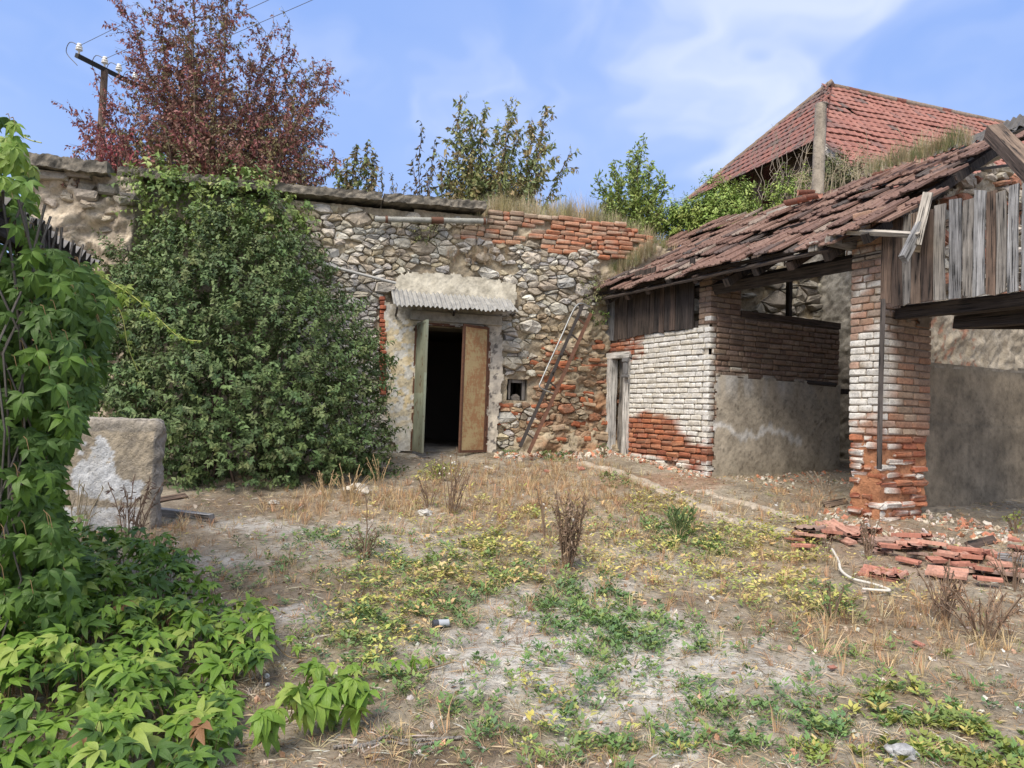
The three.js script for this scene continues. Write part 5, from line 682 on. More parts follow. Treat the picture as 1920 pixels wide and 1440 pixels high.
// ---------------------------------------------------------------- utility pole and lines
{
  const pole = base('utility_pole', at(190, 240, 22.4)); tag(pole, 'dark wooden utility pole with a crossarm and white insulators behind the red tree', 'utility pole');
  const o = pole.position, L = (v) => v.clone().sub(o), top = at(191, 128, 22.4), rng = rngOf(121);
  const pg = new THREE.CylinderGeometry(0.1, 0.15, top.y - 2, 10); mesh('pole_shaft', boxUV(pg, 1, 0, 0, true), WOOD.brown[1], pole, new THREE.Vector3(0, (top.y + 2) / 2 - o.y, 0));
  const c0 = at(144, 104, 21.5), c1 = at(256, 160, 23.5); beamTo('crossarm', L(c0), L(c1), 0.16, 0.13, std({ color: lin([0.03, 0.027, 0.025]) }), pole, rng);
  const iso = new THREE.LatheGeometry([[0, 0], [0.03, 0], [0.03, 0.1], [0.09, 0.11], [0.1, 0.15], [0.05, 0.17], [0.085, 0.18], [0.09, 0.22], [0.045, 0.24], [0.07, 0.26], [0.06, 0.31], [0, 0.33]].map(([x, y]) => new THREE.Vector2(x, y)), 12);
  const dir = new THREE.Vector3(7.3, 0.02, 5.3).normalize(); const ends = [[426, 0], [518, 0], [560, 0], [631, 0]];
  [0.03, 0.44, 0.68, 0.97].forEach((t, i) => {
    const p = c0.clone().lerp(c1, t).add(new THREE.Vector3(0, 0.07, 0)); mesh('insulator', iso, M.glaze, pole, L(p)); const s = p.clone().add(new THREE.Vector3(0, 0.25, 0)), e = s.clone().addScaledVector(dir, 26), w = []; for (let k = 0; k <= 20; k++) { const q = s.clone().lerp(e, k / 20); q.y -= 0.9 * 4 * (k / 20) * (1 - k / 20) * 0.25; w.push(q); }
    const wire = mesh('power_line', tubeAlong(w, 0.008, 40, 5), M.wire); tag(wire, ['power line from the leftmost insulator of the pole', 'power line from the insulator nearest the pole top', 'power line from the third insulator, right of the pole top', 'power line from the rightmost insulator of the crossarm'][i], 'power line');
    mesh('jumper_wire', tubeAlong([L(s), L(s).add(new THREE.Vector3(-0.35, 0.14, -0.1)), L(s).add(new THREE.Vector3(-0.5, -0.1, -0.2)), L(s).add(new THREE.Vector3(-0.15, -0.5 - 0.3 * (i % 2), -0.2))], 0.012, 16, 5), M.wire, pole);
  });
}
// ---------------------------------------------------------------- pale block, rubble, hose and small things
{
  const rng = rngOf(131), a = hitGround(108, 1000), b = hitGround(292, 985), Z = 7.0, pL = at(112, 900, Z), pR = at(291, 900, Z - 0.05), topY = at(200, 783, Z).y, w = pR.x - pL.x + 0.12, y0 = groundY(pL.x, Z) - 0.1, h = topY - y0;
  const blk = base('concrete_block', new THREE.Vector3((pL.x + pR.x) / 2 - 0.06, y0, -Z), 0.22); tag(blk, 'squat rough pale wall block with peeling white paint beside the creeper', 'block');
  const g = new THREE.BoxGeometry(w, h, 0.26, 60, 66, 14), p = g.attributes.position;
  for (let i = 0; i < p.count; i++) { let x = p.getX(i), y = p.getY(i), z = p.getZ(i); const cx = Math.max(0, Math.abs(x) - (w / 2 - 0.06)) / 0.06, cy = Math.max(0, y - (h / 2 - 0.06)) / 0.06, cz = Math.max(0, Math.abs(z) - 0.07) / 0.06, k = Math.hypot(cx, cy, cz); if (k > 1) { x -= Math.sign(x) * cx * 0.06 * (1 - 1 / k); y -= cy * 0.06 * (1 - 1 / k); z -= Math.sign(z) * cz * 0.06 * (1 - 1 / k); } const e = 0.012 * fbm3(x * 5, y * 5, z * 5, 4) + 0.003 * n3(x * 24, y * 24, z * 24), er = 0.03 * smoothstep(x, w / 2 - 0.1, w / 2) * n3(3, y * 6, z * 6); p.setXYZ(i, x + e - er, y + e, z + e * (z > 0 ? 1 : -1)); }
  g.computeVertexNormals();
  setColors(g, (x, y, z) => { const f = fbm3(x * 5, y * 5, z * 5 + 3, 4), q = fbm2(x * 3.4 + 2, y * 3.4, 5), Y = y + h / 2; let c = mix3([0.6, 0.5, 0.36], [0.4, 0.34, 0.26], clamp(0.42 + f * 1.2 + 0.5 * n3(x * 22, y * 22, z * 22), 0, 1)); if (y > h / 2 - 0.12) c = mix3(c, [0.36, 0.33, 0.29], 0.6); if (x > w / 2 - 0.06) c = [0.3, 0.27, 0.23]; const u = x / w + 0.5; const A1 = Math.hypot((u - 0.46) / 0.15, (Y / h - 0.56) / 0.24), A2 = Math.hypot((u - 0.62) / 0.3, (Y / h - 0.42) / 0.1), A3 = smoothstep(0.3 - Y / h, 0, 0.06) * (u < 0.86 ? 1 : 0); if (z > 0.08 && (A1 + 0.8 * q < 0.95 || A2 + 0.8 * q < 1 || A3 > 0.5 - q * 0.6)) c = mix3([0.86, 0.86, 0.84], [0.68, 0.64, 0.56], A3 > 0.5 ? clamp(0.3 + 1.6 * q, 0, 1) : clamp(q, 0, 0.4)); return c; });
  mesh('block_body', boxUV(g), M.rough, blk, new THREE.Vector3(0, h / 2, 0));
  // rubble of roof tiles beside the pillar
  const heap = [[1510, 1020, 2], [1530, 1005, 3], [1555, 1010, 3], [1570, 1000, 2], [1500, 1030, 1], [1590, 1015, 3], [1620, 1020, 3], [1650, 1030, 2], [1690, 1035, 2], [1660, 1045, 3], [1720, 1050, 3], [1745, 1035, 2], [1760, 1060, 3], [1800, 1045, 3], [1830, 1040, 3], [1860, 1050, 3], [1890, 1060, 3], [1790, 1085, 2], [1830, 1075, 3], [1870, 1085, 3], [1900, 1080, 3], [1760, 1090, 1], [1640, 1085, 1], [1665, 1090, 1], [1700, 1075, 1], [1850, 1100, 2], [1910, 1040, 3], [1620, 998, 1], [1700, 1020, 2], [1740, 1018, 1]];
  const mats = [tileMat([0.5, 0.225, 0.16]), tileMat([0.46, 0.2, 0.14]), tileMat([0.55, 0.3, 0.22]), tileMat([0.4, 0.27, 0.21])], frag = Array.from({ length: 6 }, (_, i) => { const l = i < 2 ? 0.3 : 0.08 + 0.14 * rng(), a0 = i < 2 ? 0 : Math.floor(rng() * 5); return tileShape(RIB.slice(a0, i < 2 ? 11 : a0 + 4 + Math.floor(rng() * 3)), l, 0.014, rng, 0.006); });
  let first = null; heap.forEach(([x, y, n]) => { for (let i = 0; i < n; i++) { const q = hitGround(x + (rng() - 0.5) * 34, y + (rng() - 0.5) * 16), o = mesh('broken_tile', pick(rng, frag), pick(rng, mats)); o.position.copy(q).add(new THREE.Vector3(0, 0.03 + 0.035 * i * rng() + 0.01, 0)); o.rotation.set((rng() - 0.5) * 0.4, rng() * 6.3, (rng() - 0.5) * 0.4); const big = o.geometry.attributes.position.count > 100 ? 'broken' : 'small broken', where = x < 1545 ? 'at the left end of the rubble near the pale hose' : x < 1640 ? 'in the rubble at the pillar foot' : x < 1740 && y < 1060 ? 'in the middle of the rubble right of the pillar' : x < 1740 ? 'on bare soil just before the rubble' : y < 1066 ? 'in the rubble close to the concrete panel' : 'in the front rubble near the right edge'; tag(o, big + ' red roof tile ' + where, 'roof tile', 'roof tiles ' + where); } });
  const lone = (px, py, fr, label, s = 1, ry = 0) => { const o = mesh('tile_shard', frag[fr], mats[0]); o.position.copy(hitGround(px, py)).add(new THREE.Vector3(0, 0.025, 0)); o.scale.setScalar(s); o.rotation.set(0.1, ry, 0.12); tag(o, label, 'tile shard'); };
  lone(1650, 1082, 0, 'flat red tile lying alone beside the end of the pale hose', 1, 0.9); lone(1558, 1257, 3, 'small red tile shard alone on the bare soil right of centre', 0.3, 2); lone(1031, 884, 2, 'small red tile shard on the dry ground before the ladder', 0.9, 1); lone(1065, 845, 3, 'red brick piece at the foot of the rubble wall right of the ladder', 0.8, 2.2); lone(1725, 1213, 3, 'dark red tile shard among the dry stalks at the right', 0.4, 0.4); lone(1095, 880, 4, 'flat red shard beside the concrete strip near the shed door', 0.9, 0.2);
  const hose = mesh('hose', tubeAlong([[1560, 1038], [1572, 1060], [1578, 1080], [1600, 1095], [1630, 1103], [1660, 1112], [1668, 1117], [1640, 1116], [1616, 1114]].map(([x, y]) => hitGround(x, y).add(new THREE.Vector3(0, 0.04, 0))), 0.0115, 80, 8), std({ color: lin([0.62, 0.59, 0.52]), roughness: 0.6 })); tag(hose, 'pale rubber hose end curling on the ground by the tile rubble', 'hose');
  const lay = (name, a2, b2, ww, t, m, label, cat, lift = 0.03) => { const p0 = hitGround(...a2), p1 = hitGround(...b2); p0.y += lift; p1.y += lift; const o = beamTo(name, p0, p1, ww, t, m, null, rng, 1.57); tag(o, label, cat); };
  lay('ground_plank', [290, 966], [398, 980], 0.04, 0.11, WOOD.grey[0], 'pale weathered plank on the ground right of the wall block', 'plank'); lay('ground_plank', [292, 944], [350, 934], 0.03, 0.07, WOOD.brown[1], 'short dark stick of wood behind the pale ground plank', 'plank'); lay('ground_plank', [1815, 1030], [1862, 1018], 0.04, 0.09, WOOD.dark[2], 'dark plank lying behind the tile rubble at the right', 'plank'); lay('ground_plank', [1870, 1062], [1925, 1066], 0.03, 0.06, WOOD.grey[0], 'thin grey lath lying on the tile rubble at the right edge', 'plank', 0.09); lay('ground_plank', [1545, 952], [1585, 944], 0.03, 0.08, WOOD.brown[0], 'short brown lath on the floor just left of the pillar', 'plank');
  const stone = (px, py, s, label, c) => { const g2 = new THREE.IcosahedronGeometry(s, 2), q = g2.attributes.position; for (let i = 0; i < q.count; i++) { const k = 1 + 0.5 * n3(q.getX(i) / s * 0.9 + px, q.getY(i) / s * 0.9, q.getZ(i) / s * 0.9); q.setXYZ(i, q.getX(i) * k * 1.25, q.getY(i) * k * 0.62, q.getZ(i) * k); } const g3 = toCreasedNormals(g2, 0.5); setColors(g3, (x, y, z) => mul3(c, 0.9 + 0.4 * n3(x * 20, y * 20, z * 20))); const o = mesh('rock', boxUV(g3), M.stone, null, hitGround(px, py).add(new THREE.Vector3(0, s * 0.25, 0))); tag(o, label, 'rock'); };
  stone(672, 924, 0.12, 'pale rock lying in dry grass right of the big bush', [0.66, 0.6, 0.5]); stone(796, 965, 0.06, 'small white stone near the dry stalks left of centre', [0.72, 0.69, 0.62]); stone(514, 945, 0.05, 'small pale stone on the dark soil below the bush', [0.62, 0.58, 0.5]); stone(1690, 1418, 0.06, 'white stone half hidden among the broad leaves at the bottom right', [0.5, 0.5, 0.5]); stone(915, 880, 0.05, 'pale stone on the ground before the rusty door leaf', [0.6, 0.55, 0.47]); stone(955, 1152, 0.035, 'small tan stone at the edge of the green patch', [0.6, 0.48, 0.32]);
  const cg = hitGround(830, 1178), can = base('can', cg.clone().add(new THREE.Vector3(0, 0.033, 0)), 0.4); tag(can, 'crushed white and black can lying in the pale sandy patch', 'can'); const body = mesh('can_body', new THREE.CylinderGeometry(0.025, 0.023, 0.075, 14).rotateZ(1.57), std({ color: lin([0.4, 0.42, 0.45]), roughness: 0.4 }), can); mesh('can_end', new THREE.CylinderGeometry(0.024, 0.026, 0.035, 14).rotateZ(1.57), std({ color: lin([0.04, 0.045, 0.055]), roughness: 0.5 }), can, new THREE.Vector3(-0.05, 0, 0));
}

// ---------------------------------------------------------------- foliage
const UP = new THREE.Vector3(0, 1, 0);
const rv = (rng) => { const z = rng() * 2 - 1, a = rng() * Math.PI * 2, s = Math.sqrt(1 - z * z); return new THREE.Vector3(s * Math.cos(a), z, s * Math.sin(a)); };
const place = (pos, dir, nrm, s) => { const z = dir.clone().normalize(), x = nrm.clone().cross(z); if (x.lengthSq() < 1e-6) x.set(1, 0, 0).cross(z); x.normalize(); const y = z.clone().cross(x); return new THREE.Matrix4().makeBasis(x.multiplyScalar(s), y.multiplyScalar(s), z.multiplyScalar(s)).setPosition(pos); };
const leafGeo = (w, fold, droop, tipw = 0.5) => {                 // unit leaf along +z, face up +y
  const P = [], y = (t) => -droop * t * t; const rows = [[0, 0], [0.28, 1], [0.62, tipw + 0.25], [1, 0]], idx = [];
  rows.forEach(([t, k]) => { if (!k) P.push([0, y(t), t]); else P.push([-w * k / 2, y(t) + fold * k * w / 2, t], [0, y(t), t + 0.02], [w * k / 2, y(t) + fold * k * w / 2, t]); });
  idx.push(0, 2, 1, 0, 3, 2, 1, 2, 5, 1, 5, 4, 2, 3, 6, 2, 6, 5, 4, 5, 7, 5, 6, 7);
  return fromTris(P.flat(), idx);
};
const simpleLeaf = (w, fold, droop) => fromTris([0, 0, 0, -w / 2, fold * w / 2 - droop * 0.2, 0.42, w / 2, fold * w / 2 - droop * 0.2, 0.42, 0, -droop, 1, 0, -droop * 0.2, 0.45], [0, 4, 1, 0, 2, 4, 1, 4, 3, 4, 2, 3]);
const BUSHLEAF = leafGeo(0.58, 0.45, 0.18), TREELEAF = simpleLeaf(0.46, 0.4, 0.25), THINLEAF = simpleLeaf(0.3, 0.3, 0.3);
const jitter = (rng, c, v = 0.2) => { const k = 1 + (rng() - 0.5) * 2 * v; return new THREE.Color().setRGB(c[0] * k * (1 + (rng() - 0.5) * 0.2), c[1] * k, c[2] * k * (1 + (rng() - 0.5) * 0.2)); };
// leafy shoots all over a heap of lobes
const lobePlant = (root, lobes, rng, { shoots, len, leaf, size, colors, mat = LEAF, twig = 0.0035, droop = 0.5, per = 9, hull = 0.8, upw = 0.35, minY = -1e9, hollow = false }) => {
  const list = [], tw = [], tot = lobes.reduce((s, l) => s + l.r * l.r, 0), o = root.position;
  for (const l of lobes) {
    const n = Math.round(shoots * l.r * l.r / tot);
    for (let i = 0; i < n; i++) {
      const d = rv(rng); if (d.z < -0.55 && rng() < 0.8) continue; const inner = rng() < 0.34, p = l.c.clone().addScaledVector(d, l.r * (inner ? 0.45 + 0.4 * rng() : 0.82 + 0.2 * rng())); if (p.y < minY) continue;
      if (hollow && !inner && n3(p.x * 1.5, p.y * 2.1, p.z * 1.5) > 0.34) continue; if (!inner && lobes.some((m) => m !== l && p.distanceTo(m.c) < m.r * hull)) continue;
      const sd = d.clone().addScaledVector(UP, upw).addScaledVector(rv(rng), 0.5).normalize(), L = len * (0.6 + 0.7 * rng()) * (rng() < 0.07 ? 1.7 : 1), base0 = jitter(rng, pick(rng, colors), 0.22), pts = [];
      for (let k = 0; k <= 4; k++) { const t = k / 4; pts.push(p.clone().addScaledVector(sd, L * t).addScaledVector(UP, -droop * L * t * t * 0.5)); }
      tw.push(limb([pts[0], pts[2], pts[4]].map((q) => q.clone().sub(o)), twig, twig * 0.4, 3));
      for (let k = 0; k < per; k++) {
        const t = 0.1 + 0.9 * (k + rng() * 0.5) / per, f = t * 4, a = Math.min(3, Math.floor(f)), q = pts[a].clone().lerp(pts[a + 1], f - a), ax = pts[a + 1].clone().sub(pts[a]).normalize();
        const side = ax.clone().cross(UP).normalize().applyAxisAngle(ax, k * 2.4 + rng()); const ld = side.multiplyScalar(0.9).addScaledVector(ax, 0.55).addScaledVector(UP, -droop * (0.5 + rng() * 0.7)).addScaledVector(rv(rng), 0.35);
        const ln = UP.clone().addScaledVector(d, 0.8).addScaledVector(rv(rng), 0.45), c = base0.clone().multiplyScalar(0.85 + 0.3 * rng());
        list.push({ m: place(q.sub(o), ld, ln, size * (0.65 + 0.6 * rng()) * (1 - 0.3 * (t > 0.9))), c });
      }
    }
  }
  stuff(inst('leaves', leaf, mat, list, root)); if (tw.length) stuff(mesh('twigs', merge(tw), WOOD.brown[1], root));
  return list.length;
};
// stems given as paths, twigs along them, leaves along the twigs
const stemPlant = (root, stems, rng, { twigs, twigLen, leaf, size, colors, gap = 0.05, from = 0.15, bark = WOOD.brown[1], mat = LEAF, r0 = 0.03, spread = 0.7, hang = 0.8, bare = 0, sub = 0 }) => {
  const o = root.position, L = [], B = [], Bs = [];
  for (const s of stems) {
    const a = s.a, b = s.b, len = a.distanceTo(b), bend = rv(rng).multiplyScalar(len * 0.06), pts = []; bend.y = 0; const out = b.clone().sub(a); out.y = 0;
    for (let k = 0; k <= 8; k++) { const t = k / 8; pts.push(a.clone().lerp(b, t).addScaledVector(bend, Math.sin(t * Math.PI)).addScaledVector(out, -0.18 * Math.sin(t * Math.PI)).addScaledVector(rv(rng), len * 0.008)); }
    B.push(limb(pts.map((q) => q.clone().sub(o)), (s.r ?? r0) * (0.6 + 0.5 * rng()), 0.004, 5));
    const P = (t) => { const f = Math.min(7.999, t * 8), i = Math.floor(f); return pts[i].clone().lerp(pts[i + 1], f - i); };
    const leaves = (p, d, l, col) => { const n = Math.max(2, Math.round(l / gap)); for (let i = 0; i < n; i++) { const t = (i + rng()) / n, q = p.clone().addScaledVector(d, l * t).addScaledVector(UP, -0.12 * l * t * t), ld = rv(rng).multiplyScalar(0.8).addScaledVector(d, 0.35).addScaledVector(UP, -hang), c = jitter(rng, col, 0.25); if (rng() < bare) continue; L.push({ m: place(q.sub(o), ld, rv(rng).addScaledVector(UP, 0.4), size * (0.6 + 0.7 * rng())), c }); } };
    const n = Math.round(twigs * (s.k ?? 1) * len);
    for (let i = 0; i < n; i++) {
      const t = from + (1 - from) * (i + rng()) / n, p = P(t), ax = P(Math.min(1, t + 0.05)).sub(P(Math.max(0, t - 0.05))).normalize(), d = rv(rng).multiplyScalar(spread).add(ax).addScaledVector(UP, 0.15).normalize(), l = twigLen * (1.15 - 0.75 * t) * (0.5 + 0.8 * rng()), col = s.c ? s.c(p) : pick(rng, colors);
      Bs.push(limb([p, p.clone().addScaledVector(d, l * 0.5), p.clone().addScaledVector(d, l).addScaledVector(UP, -0.12 * l)].map((q) => q.clone().sub(o)), 0.007, 0.002, 3)); leaves(p, d, l, col);
      for (let j = 0; j < sub; j++) { const q = p.clone().addScaledVector(d, l * (0.3 + 0.6 * rng())), e = rv(rng).multiplyScalar(0.8).add(d).normalize(), m = l * (0.3 + 0.35 * rng()); Bs.push(limb([q, q.clone().addScaledVector(e, m)].map((w) => w.clone().sub(o)), 0.004, 0.0015, 3)); leaves(q, e, m, s.c ? s.c(q) : col); }
    }
    leaves(P(0.85), P(1).sub(P(0.85)).normalize(), len * 0.15, s.c ? s.c(P(0.9)) : pick(rng, colors));
  }
  mesh('trunk', merge(B), bark, root); if (Bs.length) stuff(mesh('branches', merge(Bs), bark, root)); if (L.length) stuff(inst('crown', leaf, mat, L, root));
  return L.length;
};
const lobesAt = (list, zf) => list.map(([x, y, r, z]) => ({ c: at(x, y, z ?? zf(x)), r: r / FPX * (z ?? zf(x)) }));
const counts = {};
// the big bush in front of the wall
{
  const rng = rngOf(201), root = base('dense_bush', hitGround(450, 900)); tag(root, 'big dense dark green bush covering the left half of the stone wall', 'bush');
  const Ls = lobesAt([[390, 500, 100, 10.7], [470, 480, 90, 10.9], [330, 540, 85, 10.5], [530, 560, 95, 10.7], [430, 590, 130, 10.3], [590, 640, 95, 10.6], [510, 690, 150, 10.1], [340, 660, 130, 10.0], [265, 590, 70, 10.2], [240, 700, 70, 10.0], [640, 700, 80, 10.5], [640, 790, 80, 10.3], [560, 800, 120, 9.8], [420, 770, 150, 9.7], [300, 780, 110, 9.7], [340, 860, 80, 9.4], [450, 860, 95, 9.3], [570, 860, 75, 9.5], [650, 850, 60, 10.0], [230, 780, 60, 9.8], [300, 470, 34, 11.0], [560, 490, 36, 11.1], [690, 700, 30, 10.9], [690, 830, 36, 10.5], [700, 880, 30, 10.2], [250, 520, 55, 10.6]]);
  counts.bush = lobePlant(root, Ls, rng, { shoots: 7600, len: 0.3, leaf: BUSHLEAF, size: 0.066, colors: [[0.135, 0.2, 0.068], [0.11, 0.17, 0.055], [0.165, 0.235, 0.085], [0.19, 0.24, 0.095], [0.08, 0.13, 0.045]], droop: 0.35, per: 13, hull: 0.66, minY: 0.35, hollow: true });
  const st = []; for (let i = 0; i < 16; i++) { const a = hitGround(340 + rng() * 260, 880 + rng() * 30); a.z -= 0.4 * rng(); st.push(limb([a, a.clone().add(new THREE.Vector3((rng() - 0.5) * 0.8, 0.9, -0.2)), a.clone().add(new THREE.Vector3((rng() - 0.7) * 0.8, 1.7, -0.5))].map((q) => q.sub(root.position)), 0.025, 0.01, 5)); } mesh('stems', merge(st), WOOD.brown[1], root);
}
const wallPt = (px, py, off) => { const [u, v] = WALL.hit(px, py, off); return WALL.world(u, v, off); };
// climbing vine on the wall top above the bush
{
  const rng = rngOf(202), Ls = [[295, 345, 40], [330, 385, 52], [280, 392, 30], [345, 332, 20], [430, 392, 44], [470, 365, 44], [520, 400, 40], [545, 436, 30], [372, 432, 34], [440, 428, 40], [556, 395, 20], [500, 446, 34]].map(([x, y, r]) => { const c = wallPt(x, y, 0.32); return { c, r: r / FPX * -c.z }; });
  const root = base('climbing_vine', Ls[4].c.clone()); tag(root, 'yellow-green climbing vine draped over the wall coping above the dark bush', 'vine');
  lobePlant(root, Ls, rng, { shoots: 640, len: 0.3, leaf: leafGeo(0.8, 0.25, 0.25, 0.3), size: 0.08, colors: [[0.27, 0.36, 0.1], [0.22, 0.31, 0.085], [0.33, 0.4, 0.13], [0.15, 0.23, 0.06]], droop: 0.6, per: 8, hull: 0.7 });
}
// the reddish tree behind the wall
{
  const rng = rngOf(203), Z = () => 14.4 + (rng() - 0.5) * 1.6, root = base('red_leaved_tree', new THREE.Vector3(at(390, 360, 14.2).x, bankY(-5, 14.2), -14.2)); tag(root, 'large many-stemmed tree with maroon and brown autumn leaves behind the wall', 'tree');
  const tips = [[150, 225], [135, 300], [190, 190], [215, 235], [240, 150], [262, 95], [235, 20], [290, 25], [320, -50], [365, -90], [410, -60], [440, 25], [395, 40], [345, 60], [470, 120], [500, 60], [545, 75], [590, 125], [612, 150], [575, 200], [612, 245], [600, 300], [540, 260], [520, 180], [455, 200], [300, 140], [330, 200], [400, 150], [560, 310], [250, 250], [200, 290], [430, 270], [360, 110], [480, 260], [610, 330], [590, 170], [560, 250], [520, 300], [580, 340], [450, 320], [350, 280], [290, 300], [170, 250], [500, 220], [380, 330], [550, 120]];
  const stems = tips.map(([x, y]) => { const z = Z(), bx = lerp(385, x, 0.3 + 0.15 * rng()), b = at(x, y, z), a = at(bx, 350, z); a.y = bankY(a.x, z) - 0.05; const q = x; return { a, b, c: (p) => { const w = proj(p), L = smoothstep(w[0], 180, 330), up = smoothstep(w[1], 260, 60), r = rng(); if (r < 0.2 * L + 0.14 * up) return pick(rng, [[0.24, 0.21, 0.1], [0.26, 0.225, 0.11]]); if (r < 0.66 * L) return pick(rng, [[0.33, 0.185, 0.13], [0.29, 0.16, 0.12], [0.25, 0.14, 0.11]]); return pick(rng, [[0.36, 0.14, 0.13], [0.3, 0.125, 0.12], [0.38, 0.165, 0.145]]); } }; });
  counts.red = stemPlant(root, stems, rng, { twigs: 11, twigLen: 1.05, leaf: TREELEAF, size: 0.08, colors: [[0.2, 0.07, 0.06]], gap: 0.04, from: 0.08, r0: 0.035, spread: 1.0, hang: 0.75, sub: 3 });
  const sp = base('red_sapling', wallPt(140, 330, -0.1)); tag(sp, 'small reddish sapling rooted in the broken left end of the wall', 'sapling'); stemPlant(sp, [[135, 310], [150, 318], [125, 325], [160, 300], [145, 345], [118, 340]].map(([x, y]) => ({ a: wallPt(140 + (x - 140) * 0.3, 372, 0.3), b: wallPt(x, y, 0.35) })), rng, { twigs: 9, twigLen: 0.2, leaf: THINLEAF, size: 0.06, colors: [[0.24, 0.09, 0.07], [0.2, 0.11, 0.07]], gap: 0.035, r0: 0.006 });
  const s2 = base('red_sapling', wallPt(215, 300, -0.1)); tag(s2, 'crimson bushy sapling hanging over the wall coping beneath the big reddish tree', 'sapling'); stemPlant(s2, [[180, 230], [205, 250], [225, 260], [250, 240], [195, 330], [225, 345], [240, 330], [265, 300], [170, 285], [280, 270], [210, 310], [250, 350]].map(([x, y]) => ({ a: wallPt(222 + (x - 222) * 0.25, 330, 0.05), b: wallPt(x, y, 0.15) })), rng, { twigs: 10, twigLen: 0.32, leaf: TREELEAF, size: 0.07, colors: [[0.378, 0.084, 0.098], [0.294, 0.07, 0.077], [0.364, 0.14, 0.112]], gap: 0.035, r0: 0.012, from: 0.1 });
}
// small trees along the wall top
{
  const rng = rngOf(204), mk = (name, label, bx, by, Zc, tips, o) => { const a0 = at(bx, by, Zc), root = base(name, new THREE.Vector3(a0.x, bankY(a0.x, Zc), a0.z)); tag(root, label, o.cat ?? 'tree'); stemPlant(root, tips.map(([x, y, k]) => { const z = Zc + (rng() - 0.5) * 0.8, b = at(x, y, z), a = at(lerp(bx, x, 0.55), by, z); a.y = bankY(a.x, z) - 0.03; return { a, b, k: k ?? 1 }; }), rng, o); };
  const G = [[0.27, 0.31, 0.12], [0.22, 0.27, 0.11], [0.33, 0.32, 0.13], [0.33, 0.26, 0.13]];
  mk('slender_tree', 'slim many-stemmed tree with drooping olive green leaves behind the middle of the wall', 905, 370, 14.4, [[862, 188, 0.7], [838, 300], [860, 240], [885, 215], [908, 210], [930, 240], [958, 205], [975, 250], [1000, 240], [1024, 200, 0.7], [1020, 255, 0.8], [870, 310], [900, 290], [940, 300], [980, 310], [1010, 330, 0.8], [1040, 300, 0.6], [1066, 292, 0.5], [850, 340], [920, 340], [960, 345], [830, 335, 0.8]], { twigs: 20, twigLen: 0.55, sub: 1, leaf: TREELEAF, size: 0.105, colors: G, gap: 0.045, from: 0.04, r0: 0.014, spread: 0.85, hang: 0.9 });
  mk('slender_sapling', 'thin sparse sapling with reddish twigs left of the slim olive tree', 812, 365, 14.3, [[790, 232, 0.8], [815, 262, 0.7], [772, 300, 0.6], [800, 320], [826, 300, 0.6]], { twigs: 14, twigLen: 0.3, leaf: TREELEAF, size: 0.1, colors: [[0.17, 0.12, 0.07], [0.13, 0.13, 0.06]], gap: 0.05, from: 0.2, r0: 0.01, hang: 0.9, cat: 'sapling' });
  mk('small_tree', 'small round-topped green sapling between the red tree and the slim olive tree', 662, 345, 14.2, [[650, 300], [668, 272], [690, 268], [702, 288], [640, 320], [680, 300], [700, 320, 0.8], [655, 335], [628, 300, 0.7]], { twigs: 22, twigLen: 0.3, leaf: TREELEAF, size: 0.1, colors: [[0.2, 0.25, 0.09], [0.24, 0.23, 0.1], [0.27, 0.2, 0.1]], gap: 0.035, from: 0.2, r0: 0.012, hang: 0.9 });
  mk('small_tree', 'low sparse bush with pale sprigs on the wall top right of the round-topped sapling', 725, 362, 13.9, [[715, 315], [735, 330], [700, 345], [745, 348], [760, 345], [690, 350]], { twigs: 16, twigLen: 0.24, leaf: TREELEAF, size: 0.07, colors: [[0.2, 0.2, 0.11], [0.25, 0.22, 0.14]], gap: 0.045, r0: 0.006, cat: 'bush' });
  const Y0 = [[0.3, 0.39, 0.1], [0.25, 0.34, 0.085], [0.35, 0.42, 0.13]];
  const shrub = (name, label, L, n, cols, size = 0.06) => { const Ls = lobesAt(L, () => 14.5), root = base(name, Ls[0].c.clone()); tag(root, label, 'shrub'); lobePlant(root, Ls, rng, { shoots: n * 2.4, len: 0.3, leaf: TREELEAF, size: size * 1.25, colors: cols, droop: 0.15, per: 10, hull: 0.5, upw: 0.9 }); const st = []; for (const l of Ls) { const a = new THREE.Vector3(l.c.x + (rng() - 0.5) * 0.2, bankY(l.c.x, -l.c.z) - 0.1, l.c.z); st.push(limb([a, a.clone().lerp(l.c, 0.6).add(new THREE.Vector3(0.05, 0, 0)), l.c].map((q) => q.clone().sub(root.position)), 0.018, 0.006, 4)); } mesh('stems', merge(st), WOOD.brown[1], root); };
  const Y = [[0.32, 0.432, 0.096], [0.256, 0.368, 0.08], [0.384, 0.464, 0.128]];
  mk('bright_shrub', 'bright green upright shrub on the wall top beside the brick courses', 1180, 412, 14.5, [[1118, 335, 0.6], [1135, 358], [1150, 312], [1165, 340], [1180, 302], [1195, 286], [1206, 268, 0.6], [1216, 310], [1236, 340], [1248, 330, 0.6], [1226, 360], [1150, 370], [1190, 340], [1210, 370], [1130, 390], [1242, 388], [1170, 380], [1200, 395], [1160, 395]], { twigs: 34, twigLen: 0.42, sub: 1, leaf: TREELEAF, size: 0.08, colors: Y0, gap: 0.035, from: 0.05, r0: 0.012, spread: 0.9, hang: 0.1, cat: 'shrub' });
  shrub('bright_shrub', 'bright green spreading shrub between the shed roof and the dark boarded gable', [[1315, 412, 24, 14.6], [1258, 424, 22, 14.8], [1286, 412, 20, 14.7], [1350, 395, 26, 14.6], [1390, 374, 16, 14.6], [1275, 436, 16, 14.8], [1335, 425, 36, 14.5], [1240, 448, 20, 14.9], [1376, 410, 26, 14.4], [1340, 352, 8, 14.6]], 800, Y);
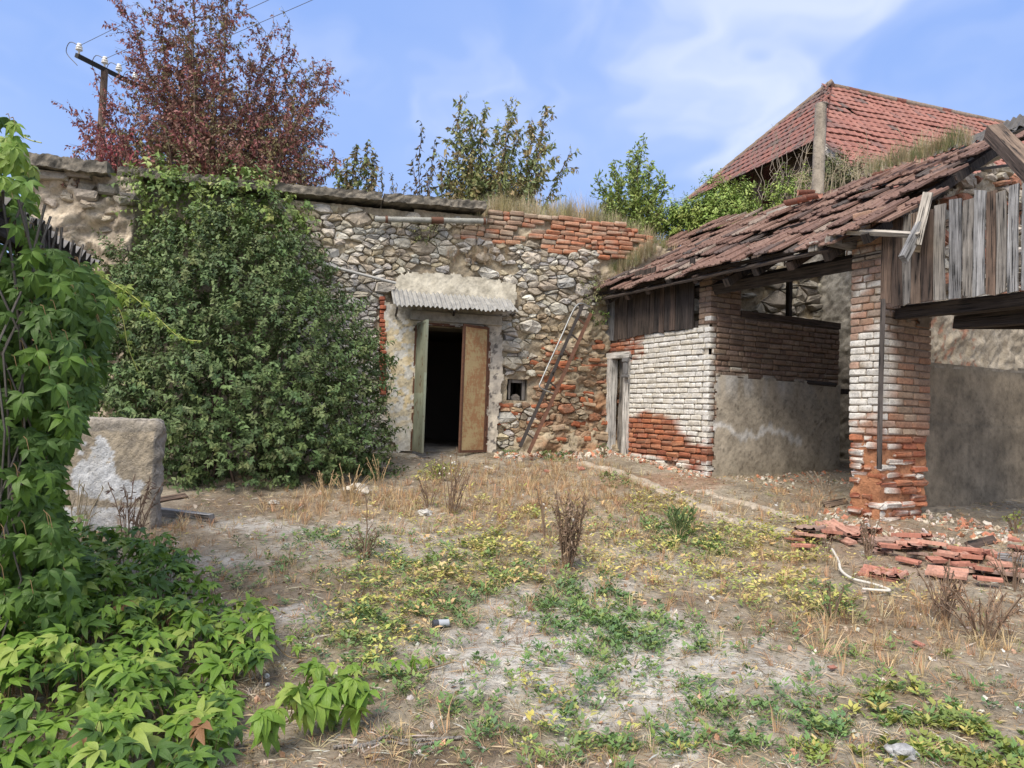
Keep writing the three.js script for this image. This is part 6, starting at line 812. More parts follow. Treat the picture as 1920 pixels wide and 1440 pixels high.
  shrub('bright_shrub', 'low green shrub at the foot of the gable just left of the chimney pipe', [[1470, 362, 14, 12.9], [1445, 385, 16, 13.0], [1500, 345, 10, 12.9], [1490, 372, 12, 12.8]], 60, Y, 0.05);
  shrub('bright_shrub', 'small green shrub right of the chimney pipe under the verge of the red roof', [[1565, 325, 22, 12.6], [1590, 345, 18, 12.4], [1550, 350, 18, 12.4], [1612, 335, 14, 12.3]], 110, [[0.17, 0.2, 0.07], [0.22, 0.22, 0.1]], 0.05);
  // pale dry weeds round the chimney pipe
  const dw = base('dry_weed', at(1560, 350, 11.9)); tag(dw, 'tall pale dry weeds standing on the shed roof around the chimney pipe', 'weed'); const gs = []; for (let i = 0; i < 84; i++) { const z = 11.3 + rng() * 1.0, x = i < 26 ? 1480 + rng() * 90 : 1570 + rng() * 180, y0 = i < 26 ? 372 - (x - 1470) * 0.1 : 360 - (x - 1570) * 0.28, a = at(x, y0, z), h = (0.25 + 0.75 * rng() * rng()) * (i < 26 ? 1.0 : 0.9), t = rv(rng).multiplyScalar(0.25); const p1 = a.clone().add(new THREE.Vector3(t.x * h * 0.5, h * 0.6, t.z * h)), p2 = a.clone().add(new THREE.Vector3(t.x * h * 1.6, h, t.z * h)); gs.push(limb([a, p1, p2].map((q) => q.clone().sub(dw.position)), 0.0055, 0.0025, 3)); for (let k = 0; k < 4; k++) { const q = p1.clone().lerp(p2, rng()), e = q.clone().add(rv(rng).multiplyScalar(0.16)); gs.push(limb([q, q.clone().lerp(e, 0.5), e].map((w) => w.clone().sub(dw.position)), 0.003, 0.002, 3)); } } stuff(mesh('dry_stems', merge(gs), std({ color: lin([0.5, 0.42, 0.28]) }), dw));
  // dry vine tangle in front of the gable
  const dv = base('dry_vine', at(1480, 300, 13.3)); tag(dv, 'tangle of bare pale vine stems on the dark gable left of the pipe', 'vine'); const vs = []; for (let i = 0; i < 22; i++) { const z = 13.5 - 0.3 * rng(), pts = []; let x = 1420 + rng() * 100, y = 375; const n = 6, hh = 60 + 90 * rng(); for (let k = 0; k <= n; k++) { pts.push(at(x, y - hh * k / n, z)); x += (rng() - 0.5) * 26; } vs.push(limb(pts.map((q) => q.sub(dv.position)), 0.008, 0.003, 3)); } stuff(mesh('bare_stems', merge(vs), std({ color: lin([0.4, 0.33, 0.25]) }), dv));
}
// ---------------------------------------------------------------- grasses and low plants
const bladeTuft = (rng, n, h, spread, w) => { const pos = [], idx = []; for (let i = 0; i < n; i++) { const a = rng() * 6.28, r = rng() * spread * 0.3, l = h * (0.5 + 0.5 * rng()), o = (0.15 + rng()) * spread, cx = Math.cos(a), cz = Math.sin(a), bx = cx * r, bz = cz * r, k = pos.length / 3, px = -cz * w, pz = cx * w; pos.push(bx - px, 0, bz - pz, bx + px, 0, bz + pz, bx + cx * o * 0.4 - px * 0.7, l * 0.65, bz + cz * o * 0.4 - pz * 0.7, bx + cx * o * 0.4 + px * 0.7, l * 0.65, bz + cz * o * 0.4 + pz * 0.7, bx + cx * o, l * (0.75 + 0.3 * rng()), bz + cz * o); idx.push(k, k + 1, k + 3, k, k + 3, k + 2, k + 2, k + 3, k + 4); } return fromTris(pos, idx); };
const rosette = (rng, n, leaf, spread, lift, s0) => merge(Array.from({ length: n }, (_, i) => { const a = i / n * 6.28 + rng() * 0.9, d = new THREE.Vector3(Math.cos(a), lift * (0.3 + rng()), Math.sin(a)), p = new THREE.Vector3(Math.cos(a) * spread * rng(), 0.01 + lift * 0.06 * rng(), Math.sin(a) * spread * rng()); const g = leaf.clone(); g.deleteAttribute('uv'); g.applyMatrix4(place(p, d, new THREE.Vector3(0, 1, 0), s0 * (0.6 + 0.6 * rng()))); return g; }));
{
  const rng = rngOf(211);
  const scatter = (kind, dens, f) => { const out = []; for (const p of PATCH) if (p.kind === kind) { const n = Math.round(p.rx * p.rz * Math.PI * dens * p.k); for (let i = 0; i < n; i++) { const a = rng() * 6.283, r = Math.sqrt(rng()) * 1.25, X = p.x + Math.cos(a) * r * p.rx, Z = p.z + Math.sin(a) * r * p.rz; if (rng() > (1.35 - r) * (0.55 + 0.9 * n2(X * 3, Z * 3)) + 0.1) continue; if (Z < 1.9) continue; out.push(f(X, Z, p)); } } return out; };
  const put = (X, Z, s, tilt = 0.15, sink = 0) => new THREE.Matrix4().compose(new THREE.Vector3(X, groundY(X, Z) - sink, -Z), new THREE.Quaternion().setFromEuler(new THREE.Euler((rng() - 0.5) * tilt, rng() * 6.3, (rng() - 0.5) * tilt)), new THREE.Vector3(s, s * (0.7 + 0.6 * rng()), s));
  const clover = rosette(rng, 11, leafGeo(0.42, 0.4, 0.2), 0.055, 0.9, 0.055), small = rosette(rng, 9, simpleLeaf(0.5, 0.3, 0.1), 0.05, 0.7, 0.036), broad = rosette(rng, 7, leafGeo(0.5, 0.3, 0.25), 0.04, 1.0, 0.105);
  tag(stuff(inst('ground_weeds', clover, LEAF, scatter('green', 900, (X, Z) => ({ m: put(X, Z, 0.35 + 0.5 * rng(), 0.4), c: jitter(rng, pick(rng, [[0.149, 0.25, 0.081], [0.176, 0.284, 0.0878], [0.135, 0.223, 0.0945], [0.243, 0.324, 0.0945]]), 0.25) })))), 'green weeds in low patches over the dry yard', 'weeds');
  tag(stuff(inst('yellow_weeds', small, LEAF, scatter('yellow', 620, (X, Z) => ({ m: put(X, Z, 0.6 + 0.9 * rng(), 0.4), c: jitter(rng, pick(rng, [[0.54, 0.51, 0.135], [0.42, 0.45, 0.12], [0.63, 0.54, 0.18], [0.255, 0.315, 0.09], [0.6, 0.45, 0.21]]), 0.25) })))), 'yellowing low weeds spread in patches across the yard', 'weeds');
  tag(stuff(inst('broad_leaf_weeds', broad, LEAF, scatter('broad', 950, (X, Z) => ({ m: put(X, Z, 0.25 + 0.4 * rng() * rng(), 0.7), c: jitter(rng, pick(rng, [[0.23, 0.311, 0.0743], [0.297, 0.351, 0.081], [0.405, 0.405, 0.108], [0.486, 0.446, 0.135], [0.176, 0.257, 0.0675]]), 0.25) })))), 'broad-leaved yellow-green weeds at the bottom right corner', 'weeds');
  const tuft = bladeTuft(rng, 11, 0.11, 0.09, 0.0016), curl = bladeTuft(rng, 12, 0.05, 0.12, 0.002);
  const dryC = [[0.546, 0.403, 0.221], [0.468, 0.325, 0.182], [0.598, 0.481, 0.286], [0.39, 0.234, 0.13], [0.494, 0.299, 0.169]];
  tag(stuff(inst('dry_grass', tuft, LEAFDRY, scatter('dry', 260, (X, Z) => ({ m: put(X, Z, 0.5 + 0.9 * rng(), 0.8), c: jitter(rng, pick(rng, dryC), 0.25) })))), 'dry straw-coloured grass tufts scattered over the yard', 'grass');
  const litter = [], straw = [], grav = [], leafL = [];
  for (let i = 0; i < 52000; i++) { const Z = 2.4 + 10.2 * Math.pow(rng(), 1.5), X = (rng() - 0.5) * 1.6 * (Z + 1); if (X < -1.9 - 0.2 * Z) continue; if (i < 13000) litter.push({ m: put(X, Z, 0.3 + 0.6 * rng(), 1.4), c: jitter(rng, rng() < 0.12 ? [0.2, 0.24, 0.08] : pick(rng, [...dryC, [0.5, 0.44, 0.34], [0.44, 0.37, 0.28], [0.3, 0.23, 0.16]]), 0.3) }); else if (i < 44000) { const s = 0.5 + rng(); straw.push({ m: new THREE.Matrix4().compose(new THREE.Vector3(X, groundY(X, Z) + 0.006 + 0.012 * rng(), -Z), new THREE.Quaternion().setFromEuler(new THREE.Euler((rng() - 0.5) * 0.4, rng() * 6.3, (rng() - 0.5) * 0.4)), new THREE.Vector3(s * (0.6 + 2 * rng() * rng()), s, s)), c: jitter(rng, pick(rng, [[0.5, 0.42, 0.29], [0.38, 0.3, 0.2], [0.56, 0.52, 0.44], [0.24, 0.18, 0.12], [0.44, 0.33, 0.2]]), 0.25) }); } else if (i < 49000) { const s = 0.004 + 0.014 * Math.pow(rng(), 4); grav.push({ m: new THREE.Matrix4().compose(new THREE.Vector3(X, groundY(X, Z) + s * 0.3, -Z), new THREE.Quaternion().setFromEuler(new THREE.Euler(rng() * 6, rng() * 6, rng() * 6)), new THREE.Vector3(s * 1.3, s * 0.8, s)), c: jitter(rng, rng() < 0.75 * field(X, Z, 'red') ? [0.55, 0.23, 0.14] : pick(rng, [[0.62, 0.58, 0.5], [0.45, 0.4, 0.34], [0.58, 0.56, 0.5], [0.4, 0.34, 0.26], [0.5, 0.3, 0.2]]), 0.2) }); } else leafL.push({ m: put(X, Z, 0.025 + 0.03 * rng(), 1.2), c: jitter(rng, pick(rng, [[0.45, 0.36, 0.14], [0.35, 0.22, 0.11], [0.5, 0.42, 0.2], [0.28, 0.17, 0.1]]), 0.25) }); }
  const crumb = (X, Z, s, cols) => grav.push({ m: new THREE.Matrix4().compose(new THREE.Vector3(X, groundY(X, Z) + s * 0.35, -Z), new THREE.Quaternion().setFromEuler(new THREE.Euler(rng() * 6, rng() * 6, rng() * 6)), new THREE.Vector3(s * 1.3, s * 0.8, s)), c: jitter(rng, pick(rng, cols), 0.2) });
  const CR = [[0.55, 0.48, 0.38], [0.5, 0.24, 0.15], [0.6, 0.55, 0.47], [0.45, 0.2, 0.12], [0.42, 0.36, 0.28]];
  for (let i = 0; i < 520; i++) { const a = rng() * 6.28, r = 0.25 + 0.75 * Math.sqrt(rng()); crumb(PO.x + 0.35 + Math.cos(a) * r, -PO.z - 0.1 + Math.sin(a) * r * 0.8, 0.008 + 0.032 * Math.pow(rng(), 3), CR); }
  for (let i = 0; i < 420; i++) { const u = -2.4 + 2.6 * rng(), q = FAC.world(u, 0, 0.1 + 0.35 * rng() * rng()); crumb(q.x, -q.z, 0.006 + 0.026 * Math.pow(rng(), 3), CR); }
  for (let i = 0; i < 420; i++) { const q = wallPt(930 + 210 * rng(), 845, 0.25 + 0.8 * rng() * rng()); crumb(q.x, -q.z, 0.008 + 0.04 * Math.pow(rng(), 3), CR); }
  for (let i = 0; i < 260; i++) { const q = SIDE.world(0.3 + 2.2 * rng(), 0, 0.1 + 0.9 * rng()); crumb(q.x, -q.z, 0.006 + 0.025 * Math.pow(rng(), 3), CR); }
  tag(stuff(inst('dry_litter', curl, LEAFDRY, litter)), 'dry curled plant litter lying all over the bare ground', 'litter');
  tag(stuff(inst('straw', fromTris([-0.035, 0, -0.0014, 0.035, 0, -0.001, 0, 0.004, 0.0022], [0, 2, 1]), LEAFDRY, straw)), 'loose straw and thin sticks lying over the bare ground', 'straw');
  tag(stuff(inst('gravel', toCreasedNormals((() => { const g = new THREE.IcosahedronGeometry(1, 1), q = g.attributes.position; for (let i = 0; i < q.count; i++) { const k = 1 + 0.7 * n3(q.getX(i) * 0.9, q.getY(i) * 0.9, q.getZ(i) * 0.9 + 4); q.setXYZ(i, q.getX(i) * k, q.getY(i) * k * 0.7, q.getZ(i) * k); } return g; })(), 0.3), std({ color: 0xffffff }), grav)), 'small pebbles and crumbs of rubble on the bare ground', 'gravel');
  tag(stuff(inst('fallen_leaves', simpleLeaf(0.55, 0.5, -0.3), LEAFDRY, leafL)), 'brown and yellow fallen leaves on the bare ground', 'leaves');
  // grass on the wall head and on the low end of the roof
  const top = bladeTuft(rng, 16, 0.5, 0.22, 0.003), wl = []; const tuftAt = (p, s, c) => wl.push({ m: new THREE.Matrix4().compose(p, new THREE.Quaternion().setFromEuler(new THREE.Euler((rng() - 0.5) * 0.5, rng() * 6.3, (rng() - 0.5) * 0.5)), new THREE.Vector3(s, s * (0.7 + 0.6 * rng()), s)), c: jitter(rng, c, 0.25) });
  const straws = [[0.504, 0.42, 0.264], [0.432, 0.36, 0.216], [0.576, 0.504, 0.36], [0.36, 0.336, 0.168]];
  for (let i = 0; i < 620; i++) { const x = 885 + 255 * rng(), z = -0.05 - 1.3 * rng(), [u] = W(x, 390), p = WALL.world(u, 0, z); p.y = wallTop(u) - 0.03; tuftAt(p, (0.5 + 0.7 * rng()) * (x < 920 ? 0.6 : 1), pick(rng, straws)); }
  for (let i = 0; i < 300; i++) { const x = 1120 + 150 * rng(), z = -0.05 - 0.9 * rng(), [u] = W(x, 430), p = WALL.world(u, 0, z); p.y = wallTop(u) - 0.03; tuftAt(p, 0.35 + 0.5 * rng(), rng() < 0.3 ? [0.2, 0.24, 0.08] : pick(rng, straws)); }
  for (let i = 0; i < 90; i++) { const x = 640 + 240 * rng(), [u] = W(x, 380), p = WALL.world(u, 0, -0.7 - 0.5 * rng()); p.y = wallTop(u) + 0.12; tuftAt(p, 0.4 + 0.5 * rng(), rng() < 0.5 ? [0.24, 0.26, 0.1] : pick(rng, straws)); }
  for (let i = 0; i < 240; i++) { const p = at(1120 + 110 * rng(), 0, 12.9); const t = (p.x - 1.5) / 1.2, q = at(1105 + 125 * rng(), 500, 13.15), yy = 548 - (proj(q)[0] - 1105) * 0.62; const w = at(proj(q)[0], yy + 22 * (rng() - 0.7), 13.1); tuftAt(w, 0.3 + 0.35 * rng(), rng() < 0.2 ? [0.18, 0.22, 0.08] : pick(rng, straws)); }
  for (let i = 0; i < 160; i++) { const x = 1620 + 200 * rng(), z = 10.3 - (x - 1620) / 200, p = at(x, 322 - (x - 1620) * 0.3 + 10 * rng(), z); tuftAt(p, 0.3 + 0.45 * rng(), rng() < 0.25 ? [0.2, 0.24, 0.1] : pick(rng, straws)); }
  for (let i = 0; i < 60; i++) { const q = wallPt(840 + 110 * rng(), 470 + 28 * rng(), 0.08); tuftAt(q, 0.25 + 0.25 * rng(), pick(rng, [[0.3, 0.23, 0.15], [0.38, 0.3, 0.2]])); }
  tag(stuff(inst('wall_top_grass', top, LEAFDRY, wl)), 'dry pale grass growing along the wall tops and the roof edge', 'grass');
  // small green tufts on the wall
  const gt = (px, py, s, n, label, cols = [[0.16, 0.23, 0.06], [0.12, 0.19, 0.05]]) => { const o = wallPt(px, py, 0.12), root = base('wall_weed', o); tag(root, label, 'weed'); lobePlant(root, [{ c: o, r: s }], rng, { shoots: n, len: 0.14, leaf: TREELEAF, size: 0.05, colors: cols, droop: 0.6, per: 6 }); };
  gt(795, 432, 0.14, 40, 'small green weed growing from the wall under the ribbed pipe', [[0.12, 0.15, 0.05], [0.2, 0.2, 0.08]]); gt(1122, 592, 0.1, 26, 'small bright green weed on the wall between the ladder top and the shed'); gt(1112, 545, 0.2, 60, 'green and dry weed tuft at the low end of the tiled roof', [[0.2, 0.22, 0.09], [0.3, 0.27, 0.13]]);
}
// ---------------------------------------------------------------- single weeds in the yard
{
  const rng = rngOf(221);
  const weed = (name, px, py, h, n, label, { spread = 0.3, cols, size = 0.035, gap = 0.05, twigs = 8, tl = 0.14, bark = std({ color: lin([0.22, 0.15, 0.1]) }), r = 0.006, heads = 0, hang = 0.8, leaf = THINLEAF, cat = 'weed', lean = 0 } = {}) => {
    const o = hitGround(px, py), root = base(name, o); tag(root, label, cat);
    stemPlant(root, Array.from({ length: n }, () => { const a = rng() * 6.28, q = Math.sqrt(rng()) * spread; return { a: o.clone().add(new THREE.Vector3(Math.cos(a) * q * 0.25, -0.01, Math.sin(a) * q * 0.25)), b: o.clone().add(new THREE.Vector3(Math.cos(a) * q + lean, h * (0.55 + 0.45 * rng()), Math.sin(a) * q)) }; }), rng, { twigs, twigLen: tl, leaf, size, colors: cols, gap, from: 0.2, bark, r0: r, mat: LEAFDRY, hang });
    if (heads) { const hs = []; for (let i = 0; i < heads; i++) { const a = rng() * 6.28, q = spread * rng(); hs.push(new THREE.IcosahedronGeometry(0.007 + 0.005 * rng(), 1).scale(1, 1.2, 1).translate(Math.cos(a) * q * 0.7, h * (0.5 + 0.35 * rng()), Math.sin(a) * q * 0.7)); } mesh('seed_heads', merge(hs), std({ color: lin([0.66, 0.62, 0.54]) }), root); }
  };
  const D = [[0.2, 0.13, 0.085], [0.26, 0.18, 0.12], [0.16, 0.105, 0.075]], St = [[0.46, 0.34, 0.19], [0.4, 0.28, 0.15], [0.5, 0.37, 0.2]];
  weed('dead_weed', 1062, 1066, 0.66, 26, 'dense dead brown weed clump standing alone in the middle of the yard', { spread: 0.17, cols: [[0.3, 0.21, 0.14], [0.36, 0.26, 0.18], [0.22, 0.15, 0.1]], size: 0.045, gap: 0.02, heads: 4, tl: 0.15, hang: 1, r: 0.0045 });
  weed('dead_weed', 1022, 1010, 0.55, 3, 'single thin dead stalk with a pale head just left of the dense brown clump', { spread: 0.08, cols: D, twigs: 4, heads: 2, tl: 0.1, lean: -0.06 });
  weed('dead_weed', 845, 962, 0.72, 14, 'tall thin dark dead stalks before the dark doorway', { spread: 0.26, cols: [[0.24, 0.16, 0.1], [0.3, 0.2, 0.12]], twigs: 5, size: 0.035, heads: 10, gap: 0.05 });
  weed('dead_weed', 805, 950, 0.4, 7, 'low brown dead stalks left of the tall dark stalks', { spread: 0.2, cols: D, twigs: 6, size: 0.03 });
  weed('dead_weed', 240, 1028, 0.62, 12, 'dark dead thistle standing against the foot of the pale wall block', { spread: 0.26, cols: [[0.16, 0.105, 0.08], [0.2, 0.13, 0.1]], size: 0.05, twigs: 7, heads: 0 });
  weed('dry_weed', 150, 1000, 0.5, 12, 'pale thin dry stems at the left foot of the wall block', { spread: 0.3, cols: [[0.36, 0.33, 0.2], [0.3, 0.3, 0.15]], size: 0.03, twigs: 5, bark: std({ color: lin([0.4, 0.33, 0.22]) }) });
  weed('green_weed', 682, 1046, 0.56, 1, 'dark upright stalk rising out of a small grey-green weed left of centre', { spread: 0.02, cols: [[0.2, 0.2, 0.1]], twigs: 7, size: 0.03, r: 0.008 });
  weed('green_weed', 684, 1044, 0.24, 16, 'small grey-green bushy weed around the dark upright stalk', { spread: 0.17, cols: [[0.26, 0.3, 0.15], [0.3, 0.32, 0.18], [0.22, 0.26, 0.11]], size: 0.04, gap: 0.03, twigs: 12, tl: 0.09, hang: 0.2, leaf: TREELEAF });
  weed('straw_weed', 655, 940, 0.42, 16, 'golden dry seed stalks beside the pale rock right of the bush', { spread: 0.28, cols: St, bark: std({ color: lin([0.42, 0.3, 0.16]) }), twigs: 9, tl: 0.06, size: 0.022, gap: 0.02, r: 0.004 });
  weed('straw_weed', 612, 935, 0.34, 9, 'golden dry seed stalks at the right foot of the bush', { spread: 0.2, cols: St, bark: std({ color: lin([0.42, 0.3, 0.16]) }), twigs: 9, tl: 0.06, size: 0.022, gap: 0.02, r: 0.004 });
  weed('straw_weed', 712, 912, 0.42, 8, 'golden dry seed stalks leaning at the corner of the bush near the door', { spread: 0.2, cols: St, bark: std({ color: lin([0.42, 0.3, 0.16]) }), twigs: 9, tl: 0.06, size: 0.022, gap: 0.02, r: 0.004 });
  weed('dead_weed', 1628, 1046, 0.42, 12, 'grey dead weed standing in the tile rubble in front of the pillar', { spread: 0.13, cols: [[0.3, 0.23, 0.18], [0.24, 0.17, 0.13]], size: 0.03, twigs: 9, gap: 0.03, tl: 0.08 });
  weed('dead_weed', 1552, 1036, 0.2, 4, 'tiny dead stalk beside the start of the pale hose', { spread: 0.05, cols: D, size: 0.03, twigs: 9, tl: 0.05 });
  weed('dead_weed', 1765, 1165, 0.42, 14, 'brown dead weed on the dry ground in front of the tile rubble', { spread: 0.2, cols: [[0.24, 0.165, 0.12], [0.2, 0.13, 0.1]], size: 0.035, twigs: 10, gap: 0.03, tl: 0.1 });
  weed('dead_weed', 1842, 1195, 0.34, 22, 'reddish brown dead weed clump at the right edge of the yard', { spread: 0.3, cols: [[0.28, 0.17, 0.11], [0.24, 0.14, 0.09]], size: 0.03, twigs: 8, gap: 0.03, tl: 0.1 });
  weed('dead_weed', 1900, 1105, 0.34, 8, 'dark dead stalks at the right frame edge beside the tile rubble', { spread: 0.2, cols: D, size: 0.04, twigs: 7 });
  weed('green_weed', 1275, 1008, 0.3, 30, 'upright green grassy weed beside the concrete strip in front of the shed', { spread: 0.14, cols: [[0.12, 0.18, 0.07], [0.16, 0.22, 0.08]], size: 0.07, gap: 0.05, twigs: 6, tl: 0.05, hang: -0.7, bark: std({ color: lin([0.16, 0.2, 0.08]) }), r: 0.004 });
  weed('green_weed', 1560, 1166, 0.3, 5, 'small leafy green weed below the pale hose', { spread: 0.1, cols: [[0.13, 0.19, 0.07], [0.16, 0.22, 0.08]], size: 0.045, gap: 0.035, twigs: 10, tl: 0.1, hang: 0.1, leaf: TREELEAF });
  weed('green_weed', 948, 846, 0.14, 10, 'low green weed at the foot of the wall right of the door', { spread: 0.2, cols: [[0.2, 0.27, 0.08]], size: 0.06, gap: 0.05, twigs: 8, tl: 0.05, hang: 0, leaf: TREELEAF });
  weed('green_weed', 1130, 858, 0.24, 8, 'small dark green weed at the doorstep of the shed', { spread: 0.1, cols: [[0.1, 0.15, 0.06]], size: 0.04, gap: 0.03, twigs: 10, tl: 0.08, leaf: TREELEAF });
  weed('dry_weed', 1060, 846, 0.24, 26, 'dry grass clump at the foot of the wall behind the ladder', { spread: 0.5, cols: [[0.4, 0.36, 0.22], [0.3, 0.28, 0.15]], size: 0.03, twigs: 8, tl: 0.1, bark: std({ color: lin([0.42, 0.36, 0.24]) }), r: 0.003 });
  weed('dry_weed', 1545, 925, 0.28, 12, 'bare thin sticks on the floor of the open bay left of the pillar', { spread: 0.5, cols: [[0.3, 0.24, 0.17]], size: 0.02, twigs: 4, bark: std({ color: lin([0.32, 0.25, 0.18]) }), r: 0.004 });
  weed('green_weed', 1905, 1000, 0.26, 9, 'yellow-green weed at the right edge before the concrete panel', { spread: 0.14, cols: [[0.28, 0.32, 0.09]], size: 0.05, gap: 0.035, twigs: 9, tl: 0.09, hang: 0.1, leaf: TREELEAF });
  weed('green_weed', 820, 900, 0.22, 14, 'bright yellow-green weed at the left of the tall dark stalks', { spread: 0.2, cols: [[0.3, 0.34, 0.08], [0.24, 0.3, 0.07]], size: 0.05, gap: 0.035, twigs: 9, tl: 0.08, hang: 0, leaf: TREELEAF });
  const rt = (pts, r, label) => { const o = mesh('dry_root', tubeAlong(pts.map(([x, y]) => hitGround(x, y).add(new THREE.Vector3(0, r * 0.8, 0))), r, 30, 6), WOOD.grey[2]); tag(o, label, 'root'); };
  rt([[625, 1404], [690, 1398], [728, 1384], [760, 1392], [800, 1390], [866, 1386]], 0.009, 'grey dry root lying on the bare soil at the bottom'); rt([[640, 1412], [710, 1396], [736, 1394], [775, 1400], [820, 1394]], 0.007, 'second grey dry root just below the longer one at the bottom'); rt([[402, 1252], [425, 1238], [438, 1226]], 0.007, 'short pale stick poking out of the creeper edge'); rt([[430, 1318], [456, 1312], [470, 1292]], 0.006, 'short white stick on the bare soil right of the creeper');
}
// ---------------------------------------------------------------- five-leaved creeper on the left
{
  const rng = rngOf(231);
  const leaflet = (L, w, rg) => { const rows = [[0, 0], [0.18, 0.55], [0.42, 1], [0.66, 0.82], [0.84, 0.42], [1, 0]], P = [], U = [], idx = [], dr = 0.2 + 0.4 * rg(), fo = 0.15 + 0.4 * rg(), cv = (rg() - 0.5) * 0.25; let prev = null; const id = (n) => P.length / 3 + n; rows.forEach(([t, k]) => { const y = -dr * L * t * t + 0.06 * L * Math.sin(t * 3), z = L * t, x = cv * L * t * t; const row = []; if (!k) { row.push(P.length / 3); P.push(x, y, z); U.push(0.5, t); } else { for (const s of [-1, 0, 1]) { row.push(P.length / 3); P.push(x + s * w * k / 2, y + Math.abs(s) * fo * w * k / 2 + (s ? 0.05 * w * (rg() - 0.5) : 0), z - Math.abs(s) * 0.04 * L + (s ? 0.03 * L * (rg() - 0.5) : 0)); U.push(0.5 + 0.5 * s * k, t); } } if (prev) { if (prev.length === 1) idx.push(prev[0], row[1], row[0], prev[0], row[2], row[1]); else if (row.length === 1) idx.push(prev[0], prev[1], row[0], prev[1], prev[2], row[0]); else for (let s = 0; s < 2; s++) idx.push(prev[s], prev[s + 1], row[s + 1], prev[s], row[s + 1], row[s]); } prev = row; }); return fromTris(P, idx, U); };
  const compound = (rg, flat = 0) => { const gs = [[0, 0.125, 0.05], [0.72, 0.112, 0.044], [-0.72, 0.112, 0.044], [1.5, 0.08, 0.032], [-1.5, 0.08, 0.032]].map(([a, L, w], i) => { const g = leaflet(L * (0.88 + 0.24 * rg()), w * (0.9 + 0.2 * rg()), rg), tilt = 0.1 - 0.3 * flat + (rg() - 0.5) * 0.6; return g.rotateZ((rg() - 0.5) * 0.4).rotateX(tilt).rotateY(a + (rg() - 0.5) * 0.2); }); return merge(gs); };
  const LG = Array.from({ length: 10 }, (_, i) => compound(rng, i < 6 ? 1 : 0)), GR = [[0.183, 0.329, 0.0427], [0.159, 0.293, 0.039], [0.22, 0.378, 0.0488], [0.268, 0.415, 0.061], [0.0915, 0.183, 0.0342], [0.366, 0.476, 0.0976], [0.122, 0.232, 0.039], [0.366, 0.195, 0.0976]];
  const CM = GR.map((c) => { const m = leafMat(0.46, 0.3); m.color = lin(c); m.map = leafTex; m.bumpMap = leafTex; m.bumpScale = 0.004; return m; }), CW = leafMat(0.46, 0.3); CW.map = leafTex; CW.bumpMap = leafTex; CW.bumpScale = 0.004;
  const spread = (root, L, maxParts) => { L.sort((a, b) => a.d - b.d); const rest = LG.map(() => []), stalk = []; L.forEach((e, i) => { const k = e.flat ? Math.floor(rng() * 6) : 4 + Math.floor(rng() * 6); if (i < maxParts) { const m = mesh('leaf', LG[k], e.mat ?? CM[e.ci], root); m.applyMatrix4(place(e.p.clone().sub(root.position), e.dir, e.n, e.s)); } else rest[e.flat ? k % 3 : 3 + k % 3].push({ m: place(e.p.clone().sub(root.position), e.dir, e.n, e.s), c: lin(GR[e.ci]) }); if (e.stalk) stalk.push(limb([e.stalk, e.p.clone().lerp(e.stalk, 0.5).add(new THREE.Vector3(0, 0.02, 0)), e.p].map((q) => q.clone().sub(root.position)), 0.0028, 0.0018, 3)); }); rest.slice(0, 6).forEach((l, k) => { if (l.length) stuff(inst('leaves', LG[k < 3 ? k : k + 3], CW, l, root)); }); if (stalk.length) stuff(mesh('leaf_stalks', merge(stalk), std({ color: lin([0.2, 0.13, 0.06]) }), root)); };
  const poly = [[-60, 1030], [100, 1010], [200, 1030], [330, 1045], [365, 1085], [420, 1120], [500, 1140], [512, 1180], [505, 1225], [440, 1235], [425, 1290], [445, 1330], [430, 1380], [390, 1440], [360, 1520], [-200, 1520], [-200, 1030]];
  const root = base('creeper_mound', hitGround(180, 1300)); tag(root, 'thick mound of bright green five-leaved creeper covering the ground at lower left', 'creeper');
  const L = [], seen = [];
  for (let i = 0; i < 30000 && L.length < 1700; i++) {
    const X = -3.9 + 3.7 * rng(), Z = 2.2 + 4.6 * rng(), g = new THREE.Vector3(X, groundY(X, Z), -Z); if (proj(g)[0] < -260) continue; const q0 = proj(g), gh = 0.16; const low = new THREE.Vector3(X, g.y + gh, -Z), q = proj(low); if (!inPoly(q[0], q[1], poly)) continue;
    const e = edgeDist(q[0], q[1], poly) * Z / FPX, h = Math.min(0.13 + 0.3 * smoothstep(e, 0, 0.9) + 0.16 * smoothstep(Z, 4, 5.6) + 0.1 * n2(X * 2.2, Z * 2.2), 0.6), layer = rng() < 0.3 ? 0.55 + 0.25 * rng() : 0.86 + 0.22 * rng();
    const p = new THREE.Vector3(X, g.y + h * layer, -Z); if (layer > 0.8 && seen.some((s) => s.distanceToSquared(p) < 0.0031)) continue; if (layer > 0.8) seen.push(p);
    const dir = new THREE.Vector3(0.35 * rng() + (rng() - 0.5) * 1.6, -0.3 + 0.4 * rng(), 0.5 + (rng() - 0.5) * 2), n = new THREE.Vector3((rng() - 0.5) * 1.0, 1, 0.25 + (rng() - 0.5) * 1.0);
    L.push({ p, dir, n, flat: 1, s: 0.4 + 0.72 * rng(), ci: rng() < 0.015 ? 7 : Math.floor(rng() * (layer > 0.8 ? 6.2 : 5)), d: Z - (layer > 0.8 ? 0.4 : 0), stalk: rng() < 0.6 ? new THREE.Vector3(X + (rng() - 0.5) * 0.16, g.y + h * layer * 0.3, -Z + (rng() - 0.5) * 0.16) : null });
  }
  counts.mound = L.length; spread(root, L, 300);
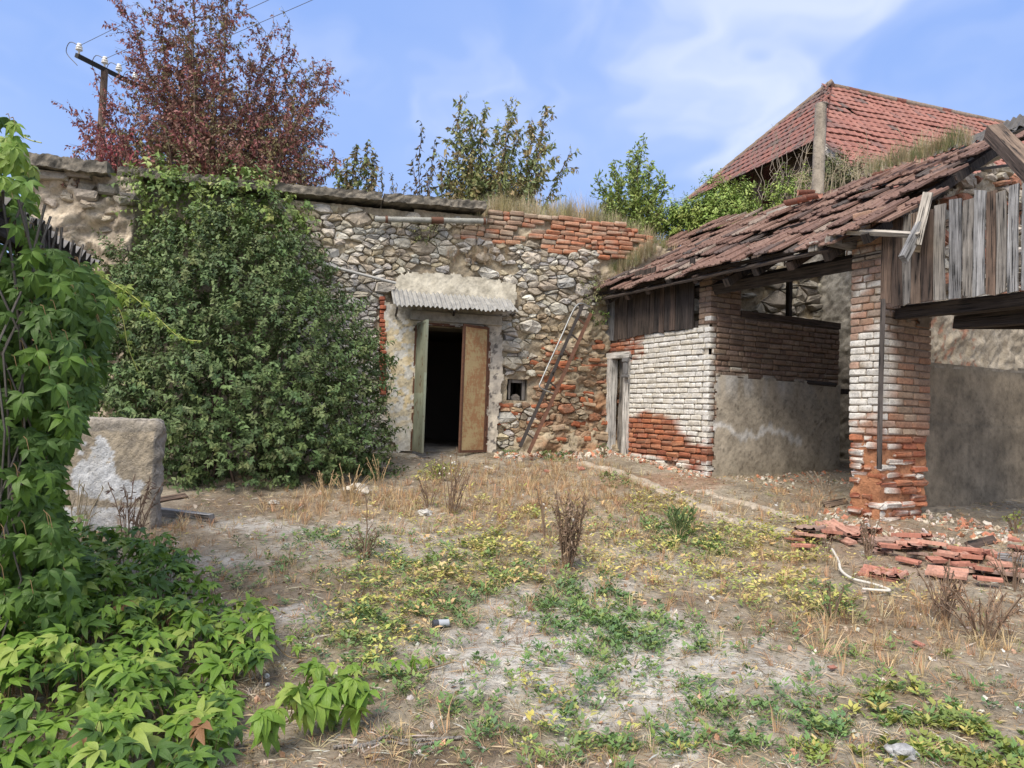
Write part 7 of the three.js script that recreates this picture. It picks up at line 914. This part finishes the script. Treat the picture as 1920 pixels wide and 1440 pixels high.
  // shoots that run out over the soil
  const shoot = (name, label, pts, n, s, ht) => { const P = pts.map(([x, y]) => hitGround(x, y)), r2 = base(name, P[0].clone()); tag(r2, label, 'creeper'); const curve = new THREE.CatmullRomCurve3(P.map((p, i) => p.clone().add(new THREE.Vector3(0, ht * (0.4 + 0.5 * (i % 2)), 0)))), l2 = []; for (let i = 0; i < n; i++) { const t = (i + rng() * 0.6) / n, p = curve.getPoint(t).add(new THREE.Vector3((rng() - 0.5) * 0.1, 0.03 + ht * rng(), (rng() - 0.5) * 0.1)); l2.push({ p, dir: new THREE.Vector3((rng() - 0.5) * 2, -0.3, (rng() - 0.3) * 1.6), n: new THREE.Vector3((rng() - 0.5) * 0.5, 1, 0.3), s: s * (0.75 + 0.5 * rng()), ci: pick(rng, [2, 3, 5, 0]), d: i, stalk: curve.getPoint(t) }); } spread(r2, l2, 300); mesh('runner', new THREE.TubeGeometry(curve, 24, 0.004, 5).translate(-P[0].x, -P[0].y, -P[0].z), std({ color: lin([0.22, 0.16, 0.09]) }), r2); };
  shoot('creeper_shoot', 'leafy creeper shoot with large leaves on the bare soil at the bottom, left of centre', [[480, 1420], [540, 1400], [590, 1370], [640, 1360], [690, 1380]], 26, 0.98, 0.13);
  shoot('creeper_shoot', 'short creeper shoot just above the large-leaved shoot near the bottom', [[545, 1330], [590, 1310], [640, 1300]], 9, 0.7, 0.1);
  shoot('creeper_shoot', 'thin creeper runner with small leaves reaching right over pale soil', [[600, 1290], [680, 1280], [760, 1272], [850, 1256]], 9, 0.5, 0.05);
  shoot('creeper_shoot', 'tip of a creeper runner at the right margin of the mound', [[440, 1230], [490, 1210], [540, 1240], [575, 1256]], 9, 0.55, 0.07);
  // curtain hanging from the eaves of the left shed
  const EV = (t) => new THREE.Vector3(-2.62 - 0.28 * (t - 4), EYE + 0.95, -t);
  const cur = base('creeper_curtain', new THREE.Vector3(EV(4.6).x, groundY(-2.8, 4.6), -4.6)); tag(cur, 'hanging curtain of dark green five-leaved creeper at the left edge under the corrugated eaves', 'creeper');
  const edge = interp([[200, 30], [260, 40], [330, 60], [400, 66], [450, 80], [500, 165], [540, 196], [600, 198], [700, 182], [790, 150], [850, 116], [900, 108], [960, 112], [1000, 125], [1060, 150]]);
  const C = [];
  for (let i = 0; i < 90000 && C.length < 2600; i++) {
    const t = 3.6 + 2.1 * Math.pow(rng(), 0.8), y = 0.25 + rng() * (t < 4.4 ? 2.95 : 2.35), dpt = (rng() - 0.5) * 0.55, e = EV(t), p = new THREE.Vector3(e.x + 0.12 + dpt, y, e.z + 0.2 * (rng() - 0.5)), q = proj(p); if (q[0] < -120 || q[0] > edge(q[1]) + 16 * (rng() - 0.6) || q[1] < 215) continue;
    if (q[1] > 395 && q[1] < 470 && q[0] > 40 + (q[1] - 395) * 1.1 && rng() < 0.92) continue;
    const yellow = q[1] < 420 && rng() < 0.6, dir = new THREE.Vector3(0.5 + (rng() - 0.5) * 1.2, -1 - 0.6 * rng(), 0.5 + (rng() - 0.5) * 1.2), n = new THREE.Vector3(0.6, 0.55, 0.8).addScaledVector(rv(rng), 0.5);
    C.push({ p, dir, n, s: 0.5 + 0.42 * rng(), ci: yellow ? pick(rng, [3, 5, 2]) : pick(rng, [4, 4, 6, 4, 6, 1]), d: t + (dpt < 0 ? 1 : 0), stalk: rng() < 0.3 ? p.clone().add(new THREE.Vector3(-0.08, 0.06, -0.08)) : null });
  }
  counts.curtain = C.length; spread(cur, C, 300);
  const stems = []; for (let i = 0; i < 14; i++) { const t = 3.6 + 0.9 * rng(), e = EV(t); const pts = []; for (let k = 0; k <= 6; k++) pts.push(new THREE.Vector3(e.x + 0.05 + 0.12 * n2(i * 3, k * 0.6), e.y - (e.y - 0.3) * k / 6, e.z + 0.2 * n2(i * 7 + 3, k * 0.5)).sub(cur.position)); stems.push(limb(pts, 0.007, 0.004, 4)); } mesh('stems', merge(stems), WOOD.grey[2], cur);
  // the young yellow-green shoot that reaches out to the right
  const ys = (name, label, pts, n, s0) => { const P = pts.map(([x, y, z]) => at(x, y, z)), r3 = base(name, P[0].clone()); tag(r3, label, 'creeper'); const cv = new THREE.CatmullRomCurve3(P), l3 = []; for (let i = 0; i < n; i++) { const t = (i + rng()) / n, p = cv.getPoint(t).addScaledVector(rv(rng), 0.07 * (1 - t)); l3.push({ p, dir: new THREE.Vector3(0.4 + (rng() - 0.5), -0.8 - 0.5 * rng(), 0.4 + (rng() - 0.5)), n: new THREE.Vector3(0.3, 0.8, 0.6).addScaledVector(rv(rng), 0.4), s: s0 * (1 - 0.78 * t) * (0.8 + 0.4 * rng()), ci: pick(rng, [5, 3, 5]), d: i }); } spread(r3, l3, 300); mesh('runner', new THREE.TubeGeometry(cv, 30, 0.0035, 5).translate(-P[0].x, -P[0].y, -P[0].z), std({ color: lin([0.4, 0.42, 0.12]) }), r3); };
  ys('creeper_tendril', 'young yellow-green creeper tendril reaching right across the big bush', [[165, 500, 5.3], [210, 530, 5.2], [255, 560, 5.15], [300, 600, 5.1], [340, 634, 5.1], [378, 640, 5.1]], 34, 0.62);
  ys('creeper_tendril', 'short yellow-green creeper tendril hanging down in front of the big bush', [[200, 540, 5.2], [228, 590, 5.2], [240, 650, 5.2], [258, 695, 5.2]], 18, 0.5);
  ys('creeper_tendril', 'thin creeper tendril curling up against the sky at the left edge', [[0, 236, 4.2], [30, 246, 4.2], [55, 262, 4.2], [78, 268, 4.2]], 5, 0.3);
  // the shed that it grows on
  const shedL = base('left_shed', new THREE.Vector3(-2.9, 0, -4.4)); tag(shedL, 'dark shed with a corrugated roof edge half buried in creeper at the left edge', 'shed'); const q = (p) => p.clone().sub(shedL.position), nr = new THREE.Vector3(0.25, 0.95, 0).normalize();
  const e0 = EV(3.5), e1 = EV(5.35), back = (p) => p.clone().add(new THREE.Vector3(-2.2, 0.55, -0.4));
  mesh('roof_sheet', corrugated(q(back(e1)), q(back(e0)), q(e1), q(e0), 16, 0.03, 4, nr), std({ color: lin([0.2, 0.19, 0.18]), map: rep(grainTex, 2) }), shedL);
  beamTo('eaves_board', q(e0.clone().add(new THREE.Vector3(-0.05, -0.11, 0))), q(e1.clone().add(new THREE.Vector3(-0.05, -0.11, 0.05))), 0.05, 0.15, WOOD.dark[1], shedL, rng);
  const wv = e1.clone().sub(e0); wv.y = 0; const wl = mesh('shed_wall', new THREE.BoxGeometry(wv.length(), 2.5, 0.08), WOOD.dark[1], shedL, q(e0.clone().add(e1).multiplyScalar(0.5).setY(1.2).add(new THREE.Vector3(-0.35, 0, 0)))); wl.rotation.y = Math.atan2(-wv.z, wv.x);
}
renderer.render(scene, camera);
